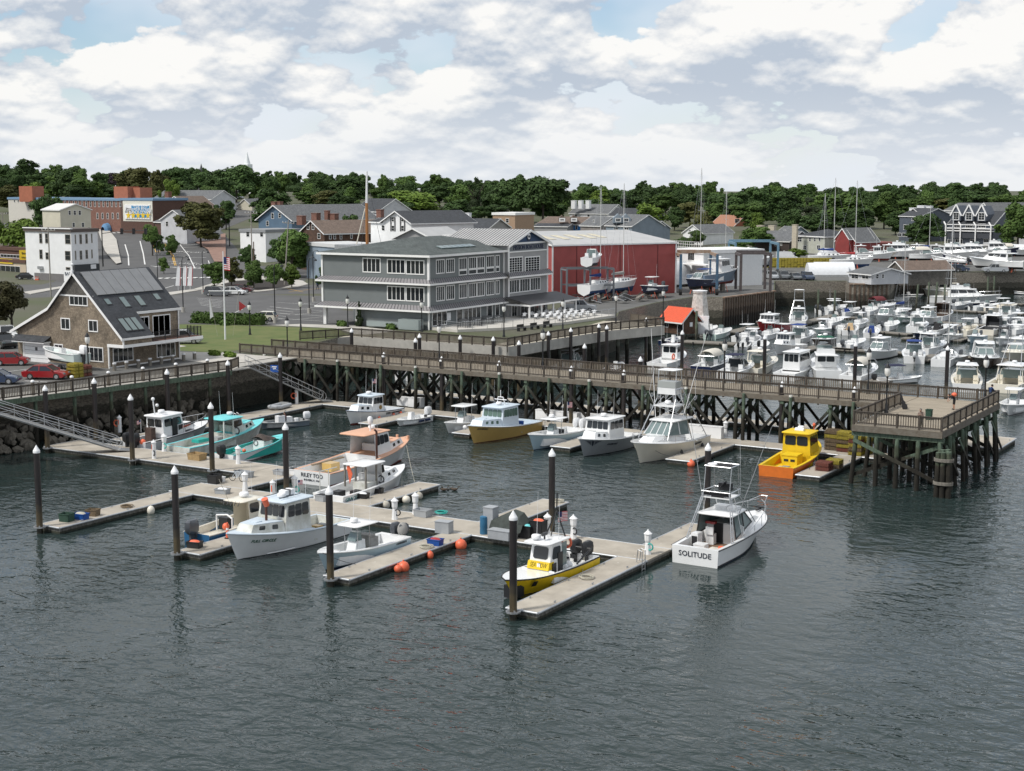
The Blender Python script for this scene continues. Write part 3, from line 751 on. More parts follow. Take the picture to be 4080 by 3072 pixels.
def hip(par,O,ang,L,W,ze,zr,roof,over=.4,trim=None,ridge_in=None):
 P=frame2(O,ang);m=MB();o=over;k=min(L,W)/2 if ridge_in is None else ridge_in
 if L>=W:r0,r1=P(k,W/2,zr),P(L-k,W/2,zr)
 else:r0,r1=P(L/2,k,zr),P(L/2,W-k,zr)
 c=[P(-o,-o,ze),P(L+o,-o,ze),P(L+o,W+o,ze),P(-o,W+o,ze)]
 if L>=W:m.poly([c[0],c[1],r1,r0]);m.poly([c[2],c[3],r0,r1]);m.poly([c[1],c[2],r1]);m.poly([c[3],c[0],r0])
 else:m.poly([c[0],c[1],r0]);m.poly([c[2],c[3],r1]);m.poly([c[1],c[2],r1,r0]);m.poly([c[3],c[0],r0,r1])
 m.poly(list(reversed(c)))
 r=rel(par,m,'roof',roof)
 t=MB()
 for a,b in zip(c,c[1:]+c[:1]):t.bar(a-V(0,0,.16),b-V(0,0,.16),.12,.3)
 rel(par,t,'eave_trim',trim or TRIM)
 return r
def boxw(par,O,ang,L,W,z0,z1,wall,name='wall',b0=0):
 P=frame2(O,ang);m=MB();m.ext([P(0,b0,z0),P(L,b0,z0),P(L,W,z0),P(0,W,z0)],(0,0,z1-z0));return rel(par,m,name,wall)
def chimney(par,P3,w,h,mt,name='chimney'):
 m=MB().box(P3[0]-w/2,P3[1]-w/2,P3[2],P3[0]+w/2,P3[1]+w/2,P3[2]+h).box(P3[0]-w/2-.08,P3[1]-w/2-.08,P3[2]+h-.001,P3[0]+w/2+.08,P3[1]+w/2+.08,P3[2]+h+.15)
 return rel(par,m,name,mt)
SHINGLE=bricks('cedar_shingles',(.33,.27,.20),(.21,.17,.125),(.08,.062,.045),.16,.14,msize=.012,bump=.8,var=.45,vs=.7)
SHINGLED=bricks('dark_cedar_shingles',(.16,.15,.13),(.10,.092,.082),(.05,.045,.04),.16,.14,msize=.012,bump=.8,var=.4,vs=.9)
ROOFD=bricks('slate_grey_roof',(.055,.06,.068),(.038,.042,.048),(.028,.03,.034),.3,.14,msize=.01,bump=.5,var=.25)
ROOFG=bricks('grey_roof',(.15,.155,.16),(.11,.115,.12),(.08,.085,.09),.3,.2,msize=.01,bump=.4,var=.2)
ROOFB=bricks('brown_roof',(.17,.125,.10),(.13,.095,.075),(.09,.07,.055),.3,.2,msize=.01,bump=.4,var=.2)
ROOFGR=bricks('boathouse_roof',(.088,.104,.10),(.062,.075,.072),(.045,.05,.05),.3,.16,msize=.01,bump=.4,var=.2,vs=.5)
BRICK=bricks('red_brick',(.22,.075,.05),(.17,.06,.042),(.20,.16,.13),.22,.075,msize=.01,var=.2)
BRICKO=mat('orange_brick',(.36,.13,.075),.9,var=.15,vs=1)
SEAM=mat('grey_metal_roof',(.30,.29,.30),.45,.4,var=.12,vs=.5)
SEAML=mat('pale_metal_roof',(.50,.50,.49),.5,.3,var=.1,vs=.4)
GREYS=siding('grey_clapboard',(.155,.172,.175),.12,var=.06)
GREYL=siding('pale_grey_clapboard',(.30,.30,.30),.12,var=.06)
WHITES=siding('white_clapboard',(.76,.77,.77),.13,var=.05)
BLUES=siding('blue_clapboard',(.09,.15,.22),.13,var=.08)
BEIGES=siding('beige_clapboard',(.56,.53,.43),.13,var=.06)
SEAMP=siding('red_sheet',(.34,.072,.066),.28,corrug=True,depth=.35,var=.1)
def seams(par,P0,d,L,up,H,step,mt,name='roof_seams'):
 m=MB();n=int(L/step)
 for i in range(n+1):
  a=P0+d*(L*i/n);m.bar(a,a+up*H,.05,.07,up=(d.x,d.y,d.z))
 return tag(rel(par,m,name,mt),None,None,kind='stuff')
cot=bld('cottage','brown shingled cottage with solar panels on its dark steep roof',(-127,119))
TF,TB=113.7,124.5
prof=[(-135.9,GZ-.3),(-121.4,GZ-.3),(-121.4,7.7),(-119.1,7.7),(-119.1,8.55),(-126.2,15.35),(-130.3,11.3),(-135.9,8.6)]
m=MB().ext([(s,TF,z) for s,z in prof[:2]]+[(-121.4,TF,10.75),(-126.2,TF,15.25),(-130.3,TF,11.3),(-135.9,TF,8.6)],(0,TB-TF,0))
m.ext([(-121.41,TF,7.7),(-119.1,TF,7.7),(-119.1,TF,8.55),(-121.41,TF,10.7)],(0,4.3,0))
rel(cot,m,'wall',SHINGLE)
m=MB().ext([(-128.6,TF-.02,12.95),(-123.75,TF-.02,12.95),(-126.2,TF-.02,15.3)],(0,-.04,0));rel(cot,m,'gable_panel',SHINGLED,lab='weathered grey shingled gable peak')
m=MB();y0,y1=TF-.35,TB+.35
k0=15.5
m.slab([(-126.2,y0,k0),(-126.2,y1,k0),(-121.4,y1,11.0),(-121.4,y0,11.0)],.14)
m.slab([(-121.4,y0,11.0),(-121.4,TF+4.3,11.0),(-118.85,TF+4.3,8.55),(-118.85,y0,8.55)],.14)
m.slab([(-126.2,y0,k0),(-126.2,y1,k0),(-130.35,y1,11.4),(-130.35,y0,11.4)],.14)
m.slab([(-130.35,y0,11.4),(-130.35,y1,11.4),(-136.6,y1,8.55),(-136.6,y0,8.55)],.14)
rel(cot,m,'roof',ROOFD)
m=MB()
for y in (y0-.03,):
 for a,b in (((-126.2,k0),(-118.8,8.5)),((-126.2,k0),(-130.35,11.4)),((-130.35,11.4),(-136.7,8.5))):m.bar((a[0],y,a[1]-.16),(b[0],y,b[1]-.16),.07,.3,up=(0,1,0)) if 0 else m.ext([(a[0],y,a[1]+.02),(b[0],y,b[1]+.02),(b[0],y,b[1]-.3),(a[0],y,a[1]-.3)],(0,-.07,0))
m.box(-118.9,TF-.35,8.3,-118.75,TF+4.3,8.52).box(-121.45,TF+4.35,10.72,-121.25,TB+.4,10.98)
m.box(-121.5,TF-.07,7.45,-119.0,TF-.005,7.78).box(-119.09,TF-.06,7.45,-118.98,TB+1.4,7.78).box(-121.45,TF-.06,5.3,-121.3,TF+.1,7.45).box(-119.15,TF-.06,7.78,-119.0,TF+.08,8.5)
m.box(-121.43,TF-.05,5.05,-121.28,TB,5.25).box(-128.9,TF-.08,12.78,-123.4,TF-.02,12.95).box(-121.35,TB-.15,5.3,-121.28,TB,10.7)
rel(cot,m,'white_trim',TRIM)
for i in range(7):
 f=MB();t0=TF+.55+i*1.42;t1=t0+1.33
 p= lambda t,q:V(-126.2+.15+(4.8)*q,t,15.42-4.5*q+.04)
 f.slab([p(t0,.02)+V(.05,0,.08),p(t1,.02)+V(.05,0,.08),p(t1,.56)+V(.05,0,.08),p(t0,.56)+V(.05,0,.08)],.09)
 rel(cot,f,'solar_panel',mat('solar_panel',(.24,.245,.25),.3,.1,var=.12,vs=.7))
FR=mat('black_frame',(.02,.02,.022),.5)
def skylight(par,cu,w,q0,q1,nm='skylight'):
 p= lambda t,q:V(-126.2+4.8*q,t,15.56-4.5*q)
 f=MB().slab([p(cu-w/2,q0),p(cu+w/2,q0),p(cu+w/2,q1),p(cu-w/2,q1)],.12);o=rel(par,f,nm,FR)
 g=MB().slab([p(cu-w/2+.08,q0+.03)+V(.01,0,.02),p(cu+w/2-.08,q0+.03)+V(.01,0,.02),p(cu+w/2-.08,q1-.02)+V(.01,0,.02),p(cu-w/2+.08,q1-.02)+V(.01,0,.02)],.02).obj('pane',GLASSL);g.parent=o
skylight(cot,115.1,.8,.64,.81);skylight(cot,117.4,.9,.63,.9);skylight(cot,119.7,.95,.63,.9);skylight(cot,122.6,.85,.62,.8)
for i in range(3):skylight(cot,115.0+i*.92,.86,1.1,1.42)
ff=Face(cot,(-135.9,TF),0);fr=Face(cot,(-121.4,TF),PI/2)
for a in ((678,424,862,536,4),(595,655,690,770,2),(865,675,962,792,2),(530,910,622,1028,2),(828,938,1016,1082,4)):ff.winpx(K2,*a,fr=.11)
for a in ((1100,937,1306,1083,4),(1530,897,1718,1037,4)):fr.winpx(K2,*a,fr=.11)
a0,z1=ff.px(K2,240,880);a1,z0=ff.px(K2,480,1095)
gd=ff.box('garage_door',a0,GZ,a1,z1-.1,-.02,.03,WHITE)
m=MB()
for i in range(1,5):ff.rect(m,a0+.02,GZ+(z1-.1-GZ)*i/5-.015,a1-.02,GZ+(z1-.1-GZ)*i/5+.015,.03,.036)
ff.rect(m,(a0+a1)/2-.2,z1-1.0,(a0+a1)/2+.2,z1-.6,.03,.045);q=m.obj('door_panel_line',DARK);q.parent=gd
m=MB();ff.rect(m,a0-.25,GZ,a0,z1,0,.07);ff.rect(m,a1,GZ,a1+.25,z1,0,.07);ff.rect(m,a0-1.0,z1-.02,a1+.45,z1+.16,0,1.0);rel(cot,m,'garage_trim',TRIM)
m=MB().slab([ff.P(a0-1.05,z1+.2,1.1),ff.P(a1+.5,z1+.2,1.1),ff.P(a1+.5,z1+.75,.02),ff.P(a0-1.05,z1+.75,.02)],.08);rel(cot,m,'garage_roof',ROOFD)
fu=Face(cot,(-121.42,TF),PI/2)
fu.win(4.7,7.95,6.2,10.4,2,fr=.12,name='sliding_door');fu.win(6.7,7.95,9.5,10.4,3,fr=.12,name='sliding_door')
m=MB().box(-121.4,TF+4.35,7.62,-119.12,TB+1.4,7.8);rel(cot,m,'balcony_deck',mat('red_deck',(.10,.045,.03),.8,var=.2))
m=MB()
P_=[V(-119.2,TF+4.5,7.8),V(-119.2,TB+1.3,7.8),V(-121.3,TB+1.3,7.8)]
for a,b in zip(P_,P_[1:]):
 for h in (.15,1.0):m.bar(a+V(0,0,h),b+V(0,0,h),.04,.05)
 n=int((b-a).length/.14)
 for i in range(n):c=a.lerp(b,(i+.5)/n);m.bar(c+V(0,0,.15),c+V(0,0,1.0),.02,.02)
 for i in range(5):c=a.lerp(b,i/4);m.bar(c,c+V(0,0,1.08),.08,.08)
rel(cot,m,'balcony_rail',BLACKP)
rel(cot,MB().cyl((-126.2,TF-.3,15.2),(-126.2,TF-.3,16.6),.03).sph((-126.2,TF-.3,16.3),.16).box(-126.35,TF-.5,15.3,-126.05,TF-.3,15.7),'camera_mast',WHITE)
rel(cot,MB().cyl((-121.35,TB-.05,5.2),(-121.35,TB-.05,10.8),.05),'downspout',WHITE)
for i in range(8):
 o=MB().cyl((0,0,0),(0,0,.75),.2,n=10).obj('bollard',OLDWOOD);o.location=(-119.3,112.5+i*1.75,PZ-.02)
 MB().cyl((0,0,.751),(0,0,.9),.21,n=10).obj('cap',WHITE,o)
 tag(o,'short grey post with white cap below the cottage, '+['nearest the cottage front corner','second from the front corner','third from the front corner','fourth from the front corner','fourth from the rear end','third from the rear end','second from the rear end','last at the rear end'][i],'bollard','white capped posts beside the cottage')
bh=bld('boathouse','three storey grey boathouse with white trim and hip roof',(-125,176))
A0,A1,B0,B1=-134.4,-115.9,167.0,186.4
rel(bh,MB().box(A0,B0,8.0,A1,B1,15.35),'wall',GREYS)
rel(bh,MB().box(-128.2,B0+.02,GZ-.3,A1-.02,B1,8.01).box(A0+.02,B0+7,GZ-.3,-128.2,B1,8.01),'ground_wall',GREYS)
m=MB()
for s in (A0+.25,):m.box(s-.25,B0+.02,GZ,s+.25,B0+.5,8.0)
m.box(-128.6,B0,GZ,-128.15,B0+.2,8.0)
for (s,t) in ((A0,B0),(A1,B0),(A1,B1),(A0,B1)):
 m.box(s-.14,t-.14,8.35,s+.14,t+.14,11.4).box(s-.14,t-.14,12.0,s+.14,t+.14,15.2)
m.box(A1-.16,B0-.03,GZ,A1+.03,B0+.14,7.7)
rel(bh,m,'corner_boards',TRIM)
hip(bh,(A0,B0),0,A1-A0,26,15.42,17.45,ROOFGR,over=.6,ridge_in=9.3)
def skirt(par,s0,s1,t0,t1,zb,zt,outw,mt,side=(True,True)):
 m=MB();t=MB();st=MB()
 if side[0]:
  m.slab([(s0-outw,t0-outw,zb),(s1+outw,t0-outw,zb),(s1,t0,zt),(s0,t0,zt)],.06);t.box(s0-outw-.03,t0-outw-.05,zb-.26,s1+outw+.05,t0-outw+.06,zb-.02)
  n=int((s1-s0+2*outw)/.55)
  for i in range(n+1):
   f=i/n;st.bar((s0-outw+(s1-s0+2*outw)*f,t0-outw,zb+.03),(s0+(s1-s0)*f,t0,zt+.03),.05,.07)
 if side[1]:
  m.slab([(s1+outw,t0-outw,zb),(s1+outw,t1,zb),(s1,t1,zt),(s1,t0,zt)],.06);t.box(s1+outw-.06,t0-outw+.065,zb-.26,s1+outw+.05,t1,zb-.02)
  n=int((t1-t0+outw)/.55)
  for i in range(n+1):
   f=i/n;st.bar((s1+outw,t0-outw+(t1-t0+outw)*f,zb+.03),(s1,t0+(t1-t0)*f,zt+.03),.05,.07)
 rel(par,m,'skirt_roof',mt);rel(par,t,'skirt_trim',TRIM);tag(rel(par,st,'roof_seams',DARK),None,None,kind='stuff')
skirt(bh,A0,A1,B0,B1,11.55,12.1,.75,SEAM);skirt(bh,A0,A1,B0,B1,7.85,8.45,.85,SEAM)
lf=Face(bh,(A0,B0),0);rf=Face(bh,(A1,B0),PI/2)
for a in ((541,326,702,456,4),(757,337,920,466,4),(923,344,1088,474,4),(757,574,920,704,4),(923,582,1088,712,4)):lf.winpx(K6,*a,fr=.14,mul=.09)
for u0,u1,n in ((1187,1262,4),(1275,1350,4),(1388,1460,4),(1473,1545,4),(1547,1615,4),(1630,1700,4),(1712,1747,2)):
 a0=rf.px(K6,u0,400)[0];a1=rf.px(K6,u1,400)[0]
 if u0>1380:rf.win(a0,13.0,a1,14.75,n,fr=.13,mul=.07);rf.win(a0,12.25,a1,12.98,1,fr=.11)
 else:rf.win(a0,12.75,a1,14.75,n,fr=.13,mul=.07)
 rf.win(a0,8.95,a1,11.05,n,fr=.13,mul=.07)
for u0,u1,n,nm in ((1152,1282,3,'entrance_door'),(1368,1422,1,'window'),(1430,1582,4,'folding_door'),(1635,1685,1,'entrance_door'),(1708,1748,1,'entrance_door')):
 a0=rf.px(K6,u0,850)[0];a1=rf.px(K6,u1,850)[0]
 rf.win(a0,GZ+.45,a1,7.55,n,fr=.13,mul=.12,name=nm)
rf.box('menu_board',4.2,6.1,5.3,7.2,0,.05,WHITE)
m=MB()
for i in range(6):m.slab([(A1-3.0,B0+6.2+i*1.5,16.42),(A1-3.0,B0+7.5+i*1.5,16.42),(A1-2.0,B0+7.5+i*1.5,16.14),(A1-2.0,B0+6.2+i*1.5,16.14)],.12);sk=rel(bh,m,'skylight',GLASSL);m=MB()
TW0,TW1,TS=186.5,198.2,-115.2
twr=bh
rel(bh,MB().ext([(TS,TW0,GZ-.3),(TS,TW1,GZ-.3),(TS,TW1,16.2),(TS,(TW0+TW1)/2,18.15),(TS,TW0,16.2)],(-9,0,0)),'tower_wall',GREYL)
m=MB().ext([(TS+.01,TW0+.7,16.45),(TS+.01,TW1-.7,16.45),(TS+.01,(TW0+TW1)/2,18.1)],(.05,0,0));rel(bh,m,'gable_panel',mat('gable_blue',(.022,.055,.12),.6),lab='deep blue gable triangle')
m=MB();mid=(TW0+TW1)/2
for a,sg in ((TW0-.5,-1),(TW1+.5,1)):m.slab([(TS+.5,a,16.1),(TS-12,a,16.1),(TS-12,mid,18.3),(TS+.5,mid,18.3)],.1)
rel(bh,m,'tower_roof',SEAML);st_=MB()
for i in range(23):
 x=TS+.4-i*.55
 for a in (TW0-.5,TW1+.5):st_.bar((x,a,16.15),(x,mid,18.35),.05,.08)
tag(rel(bh,st_,'roof_seams',SEAM),None,None,kind='stuff')
m=MB()
for a in (TW0-.5,TW1+.5):m.ext([(TS+.5,a,16.05),(TS+.5,mid,18.25),(TS+.5,mid,17.95),(TS+.5,a,15.75)],(.1,0,0))
for a,b in ((14.98,15.16),(16.17,16.42)):m.box(TS+.01,TW0,a,TS+.12,TW1,b)
for t in (TW0,TW1-.35):m.box(TS+.012,t,12.2,TS+.1,t+.35,16.2);m.box(TS+.012,t,8.5,TS+.1,t+.35,11.3)
m.box(TS-.02,TW0-.02,12.2,TS+.1,TW0-.001,16.2)
rel(bh,m,'tower_trim',TRIM)
rel(bh,MB().box(TS+.011,TW0+.35,15.16,TS+.04,TW1-.35,16.17),'sign_band',mat('sign_grey',(.16,.175,.185),.6))
def text_obj(body,size,mt,P,dvec,par=None,ext=.03,name='lettering',font=None,shear=0,width=None):
 c=bpy.data.curves.new(name,'FONT');c.body=body;c.size=size;c.extrude=ext;c.align_x='CENTER';c.align_y='CENTER';c.shear=shear;c.resolution_u=2
 tmp=bpy.data.objects.new('t',c);COL.objects.link(tmp)
 dg=bpy.context.evaluated_depsgraph_get();me=bpy.data.meshes.new_from_object(tmp.evaluated_get(dg));bpy.data.objects.remove(tmp);me.name=name
 me.materials.clear();me.materials.append(mt)
 d=V(*dvec).normalized();up=V(0,0,1);up=(up-d*up.dot(d)).normalized();n=d.cross(up)
 M=Matrix(((d.x,up.x,n.x,P[0]),(d.y,up.y,n.y,P[1]),(d.z,up.z,n.z,P[2]),(0,0,0,1)))
 if width:
  xs_=[v.co.x for v in me.vertices];w0=max(xs_)-min(xs_);me.transform(Matrix.Diagonal((width/w0,1,1,1)))
 me.transform(M)
 o=bpy.data.objects.new(name,me);COL.objects.link(o)
 if par:o.parent=par;o.matrix_parent_inverse=Matrix.Translation(-par.location) if par.rotation_euler.z==0 else par.matrix_basis.inverted()
 return o
text_obj('MISSION BOATHOUSE',1.0,mat('navy_letters',(.012,.022,.06),.5),(TS+.07,mid,15.66),(0,1,0),bh,width=8.8,ext=.04)
rel(bh,MB().cyl((TS+.06,mid,17.2),(TS+.14,mid,17.2),.62,n=24),'emblem',mat('navy_disc',(.012,.018,.045),.5))
rel(bh,MB().cyl((TS+.14,mid,17.25),(TS+.17,mid,17.25),.42,n=24),'emblem_centre',WHITE)
text_obj('MB',.5,MATS['navy_disc'],(TS+.19,mid,17.2),(0,1,0),bh,ext=.02)
tf=Face(bh,(TS,TW0),PI/2);LGREEN=mat('pale_green_frame',(.45,.55,.50),.5)
for c_ in ((1830,316,1950,478),(1972,312,2102,470)):tf.winpx(K6,*c_,5,rows=7,fr=.16,mul=.07,glass=GLASS)
a0=tf.px(K6,1828,400)[0];a1=tf.px(K6,2108,400)[0]
for i in range(3):w=(a1-a0)/3;tf.win(a0+w*i+.02,8.95,a0+w*(i+1)-.02,11.0,4,fr=.14,mul=.08)
skirt(bh,TS-5,TS,TW0,TW1+.3,11.5,12.05,.75,SEAM,(False,True))
m=MB().slab([(TS+4.2,TW0-.6,7.55),(TS+4.2,TW1+2.6,7.55),(TS,TW1+2.6,8.5),(TS,TW0-.6,8.5)],.1);rel(bh,m,'porch_roof',mat('porch_roof_dark',(.07,.07,.075),.6,.2,var=.15))
m=MB().box(TS+3.9,TW0-.6,7.25,TS+4.22,TW1+2.6,7.5).box(TS,TW0-.55,7.25,TS+3.9,TW0-.35,7.5)
rel(bh,m,'porch_beam',TRIM)
for i in range(5):rel(bh,MB().lathe([(.24,0),(.24,.25),(.16,.35),(.14,2.0),(.22,2.2)],(TS+3.9,TW0-.3+i*3.5,GZ+.02),n=12),'porch_column',TRIM,50)
for i,(a,w) in enumerate(((1.0,1.6),(3.6,2.2),(6.4,2.6),(9.4,1.8))):tf.win(a,GZ+.3,a+w,7.3,2,fr=.12,name='glass_door')
wing=bld('annex','low annex with striped metal roof behind the boathouse',(-150,196))
gable(wing,(-141.4,194.5),0,7.2,9,GZ,16.6,18.1,GREYL,SEAML,'n',over=.5)
gable(wing,(-131,189),0,14.6,9,GZ,15.2,17.2,GREYL,SEAML,'d',over=.3)
seams(wing,V(-131.2,188.8,15.2),V(1,0,0),14.8,V(0,4.6,2.0).normalized(),5,.6,SEAM)
rel(wing,MB().box(-146,184.5,14.2,-139,187.5,15.6),'roof_unit',ALU)
pat=thing('patio','raised pale patio with steel rail in front of the boathouse','patio',(-110,178,0))
PP=[(-115.8,167.4),(-110.9,166.5),(-107.2,172),(-104.0,184),(-103.2,198),(-114.8,200),(-115.8,198.6)]
rel(pat,MB().ext([(*p,GZ+.02) for p in PP],(0,0,.38)),'slab',mat('patio_concrete',(.52,.50,.46),.9,var=.1,vs=.4))
m=MB()
for a,b in zip(PP[:5],PP[1:5]):
 a,b=V(*a,GZ+.4),V(*b,GZ+.4);n=max(1,int((b-a).length/2))
 for i in range(n+1):c=a.lerp(b,i/n);m.cyl(c,c+V(0,0,1.0),.035,n=6)
 for h in (1.0,):m.cyl(a+V(0,0,h),b+V(0,0,h),.03,n=6)
 for h in (.25,.5,.75):m.cyl(a+V(0,0,h),b+V(0,0,h),.008,n=4)
rel(pat,m,'rail',STEEL)
wa=math.atan2(.87,.49)
wh=bld('warehouse','large red metal boat warehouse with pale low roof',(-130.5,226.2))
P=frame2((-130.5,226.2),wa)
gable(wh,(-130.5,226.2),wa,26.5,34,GZ-.3,14.45,16.25,SEAMP,SEAML,'d',over=.3)
wf=Face(wh,(-130.5,226.2),wa);m=MB()
for a in (4.9,9.6,14.1,22.3):wf.rect(m,a,GZ,a+.18,14.4,.005,.05)
rel(wh,m,'wall_joint',mat('dark_red',(.16,.03,.028),.6))
wf.box('downspout',-.12,GZ,.14,14.3,0,.12,TRIM);wf.box('downspout',26.3,GZ,26.6,14.3,0,.12,TRIM)
m=MB()
for i,(a,b) in enumerate(((3,9),(6,9),(9,9.5),(12,9.5),(14.5,10))):m.slab([P(a,b-3,14.58+(b-3)*.106),P(a+1.4,b-3,14.58+(b-3)*.106),P(a+1.4,b+2,14.58+(b+2)*.106),P(a,b+2,14.58+(b+2)*.106)],.03)
rel(wh,m,'roof_light',mat('roof_panel_yellowed',(.60,.55,.42),.6,var=.3,vs=2))
ASPH=mat('asphalt',(.098,.098,.098),.92,var=.18,vs=.25,world_co=True,bump=.1,bs=6)
ASPHL=mat('old_asphalt',(.12,.12,.115),.92,var=.2,vs=.3,world_co=True)
PAVE=mat('pavement_concrete',(.46,.44,.40),.9,var=.12,vs=.4,world_co=True)
PAVER=mat('brick_pavers',(.26,.16,.125),.9,var=.2,vs=.5,world_co=True)
GRASS=mat('lawn',(.075,.115,.025),.95,var=.35,vs=.35,world_co=True,col2=(.14,.15,.05))
MULCH=mat('mulch',(.03,.024,.02),.95,var=.3,vs=1)
PAINTW=mat('road_paint',(.72,.72,.70),.7,var=.1,vs=2);PAINTY=mat('road_paint_yellow',(.66,.38,.05),.7)
def sheet(name,pts,dz,mt,th=None,lab=None,kind='structure',cat=None,sub=10):
 m=MB();bm=bmesh.new();vs_=[bm.verts.new((x,y,0)) for x,y in pts];f=bm.faces.new(vs_)
 xs_=[p[0] for p in pts];ys_=[p[1] for p in pts]
 if max(w2c(*p)[1] for p in pts)>300:
  for ax in (0,1):
   lo,hi=(min(xs_),max(xs_)) if ax==0 else (min(ys_),max(ys_));k=lo+sub
   while k<hi:
    co=(k,0,0) if ax==0 else (0,k,0);no=(1,0,0) if ax==0 else (0,1,0)
    bmesh.ops.bisect_plane(bm,geom=bm.verts[:]+bm.edges[:]+bm.faces[:],plane_co=co,plane_no=no);k+=sub
 for v in bm.verts:v.co.z=land(v.co.x,v.co.y)+dz+(.05 if w2c(v.co.x,v.co.y)[1]>320 else 0)
 bmesh.ops.triangulate(bm,faces=bm.faces[:])
 if th:
  r=bmesh.ops.extrude_face_region(bm,geom=bm.faces[:])
  for v in [g for g in r['geom'] if isinstance(g,bmesh.types.BMVert)]:v.co.z+=th
 bmesh.ops.recalc_face_normals(bm,faces=bm.faces)
 me=bpy.data.meshes.new(name);bm.to_mesh(me);bm.free();me.materials.append(mt)
 if len(me.polygons) and not th and me.polygons[0].normal.z<0:me.flip_normals()
 o=bpy.data.objects.new(name,me);COL.objects.link(o);tag(o,lab,cat,kind=kind);return o
def pts(c,l,z=GZ):return [px(*c(u,v),z) for u,v in l]
yard=sheet('yard_pavement',[(-116,84),(-114.2,100),(-112.7,118),(-113,131),(-121,133),(-150,128),(-160,60),(-120,60)],.004,ASPHL)
sheet('lawn',[(-121.2,139.5),(-121.2,156),(-128,162),(-137,160),(-146,158),(-152,155),(-152,134),(-135,130),(-122,131)],.012,GRASS)
sheet('path',[(-119.2,123.5),(-112.8,122.5),(-112.8,131.6),(-121.5,131.8),(-129,128),(-124,124.8)],.020,PAVE)
sheet('path',[(-130,133),(-152,139),(-152,140.6),(-130,134.6)],.026,PAVE)
sheet('path',[(-128.5,162.4),(-121.4,157.5),(-119.5,157.6),(-119.0,164),(-128.2,166.8),(-137,165),(-139.5,161.4)],.026,PAVE)
sheet('car_park',[(-128.8,167.2),(-129,184),(-147,187),(-160,212),(-180,205.5),(-205,189),(-160,152.5),(-138,162)],.006,ASPH)
sheet('street',[(-168,218),(-181,206.5),(-190,228),(-187,240),(-150,246),(-150,222)],.010,ASPH)
sheet('street',[(-205,189.5),(-181,205.4),(-168,217.5),(-150,221),(-150,260),(-190,262),(-240,272),(-322,350),(-395,470),(-412,462),(-352,340),(-430,330),(-430,314),(-345,320),(-262,243),(-236,204),(-300,165),(-300,148),(-210,178)],.002,ASPH,sub=12)
KERB=CONC
sheet('traffic_island',pts(K5,[(40,330),(100,115),(250,40),(330,0),(700,0),(900,22),(1000,45),(1056,90),(1000,120),(700,160),(540,188)]) if 0 else [px(*K4(u,v),GZ) for u,v in ((490,1392),(700,1372),(960,1335),(1052,1312),(1000,1280),(860,1255),(600,1240),(300,1262),(190,1300),(100,1330),(40,1380))],.004,PAVE,th=.13)
sheet('planting_bed',[px(*K4(u,v),GZ+.13) for u,v in ((330,1350),(560,1368),(800,1340),(930,1308),(860,1275),(600,1262),(330,1275),(190,1312))],.14,MULCH)
sheet('pavement',[px(*K1(u,v),GZ) for u,v in ((1660,1420),(1640,1395),(1900,1360),(2212,1265),(2212,1300),(1990,1365))],.004,PAVE,th=.13)
sheet('pavement',[px(*K1(u,v),GZ) for u,v in ((930,905),(985,905),(1145,1010),(1190,1140),(1140,1148),(1030,1070))],.3,PAVE,th=.1)
sheet('pavement',[px(*K1(u,v),GZ+.6) for u,v in ((1910,1000),(1960,985),(2212,960),(2212,1110),(2100,1110),(2040,1040))],.3,PAVER,th=.1)
sheet('pavement',[px(*K1(u,v),6.2) for u,v in ((1690,965),(1720,955),(1900,880),(1960,905),(1860,935))],.25,PAVE,th=.1)
sheet('pavement',[px(*K1(u,v),GZ) for u,v in ((230,1390),(600,1335),(610,1350),(300,1410))],.02,PAVE,th=.12)
marks=thing('road_markings','white and yellow lane lines, arrows and ONLY words on the street','road markings',(0,0,0));marks['kind']='structure';del marks['category'];del marks['label']
def mark(c,pl,w,mt=PAINTW,z=5.35,closed=False,dz=.03):
 m=MB()
 P=[V(*px(*c(u,v),z),0) for u,v in pl]
 for a,b in zip(P,P[1:]):
  d=b-a
  if d.length<.01:continue
  n=max(1,int(d.length/6));nr=V(-d.y,d.x,0).normalized()*w/2
  for i in range(n):
   p,q=a.lerp(b,i/n),a.lerp(b,(i+1)/n)
   m.poly([(x.x,x.y,land(x.x,x.y)+dz+(.08 if w2c(x.x,x.y)[1]>300 else 0)) for x in (p-nr,q-nr,q+nr,p+nr)])
 o=m.obj('line',mt,marks);return o
for pl,w in (([(1228,1022),(1258,1080),(1262,1142)],.3),([(1375,1005),(1405,1070),(1420,1135)],.3),([(1765,1022),(1850,1080),(1910,1162)],.25),([(1500,1018),(1985,1022)],.2),([(1475,1145),(1985,1165)],.35),([(2040,1110),(2090,1200)],.2),([(1600,1340),(1700,1310)],.2)):mark(K1,pl,w)
for o_ in (0,14):mark(K1,[(1605+o_,1018),(1685+o_,1080),(1712+o_,1142)],.18,PAINTY)
mark(K1,[(1500,1020),(1530,1062),(1620,1050)],.18,PAINTY)
for i in range(8):mark(K1,[(1515+62*i,1150+i*1.2),(1545+62*i,1152+i*1.2)],.95)
for i in range(10):mark(K1,[(1555+68*i,1256-i*1.0),(1585+68*i,1248-i*1.0)],.9,z=GZ+.1)
for i in range(9):mark(K1,[(1065+46*i,938-i*2.5),(1085+46*i,941-i*2.5)],.9,z=6.2)
for i in range(7):mark(K1,[(1730+44*i,968+i*1.0),(1752+44*i,971+i*1.0)],.8,z=6.2)
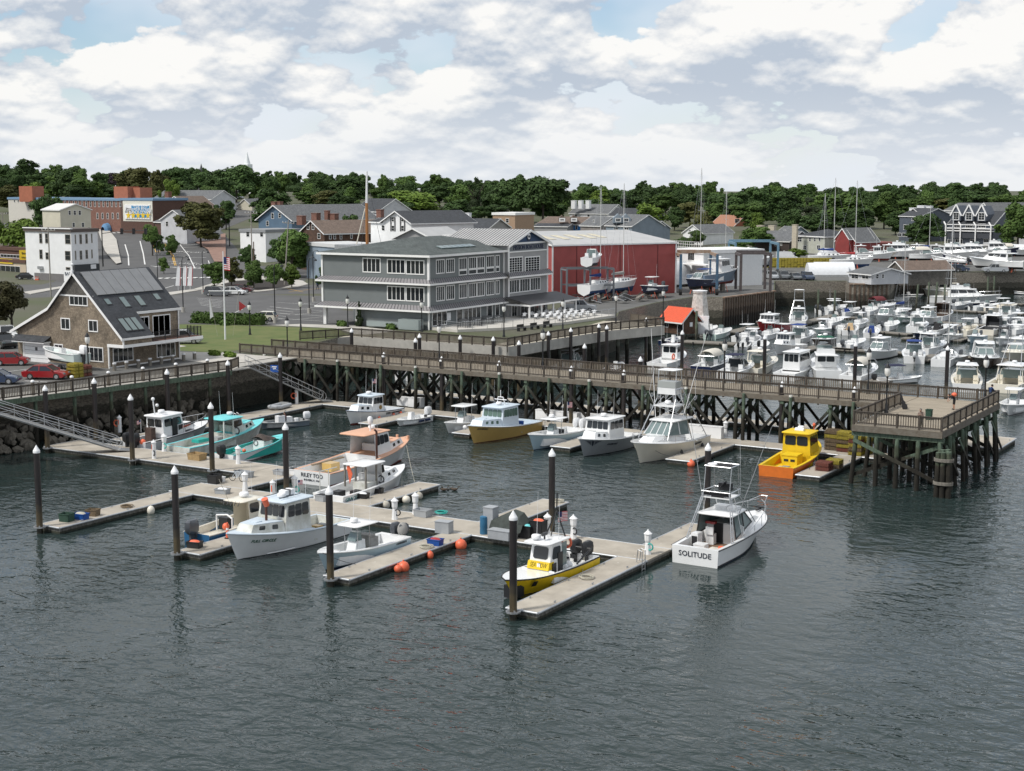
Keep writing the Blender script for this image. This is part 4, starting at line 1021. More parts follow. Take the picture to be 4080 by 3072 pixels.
for u,v in ((1620,1072),(1750,1058),(1910,1062),(1800,1126),(1965,1132)):
 x,y=px(*K1(u,v),5.4)
 c=bpy.data.curves.new('word','FONT');c.body='ONLY';c.size=3.0;c.align_x='CENTER';c.align_y='CENTER';c.resolution_u=1
 tmp=bpy.data.objects.new('t',c);COL.objects.link(tmp);me=bpy.data.meshes.new_from_object(tmp.evaluated_get(bpy.context.evaluated_depsgraph_get()));bpy.data.objects.remove(tmp)
 me.materials.clear();me.materials.append(PAINTW);o=bpy.data.objects.new('word',me);COL.objects.link(o);o.parent=marks;o.location=(x,y,land(x,y)+.14);o.rotation_euler=(0,0,HEAD+.12);o.scale=(.8,1.7,1)
for u,v,k in ((1715,1030,-1),(1880,1036,-1),(1780,1085,-1),(1930,1092,1),(1640,1115,1)):
 x,y=px(*K1(u,v),5.4);z_=land(x,y)+.14
 m=MB().poly([(-1.6*k,-.22,0),(1.4*k,-.22,0),(1.4*k,.22,0),(-1.6*k,.22,0)]).poly([(1.4*k,-.8,0),(2.6*k,0,0),(1.4*k,.8,0)])
 o=m.obj('arrow',PAINTW,marks);o.location=(x,y,z_);o.rotation_euler=(0,0,HEAD)
for i in range(11):mark(K5,[(-40+8*i,215+14*i),(215-4*i,240+14*i)] if i<6 else [(560+30*(i-6),395-24*(i-6)),(800+36*(i-6),420-22*(i-6))],.12,z=GZ,dz=.03)
for i in range(8):mark(K5,[(740,440-26*i),(1200,470-26*i)] if i%2 else [(900+10*i,430-25*i),(1190,400-25*i)],.12,z=GZ,dz=.032)
mark(K5,[(335,358),(410,325)],.15,z=GZ,dz=.03)
for a in ([(860,385),(1200,345)],[(840,352),(1000,385)]):mark(K4,[(a[0][0],a[0][1]+1000),(a[1][0],a[1][1]+1000)],.15,PAINTY,z=GZ,dz=.03)
mark(K2,[(65,1185),(280,1158)],.14,z=GZ,dz=.03);mark(K2,[(100,1290),(400,1280)],.14,z=GZ,dz=.03)
mark(K2,[(240,1268),(620,1300)],.14,z=GZ,dz=.03)
sheet('boat_yard',[(-108,194),(-104.2,199)]+[px(u_,v_,GZ) for u_,v_ in ((2468,1240),(2615,1204),(2760,1182),(2880,1183),(3082,1157),(3084,1118),(3370,1118),(3388,1129),(3542,1129),(3578,1090),(3800,1084),(4090,1082),(4090,1000),(3300,1003),(2950,1030),(2660,1080),(2180,1160))],.008,ASPHL)
def cw(u,D):return c2w((u-CX)/F*D,D)
def chim(b,c,u,vt,vb,D,w,mt=None):
 U,a=c(u,vt);_,q=c(u,vb);zt=CAMH-(a-YH)/F*D;zb=CAMH-(q-YH)/F*D
 chimney(b,(*cw(U,D),zb),w,zt-zb-.15,mt or BRICK)
def house(name,label,c,u0,D0,u1,D1,W,ve,vr,wall,roof,ridge='d',front=(),side=(),over=.35,cat='house',zb=None,flat=False,hipr=False,par=None,frame=None,base=1.5):
 U0,v_e=c(u0,ve);U1,_=c(u1,ve);_,v_r=c(u0,vr)
 O,E=cw(U0,D0),cw(U1,D1);ang=math.atan2(E[1]-O[1],E[0]-O[0]);L=math.dist(O,E);D=(D0+D1)/2
 zf= lambda v,d=D:CAMH-(v-YH)/F*d
 ze=zf(v_e);z0=min(land(*O),land(*E))-base
 par=par or bld(name,label,O,cat=cat)
 P=frame2(O,ang);zr=zf(v_r,D+(W/2 if ridge=='d' else 0))
 if flat:
  boxw(par,O,ang,L,W,z0,ze,wall)
  m=MB();o=.25;m.ext([P(-o,-o,ze-.5),P(L+o,-o,ze-.5),P(L+o,W+o,ze-.5),P(-o,W+o,ze-.5)],(0,0,.7));rel(par,m,'cornice',roof)
 elif hipr:
  boxw(par,O,ang,L,W,z0,ze,wall);hip(par,O,ang,L,W,ze+.1,zr,roof,over)
 else:gable(par,O,ang,L,W,z0,ze,zr,wall,roof,ridge,over)
 f1=Face(par,O,ang,frame);f2=Face(par,E,ang+PI/2,frame)
 for w in front:f1.winpx(c,*w[:4],*(w[4:5] or (1,)),rows=2 if len(w)<6 else w[5])
 for w in side:f2.winpx(c,*w[:4],*(w[4:5] or (1,)),rows=2 if len(w)<6 else w[5])
 return par,f1,f2,P,L,ze,zr
YEL=siding('yellow_clapboard',(.50,.33,.10),.13);TANW=mat('tan_stucco',(.50,.42,.32),.85,var=.1);BROWNB=mat('brown_brick',(.10,.055,.042),.9,var=.2,vs=2)
DKRED=siding('barn_red',(.22,.035,.032),.15);DKBR=siding('dark_brown_board',(.045,.032,.028),.16);PGREEN=siding('pale_green_clapboard',(.42,.43,.37),.14)
NAVYG=siding('blue_grey_shingle',(.085,.10,.125),.14);LGREY=siding('light_grey_clapboard',(.52,.53,.55),.14);GREYB=siding('grey_blue_clapboard',(.20,.245,.29),.14)
BLUECOR=mat('blue_cornice',(.16,.27,.40),.6);BRN2=bricks('brown_shingles_dark',(.12,.065,.04),(.07,.04,.028),(.03,.02,.015),.2,.16,msize=.012,var=.4)
b,f1,f2,P,L,ze,zr=house('corner_block','white three storey corner block with BAIT sign at street corner',K1,268,313.5,715,305.6,7.0,765,765,WHITES,mat('dark_cornice',(.10,.08,.07),.7),flat=True,frame=mat('tan_trim',(.36,.33,.28),.6),front=((383,810,417,908),(440,810,475,908),(636,820,693,915),(385,968,420,1062),(445,996,480,1066),(636,982,693,1075),(645,1140,690,1170,1,1)),side=((730,822,746,915),(775,820,803,915,2),(833,815,860,910,2),(890,812,906,905),(732,980,748,1070),(778,978,806,1068,2),(835,972,862,1060,2),(892,968,908,1055)))
m=MB();f1.rect(m,-.3,ze+.15,L+.3,ze+.35,-.2,.45);rel(b,m,'roof_edge',TRIM)
a0=f1.px(K1,338,1235)[0];f1.box('foundation',a0,4.6,f1.px(K1,625,1240)[0],6.6,0,.03,mat('grey_block',(.17,.165,.165),.9,var=.15))
bx=f1.box('bait_sign',*f1.px(K1,638,1222),*f1.px(K1,704,1190),.02,.08,WHITE)
q=f1.px(K1,671,1206);text_obj('BAIT',.95,mat('sign_slate',(.05,.07,.10),.6),f1.P(q[0],q[1],.1),f1.d,b,width=2.0)
f2.box('shop_awning',0,6.9,6.6,8.6,.0,.7,mat('dark_awning',(.05,.055,.06),.8));f2.box('shop_sign',4.2,7.6,5.6,8.5,.71,.78,WHITE)
ac=f1.box('air_conditioner',*f1.px(K1,385,1160),*f1.px(K1,424,1132),0,.5,ALU)
b,f1,f2,P,L,ze,zr=house('pizza_shop','low tan pizza shop with yellow signs at the left edge',K1,-120,345,262,334,12,1062,1062,TANW,BROWNB,flat=True,front=((-40,1125,200,1190,5,1),))
house('','',K1,-120,352,265,341,9,945,945,BROWNB,BROWNB,flat=True,par=b,front=((5,1015,195,1050,6,1),))
q0,q1=f1.px(K1,-60,1098),f1.px(K1,128,1062);f1.box('shop_sign',q0[0],q0[1],q1[0],q1[1],.05,.2,YELLOW)
q=f1.px(K1,60,1081);text_obj('of Pizza',.95,RED,f1.P(q[0],q[1],.22),f1.d,b)
o=thing('street_sign_board','tall yellow pizza sign beside the white corner block','sign',(*px(*K1(268,1200),GZ),GZ))
MB().cyl((0,0,0),(0,0,3),.08).obj('pole',DARK,o);s_=MB().cbox(0,0,3.5,3.2,.25,3.4,rz=HEAD).obj('panel',YELLOW,o)
d_=V(math.cos(HEAD),math.sin(HEAD),0)
for i,(w_,sz) in enumerate((('Beverly',.7),('House of',.6),('PIZZA',.95))):text_obj(w_,sz,BLACK if i<2 else RED,(o.location.x+.16*math.sin(HEAD),o.location.y-.16*math.cos(HEAD),o.location.z+4.5-i*.95),d_,o)
house('beige_block','beige three storey house with shallow gable behind the white corner block',K1,618,370,916,376,9,572,518,BEIGES,mat('flat_pale_roof',(.6,.6,.58),.8),'n',over=.3,front=((668,586,695,632),(718,586,746,632),(766,586,795,632),(708,705,735,750),(798,705,826,750)))
b,f1,f2,P,L,ze,zr=house('brick_factory','long red brick factory with blue cornice and arched windows',K1,560,480,1205,458,14,470,470,BRICK,BLUECOR,flat=True,front=[(588+41.5*i,490,607+41.5*i,552) for i in range(15)]+[(945+50*i,610,965+50*i,670) for i in range(5)])
E_=cw(K1(1205,0)[0],458)
b2,g1,g2,P,L2,ze2,zr2=house('factory_end','',K1,1205,458,1525,450,14,470,470,BROWNB,BLUECOR,flat=True,par=b)
g1.box('render_panel',*g1.px(K1,1210,690),*g1.px(K1,1492,492),.02,.1,mat('cream_render',(.66,.65,.58),.85,var=.08))
bb=g1.box('billboard',*g1.px(K1,1232,668),*g1.px(K1,1474,532),.12,.4,WHITE);bb['label']='blue and white billboard with yellow stars'
q0,q1=g1.px(K1,1300,655),g1.px(K1,1470,540);o=MB();g1.rect(o,q0[0],q0[1],q1[0],q1[1],.4,.43);rel(b,o,'billboard_face',mat('billboard_blue',(.02,.22,.45),.6))
for v_,w_ in ((558,'"THE BEST'),(582,'PREMIUM FLOWER'),(606,'HANDS-DOWN"')):
 q=g1.px(K1,1385,v_);text_obj(w_,1.5,WHITE,g1.P(q[0],q[1],.46),g1.d,b,width=9.5 if len(w_)>10 else 6.5)
q=g1.px(K1,1270,570);text_obj('insa',1.7,BLACK,g1.P(q[0],q[1],.43),g1.d,b);q=g1.px(K1,1270,600);text_obj('EARTH',1.0,BLACK,g1.P(q[0],q[1],.43),g1.d,b)
for i in range(5):
 q=g1.px(K1,1268+48*i,634);m=MB();c_=[g1.P(q[0]+(1.2 if k%2==0 else .5)*math.sin(k*PI/5),q[1]+(1.2 if k%2==0 else .5)*math.cos(k*PI/5),.47) for k in range(10)]
 m.ext(c_,g1.n*.03);rel(b,m,'star',YELLOW)
house('','',K1,118,500,560,484,14,462,462,mat('pale_render',(.55,.53,.48),.85,var=.08),BLUECOR,flat=True,par=b,front=[(135+36*i,480,150+36*i,508,1,1) for i in range(10)])
for (u0,v0,u1,v1),D in (((227,348,355,425),492),((1148,352,1282,440),466),((1284,362,1402,440),466)):
 p0=K1(u0,v0);p1=K1(u1,v1);O,E=cw(p0[0],D),cw(p1[0],D-3);an=math.atan2(E[1]-O[1],E[0]-O[0]);zt=CAMH-(p0[1]-YH)/F*D;zb_=CAMH-(p1[1]-YH)/F*D
 boxw(b,O,an,math.dist(O,E),5,zb_-2.5,zt,BRICKO,'stair_tower')
g1.box('entry_canopy',13.2-L2*0,0,13.3,.1,0,.1,BLUES) if 0 else None
m=MB();q=f1.px(K1,1062,745);cc_=f1.P(q[0],q[1]-1.2,.3)
m.loft([[cc_+f1.d*(1.9*math.cos(a_))*k2+f1.n*kk+V(0,0,2.4*math.sin(a_)*k2) for a_ in [PI*i/8 for i in range(9)]] for kk,k2 in ((0,1),(1.2,.9),(1.9,.5))],closed=False,cap0=False,cap1=False)
rel(b,m,'entry_canopy',mat('canopy_blue',(.10,.22,.38),.8))
house('grey_hall','tall grey roofed hall rising behind the brick factory',K1,1530,520,2090,512,16,470,388,LGREY,ROOFG,'d',front=((1562,468,1588,512),))
b_=house('yellow_house','yellow gabled house with red brick chimney',K1,1600,488,1880,480,12,560,445,YEL,ROOFB,'n')[0];p_=cw(K1(1675,0)[0],489);chim(b_,K1,1675,400,520,488,1.6)
house('gable_house','pale grey gabled house with dark arched sign by the street',K1,1595,425,1845,420,14,668,578,LGREY,ROOFG,'n',front=((1622,692,1650,742),(1780,692,1808,742)))
house('white_annex','low white shed attached left of the pale grey gabled house',K1,1535,436,1600,432,8,690,640,BROWNB,ROOFG,'d',cat='shed')
house('cream_house','small cream house with steep gable beside the climbing street',K4,378,560,520,556,12,535,470,BEIGES,ROOFG,'n',front=((385,640,405,672),))
b_,f1,f2,P,L,ze,zr=house('blue_house','slate blue house with wide white gable and arched windows',K4,580,400,905,392,32,665,532,BLUES,ROOFG,'n',over=.7,front=((690,610,717,668),(760,610,788,660),(640,688,668,738)))
for u_,v_ in ((740,497),(788,495),(942,556)):chim(b_,K4,u_,v_,v_+75,412,1.4)
house('','',K4,908,412,1190,412,9,612,524,LGREY,ROOFG,'d',par=b_)
house('white_corner_house','low white flat roofed house with dark shutters below the blue house',K4,398,372,645,366,12,772,772,WHITES,mat('flat_grey_roof',(.25,.26,.27),.8),flat=True,front=((445,788,478,845),(580,788,613,845)))
b_,f1,f2,P,L,ze,zr=house('brown_house','brown shingled house with tan roof and white windows',K4,985,345,1218,336,24,795,680,BRN2,ROOFB,'n',over=.4,front=((1040,718,1066,775),(1087,718,1113,775),(1143,808,1173,864)),side=((1255,808,1280,868),(1298,808,1323,868),(1360,808,1385,868),(1463,806,1486,864)))
for u_,v_ in ((997,632),(1140,605),(1250,582),(1316,612)):chim(b_,K4,u_,v_,v_+90,350 if u_==997 else 356,1.6 if u_!=1250 else 1.0)
house('blue_shed','flat roofed grey blue workshop left of the boathouse',K4,1040,318,1330,306,10,908,908,mat('workshop_blue',(.24,.30,.36),.7,var=.15,vs=.5),mat('white_edge',(.55,.56,.56),.7),flat=True,cat='workshop')
b_,f1,f2,P,L,ze,zr=house('white_house','white two storey gabled house with grey roof and dark shutters',K4,1790,312,2070,304,16,692,588,WHITES,ROOFD,'n',over=.6,front=((1868,648,1895,698),(1962,648,1990,698),(1772,730,1803,786),(1868,732,1897,790),(1962,732,1992,790)))
for u_ in (1868-10,1897,1952,1992):q=f1.px(K4,u_,790);f1.box('shutter',q[0],q[1],q[0]+.45,q[1]+2.9,.02,.06,DARK)
house('','',K4,1672,318,1790,314,12,690,620,WHITES,ROOFD,'d',par=b_);house('','',K4,2073,312,2330,313,8,700,588,WHITES,ROOFD,'d',par=b_)
chim(b_,K4,1765,572,650,322,1.2)
house('dark_roofed_house','pale house with dark slate roof half hidden by trees',K4,1500,440,1745,430,12,585,468,LGREY,ROOFD,'d',front=((1515,530,1530,560),))
b_=house('mansard_house','brown roofed house with small dormers and bright blue wing',R1,400,470,860,462,14,108,32,mat('bright_blue',(.03,.19,.50),.7),ROOFB,'d',over=.6,front=((765,122,788,178),(808,122,832,178),(705,122,722,178)))[0]
house('','',R1,355,462,715,458,8,135,105,GREYL,ROOFD,'d',par=b_)
for u_ in (640,770):f_=Face(b_,cw(R1(u_-14,0)[0],461),HEAD);zb_,zt_=f_.px(R1,u_,92)[1],f_.px(R1,u_,50)[1];f_.win(0,zb_,1.9,zt_,1,rows=2,fr=.4);rel(b_,MB().ext([f_.P(-.1,zb_,-.02),f_.P(2.0,zb_,-.02),f_.P(2.0,zt_,-.02),f_.P(.95,zt_+.8,-.02),f_.P(-.1,zt_,-.02)],f_.n*-5),'dormer',ROOFB)
house('grey_cottage','grey gabled house with brick chimney right of the brown mansard',R1,860,455,1080,448,10,125,28,siding('taupe',(.22,.20,.19),.14),ROOFG,'d',front=((1005,70,1022,100),))
b_=house('blue_grey_house','blue grey house with twin dormers above the red warehouse',R1,1140,425,1425,416,12,125,5,GREYB,ROOFG,'d',front=((1235,155,1280,198,2),(1350,155,1395,198,2)))[0]
for u_ in (1252,1340):
 f_=Face(b_,cw(R1(u_-22,0)[0],420),HEAD);zb_,zt_=f_.px(R1,u_,95)[1],f_.px(R1,u_,52)[1];f_.win(.3,zb_,1.9,zt_,1,rows=2,fr=.15);rel(b_,MB().ext([f_.P(-.2,zb_-.3,-.02),f_.P(2.4,zb_-.3,-.02),f_.P(2.4,zt_,-.02),f_.P(1.1,zt_+1.2,-.02),f_.P(-.2,zt_,-.02)],f_.n*-4),'dormer',GREYB)
house('grey_side_house','small grey house with pointed window attached right of the blue grey house',R1,1428,428,1640,424,10,160,75,GREYB,ROOFG,'d',front=((1575,112,1612,170,2),(1465,200,1500,232),(1545,200,1590,232,2)))
house('white_cottage','white gabled cottage with two white chimneys',R1,1985,452,2205,446,14,205,118,WHITES,ROOFG,'n',front=((2058,180,2082,200),(2115,180,2135,205)))
house('orange_house','orange brown house with terracotta roof and chimney',R2,372,560,655,552,14,600,468,BRICKO,mat('terracotta',(.33,.16,.10),.85,var=.15),'d',front=((420,612,455,668),(510,612,545,640)),side=((690,520,745,570,2),))
b_=house('chimney_house','dark brown house with two massive pale chimneys',R2,900,425,1335,418,14,775,655,DKBR,ROOFG,'d',front=((1170,815,1190,850),(1240,800,1260,845),(1170,910,1190,950),(1275,905,1295,950)))[0]
mat('pale_render2',(.48,.43,.34),.9,var=.15)
for u_ in (985,1125):chim(b_,R2,u_,590,700,430,1.75,MATS['pale_render2'])
house('blue_dormer_house','small blue house peeking over the dark brown house',R2,1170,470,1345,466,10,690,600,GREYB,ROOFG,'d',front=((1280,655,1308,708),))
b_=house('sage_house','pale sage house with hip roof and tall tan chimney',R2,1425,415,1762,405,12,722,632,PGREEN,ROOFD,hipr=True,front=((1450,738,1500,800,2),(1585,742,1610,792),(1642,742,1668,792),(1702,740,1728,790),(1515,840,1555,890,2),(1680,836,1722,888,2)))[0]
chim(b_,R2,1400,582,960,410,1.3,MATS['pale_render2'])
b_=house('red_barn','barn red gabled building at the boat yard',R2,1890,402,2135,396,9,780,625,DKRED,ROOFG,'n',over=.25,front=((2020,665,2045,705),(1945,752,1972,790),(2015,752,2042,790)),side=())[0]
E0=cw(R3(-10,0)[0],396)
house('','',R3,-8,396,285,401,5,745,625,DKRED,ROOFG,'d',over=.2,par=b_,front=((75,760,103,798),(140,760,168,798),(252,760,280,800),(70,850,98,895),(135,852,163,895)))
house('','',R3,286,402.5,592,405,8,805,800,BRICK,mat('rust_edge',(.2,.06,.05),.8),flat=True,par=b_,front=((150+90,852,272,900),(320,850,350,895),(495,850,520,890)))
b_=house('grey_condominium','tall blue grey condominium with slanted white corner frames',R3,590,470,840,462,14,480,385,NAVYG,ROOFD,'d',over=.3,front=((668,590,728,652,2),(765,505,800,545),(768,590,802,632),(770,688,804,720),(600,690,640,735,2,1),(650,690,722,735,3,1)))[0]
for u_,v_ in ((755,382),(848,355),(935,360)):chim(b_,R3,u_,v_,v_+60,474,2.2,WHITE)
house('','',R3,842,467,965,468,8,455,390,NAVYG,ROOFD,'d',par=b_)
b_,f1,f2,P,L,ze,zr=house('big_condominium','large slate condominium with three arched dormers and balconies',R3,1180,452,1722,442,14,575,418,NAVYG,ROOFD,'d',over=.35,front=((1258,580,1350,632,4,1),(1415,580,1505,632,4,1),(1570,578,1655,632,4,1),(1290,765,1380,825,3,1),(1470,765,1530,825,2,1),(1635,762,1690,825,2,1),(1200,765,1240,825,2,1)))
zf_= lambda v:f1.px(R3,1400,v)[1]
for i,u_ in enumerate((1300,1455,1608)):
 a_=f1.px(R3,u_,500)[0];w_=2.9;o_=.6;zb,zt=zf_(545),zf_(465)
 rel(b_,MB().ext([f1.P(a_-w_/2,zb,o_-.6),f1.P(a_+w_/2,zb,o_-.6),f1.P(a_+w_/2,zt,o_-.6),f1.P(a_,zt+2.6,o_-.6),f1.P(a_-w_/2,zt,o_-.6)],f1.n*-6),'dormer',NAVYG)
 f_=Face(b_,f1.P(0,0,.02)[:2],math.atan2(f1.d.y,f1.d.x));f_.win(a_-1.05,zb+.2,a_+1.05,zt+.6,2,rows=3,fr=.18)
 m=MB()
 for sg in (-1,1):m.bar(f1.P(a_+sg*(w_/2+.4),zt-.5,.2),f1.P(a_,zt+2.9,.2),.3,.35)
 rel(b_,m,'dormer_trim',TRIM)
m=MB()
for v_,o_ in ((632,1.6),(662,1.6),(825,1.8)):f1.rect(m,-.3,zf_(v_)-.2,L+.3,zf_(v_)+.1,0,o_)
rel(b_,m,'balcony_edge',TRIM)
for k in range(4):a_=L*k/3;rel(b_,MB().bar(f1.P(a_,4,1.7),f1.P(a_,zf_(600),1.7),.35,.35).bar(f1.P(a_,zf_(600),1.7),f1.P(a_-1.5,zf_(560),.1),.3,.3),'balcony_post',TRIM)
f1.box('dark_balcony',.3,zf_(750),L-.3,zf_(690),1.2,1.3,mat('dark_rail',(.05,.055,.065),.8))
house('white_condominium','white condominium with low grey roofs above the slate one',R3,1118,520,1510,510,18,415,325,LGREY,ROOFG,'d',over=.2)
house('pale_tower_house','pale grey gabled house with patched roof at upper right',R3,1500,492,1690,485,20,445,322,LGREY,ROOFG,'n',over=.2,front=((1700-110,490,1612,535,1,1),))
house('edge_house','white porch house cut by the right edge of the picture',R3,2025,440,2200,436,12,585,520,LGREY,ROOFG,'d',front=((2070,660,2100,735,2),))
b_,f1,f2,P,L,ze,zr=house('pier_shed','small pale grey gabled shed on a sheet piled quay',R3,5,304,275,297,9,1165,1085,LGREY,ROOFG,'d',over=.4,base=0,front=((40,1182,122,1245,2),(165,1182,248,1248,2)),side=((288,1190,305,1250),(332,1185,368,1245),(402,1185,432,1240)),cat='shed')
house('shingle_shop','dark shingled gabled shop behind the pale quay shed',R3,475,322,665,316,12,1115,1020,SHINGLED,ROOFB,'n',over=.3,cat='shop')
b_,f1,f2,P,L,ze,zr=house('yard_office','white flat roofed yard office with roof deck and balcony',R1,1880,300,2215,290,14,395,395,mat('white_render',(.72,.73,.73),.7,var=.06),TRIM,flat=True,front=((1925,430,1955,490),(2050,430,2120,520,3,1),(1920,550,1945,600)))
f1.box('balcony',7,f1.px(R1,1950,545)[1],L+4.3,f1.px(R1,1950,530)[1],0,2.2,TRIM)
m=MB()
for a_ in [i*.8 for i in range(int(L/.8)+1)]:m.bar(f1.P(a_,ze,.2),f1.P(a_,ze+1.7,.2),.05)
for h_ in (.6,1.15,1.7):m.bar(f1.P(0,ze+h_,.2),f1.P(L,ze+h_,.2),.06)
rel(b_,m,'roof_rail',TRIM)
FP= lambda u,v:(u,v)
b_=house('grey_row_house','long grey house with three white chimneys behind the boathouse',FP,1722,352,1945,345,11,905,868,siding('stone_grey',(.27,.26,.25),.14),ROOFD,'d',front=[(1760+34*i,908,1770+34*i,924) for i in range(5)])[0]
for u_ in (1750,1806,1868):chim(b_,FP,u_,846,885,352,1.0,WHITE)
house('tan_block','tan flat roofed block among trees above the boathouse',FP,1964,420,2052,416,10,848,848,mat('tan_brick',(.36,.25,.17),.9,var=.15),TRIM,flat=True,front=((1985,870,1998,888),(2015,870,2028,888)))
b_=house('gable_row','row of grey roofed gabled houses on the hill behind the warehouse',FP,2268,575,2420,565,14,848,812,LGREY,ROOFG,'d',front=((2290,850,2300,864),(2340,850,2350,864)))[0]
for u_ in (2285,2312,2342):chim(b_,FP,u_,797,830,572,1.6,WHITE)
house('long_dark_house','long dark roofed house with white chimneys on the hill',FP,2424,530,2580,522,12,858,828,GREYB,ROOFD,'d',front=((2520,860,2532,874),(2545,860,2560,874)))
def spire(u,vt,vb,D,w,mt,label,nm='church_spire'):
 x,y=cw(u,D);zt=CAMH-(vt-YH)/F*D;zb=CAMH-(vb-YH)/F*D;z0=land(x,y)
 o=thing(nm,label,'spire',(x,y,0));MB().box(-w,-w,z0-1,w,w,zb-4).obj('tower',mt,o);MB().box(-w*.7,-w*.7,zb-4.01,w*.7,w*.7,zb).obj('belfry',mt,o);MB().cyl((0,0,zb),(0,0,zt),w*.62,.05,n=8).obj('steeple',mt,o)
spire(997,608,656,760,2.6,mat('spire_white',(.74,.77,.78),.6),'slim white church steeple rising above the left treetops');spire(815,653,676,900,1.6,DARK,'tiny dark spire tip on the left skyline')
x,y=cw(K4(603,0)[0],700);o=thing('cupola','white columned cupola showing above the dark tree','cupola',(x,y,0));zt=CAMH-(K4(0,290)[1]-YH)/F*700
MB().box(-4.2,-4.2,land(x,y),4.2,4.2,zt-5.5).obj('base',WHITE,o);MB().cyl((0,0,zt-.7),(0,0,zt),4.6,n=8).obj('roof',WHITE,o)
for k in range(8):MB().cyl((3.6*math.cos(k*PI/4+.3),3.6*math.sin(k*PI/4+.3),zt-5.5),(3.6*math.cos(k*PI/4+.3),3.6*math.sin(k*PI/4+.3),zt-.7),.5,n=6).obj('column',WHITE,o)
house('brick_block','distant flat brick block on the skyline',K4,985,760,1140,755,14,368,368,BROWNB,BROWNB,flat=True,cat='building',front=((1000,380,1015,395,1,1),(1040,380,1055,395,1,1)))
shed=bld('dock_shed','dark shingled dock shed with bright orange metal roof',(0,0),cat='shed');O=px(*R1(1780,1298),1.0);E=px(*R1(1985,1322),1.0);an=math.atan2(E[1]-O[1],E[0]-O[0]);L=math.dist(O,E)
shed.location=(O[0],O[1],0)
gable(shed,O,an,L,3.4,.8,3.4,5.0,BRN2,mat('orange_roof',(.72,.13,.06),.5,var=.08),'d',over=.7)
P=frame2(O,an);st_=MB()
for i in range(18):a_=-.7+(L+1.4)*i/17;st_.bar(P(a_,-.7,2.83),P(a_,1.7,5.1),.05,.07)
tag(rel(shed,st_,'roof_seams',MATS['orange_roof']),None,None,kind='stuff')
f1=Face(shed,O,an);f1.win(.1,1.7,1.2,3.0,2,rows=2);f1.win(3.4,1.0,4.6,3.1,2,rows=1,name='door',frame=DARK);f2=Face(shed,E,an+PI/2);f2.box('corner_board',0,.8,.25,3.3,-.02,.05,TRIM);f2.box('life_ring',1.6,2.0,2.2,2.7,.02,.1,WHITE)
x,y=px(*R4(515,485),.6);lh=thing('lighthouse','small white octagonal lighthouse replica beside the orange roofed shed','lighthouse',(x,y,.5))
MB().lathe([(2.0,0),(1.15,6.6),(1.25,6.7),(1.25,7.0)],n=8).obj('tower',mat('worn_white',(.66,.65,.62),.8,var=.4,vs=2.5,col2=(.35,.33,.30)),lh)
MB().lathe([(1.3,0),(1.3,.12),(.3,.2)],(0,0,7.01),n=8).obj('top',WHITE,lh)
o=MB().cbox(1.35,-1.3,1.6,1.7,.8,2.9,rz=.3).obj('porch',WHITE,lh);g_=MB().cbox(1.2,-1.73,1.9,.9,.05,1.4,rz=.3).cbox(2.2,-1.15,1.9,.05,.5,1.4,rz=.3).obj('window',GLASS,lh)
ANTIR=mat('antifoul_red',(.16,.03,.022),.8);ANTIB=mat('antifoul_blue',(.02,.05,.13),.8);ANTIK=mat('antifoul_black',(.015,.016,.018),.7)
CANVG=mat('grey_canvas',(.30,.295,.28),.9,var=.15,vs=3);CANVB=mat('blue_canvas',(.02,.05,.20),.9,var=.15,vs=3);CANVN=mat('navy_canvas',(.015,.018,.05),.9);CANVGR=mat('green_canvas',(.01,.10,.06),.9);CANVT=mat('tan_canvas',(.50,.36,.21),.9);CANVK=mat('black_canvas',(.02,.02,.022),.9);CANVC=mat('cream_canvas',(.60,.57,.50),.9);CANVM=mat('maroon_canvas',(.14,.025,.03),.9)
PALEB=mat('pale_blue_gelcoat',(.42,.55,.62),.25,coat=.3,var=.05);GREYH=mat('grey_gelcoat',(.27,.29,.31),.3,coat=.2,var=.08);REDH=mat('red_gelcoat',(.33,.018,.022),.3,coat=.3);TANH=mat('tan_gelcoat',(.56,.37,.12),.3,coat=.25,var=.06);TURQ=mat('turquoise_paint',(.16,.60,.62),.5,var=.12,vs=2);TEAL=mat('teal_paint',(.02,.36,.31),.5,var=.15,vs=2);PEACH=mat('peach_paint',(.66,.38,.25),.55,var=.1,vs=2);YELH=mat('yellow_boat_paint',(.72,.50,.012),.5,var=.12,vs=2);ORH=mat('orange_boat_paint',(.66,.16,.02),.45,var=.12,vs=2);BLUH=mat('blue_hull',(.02,.11,.24),.35,coat=.2);GREENP=mat('pale_green_gel',(.50,.62,.58),.3);BROWNH=mat('brown_gel',(.09,.065,.05),.25,coat=.3);LBLUE=mat('pale_blue_deck',(.55,.63,.70),.55,var=.08,vs=2);GREYDK=mat('grey_floor',(.33,.34,.34),.8,var=.2,vs=2);MOTG=mat('motor_grey',(.07,.078,.09),.35,coat=.3)
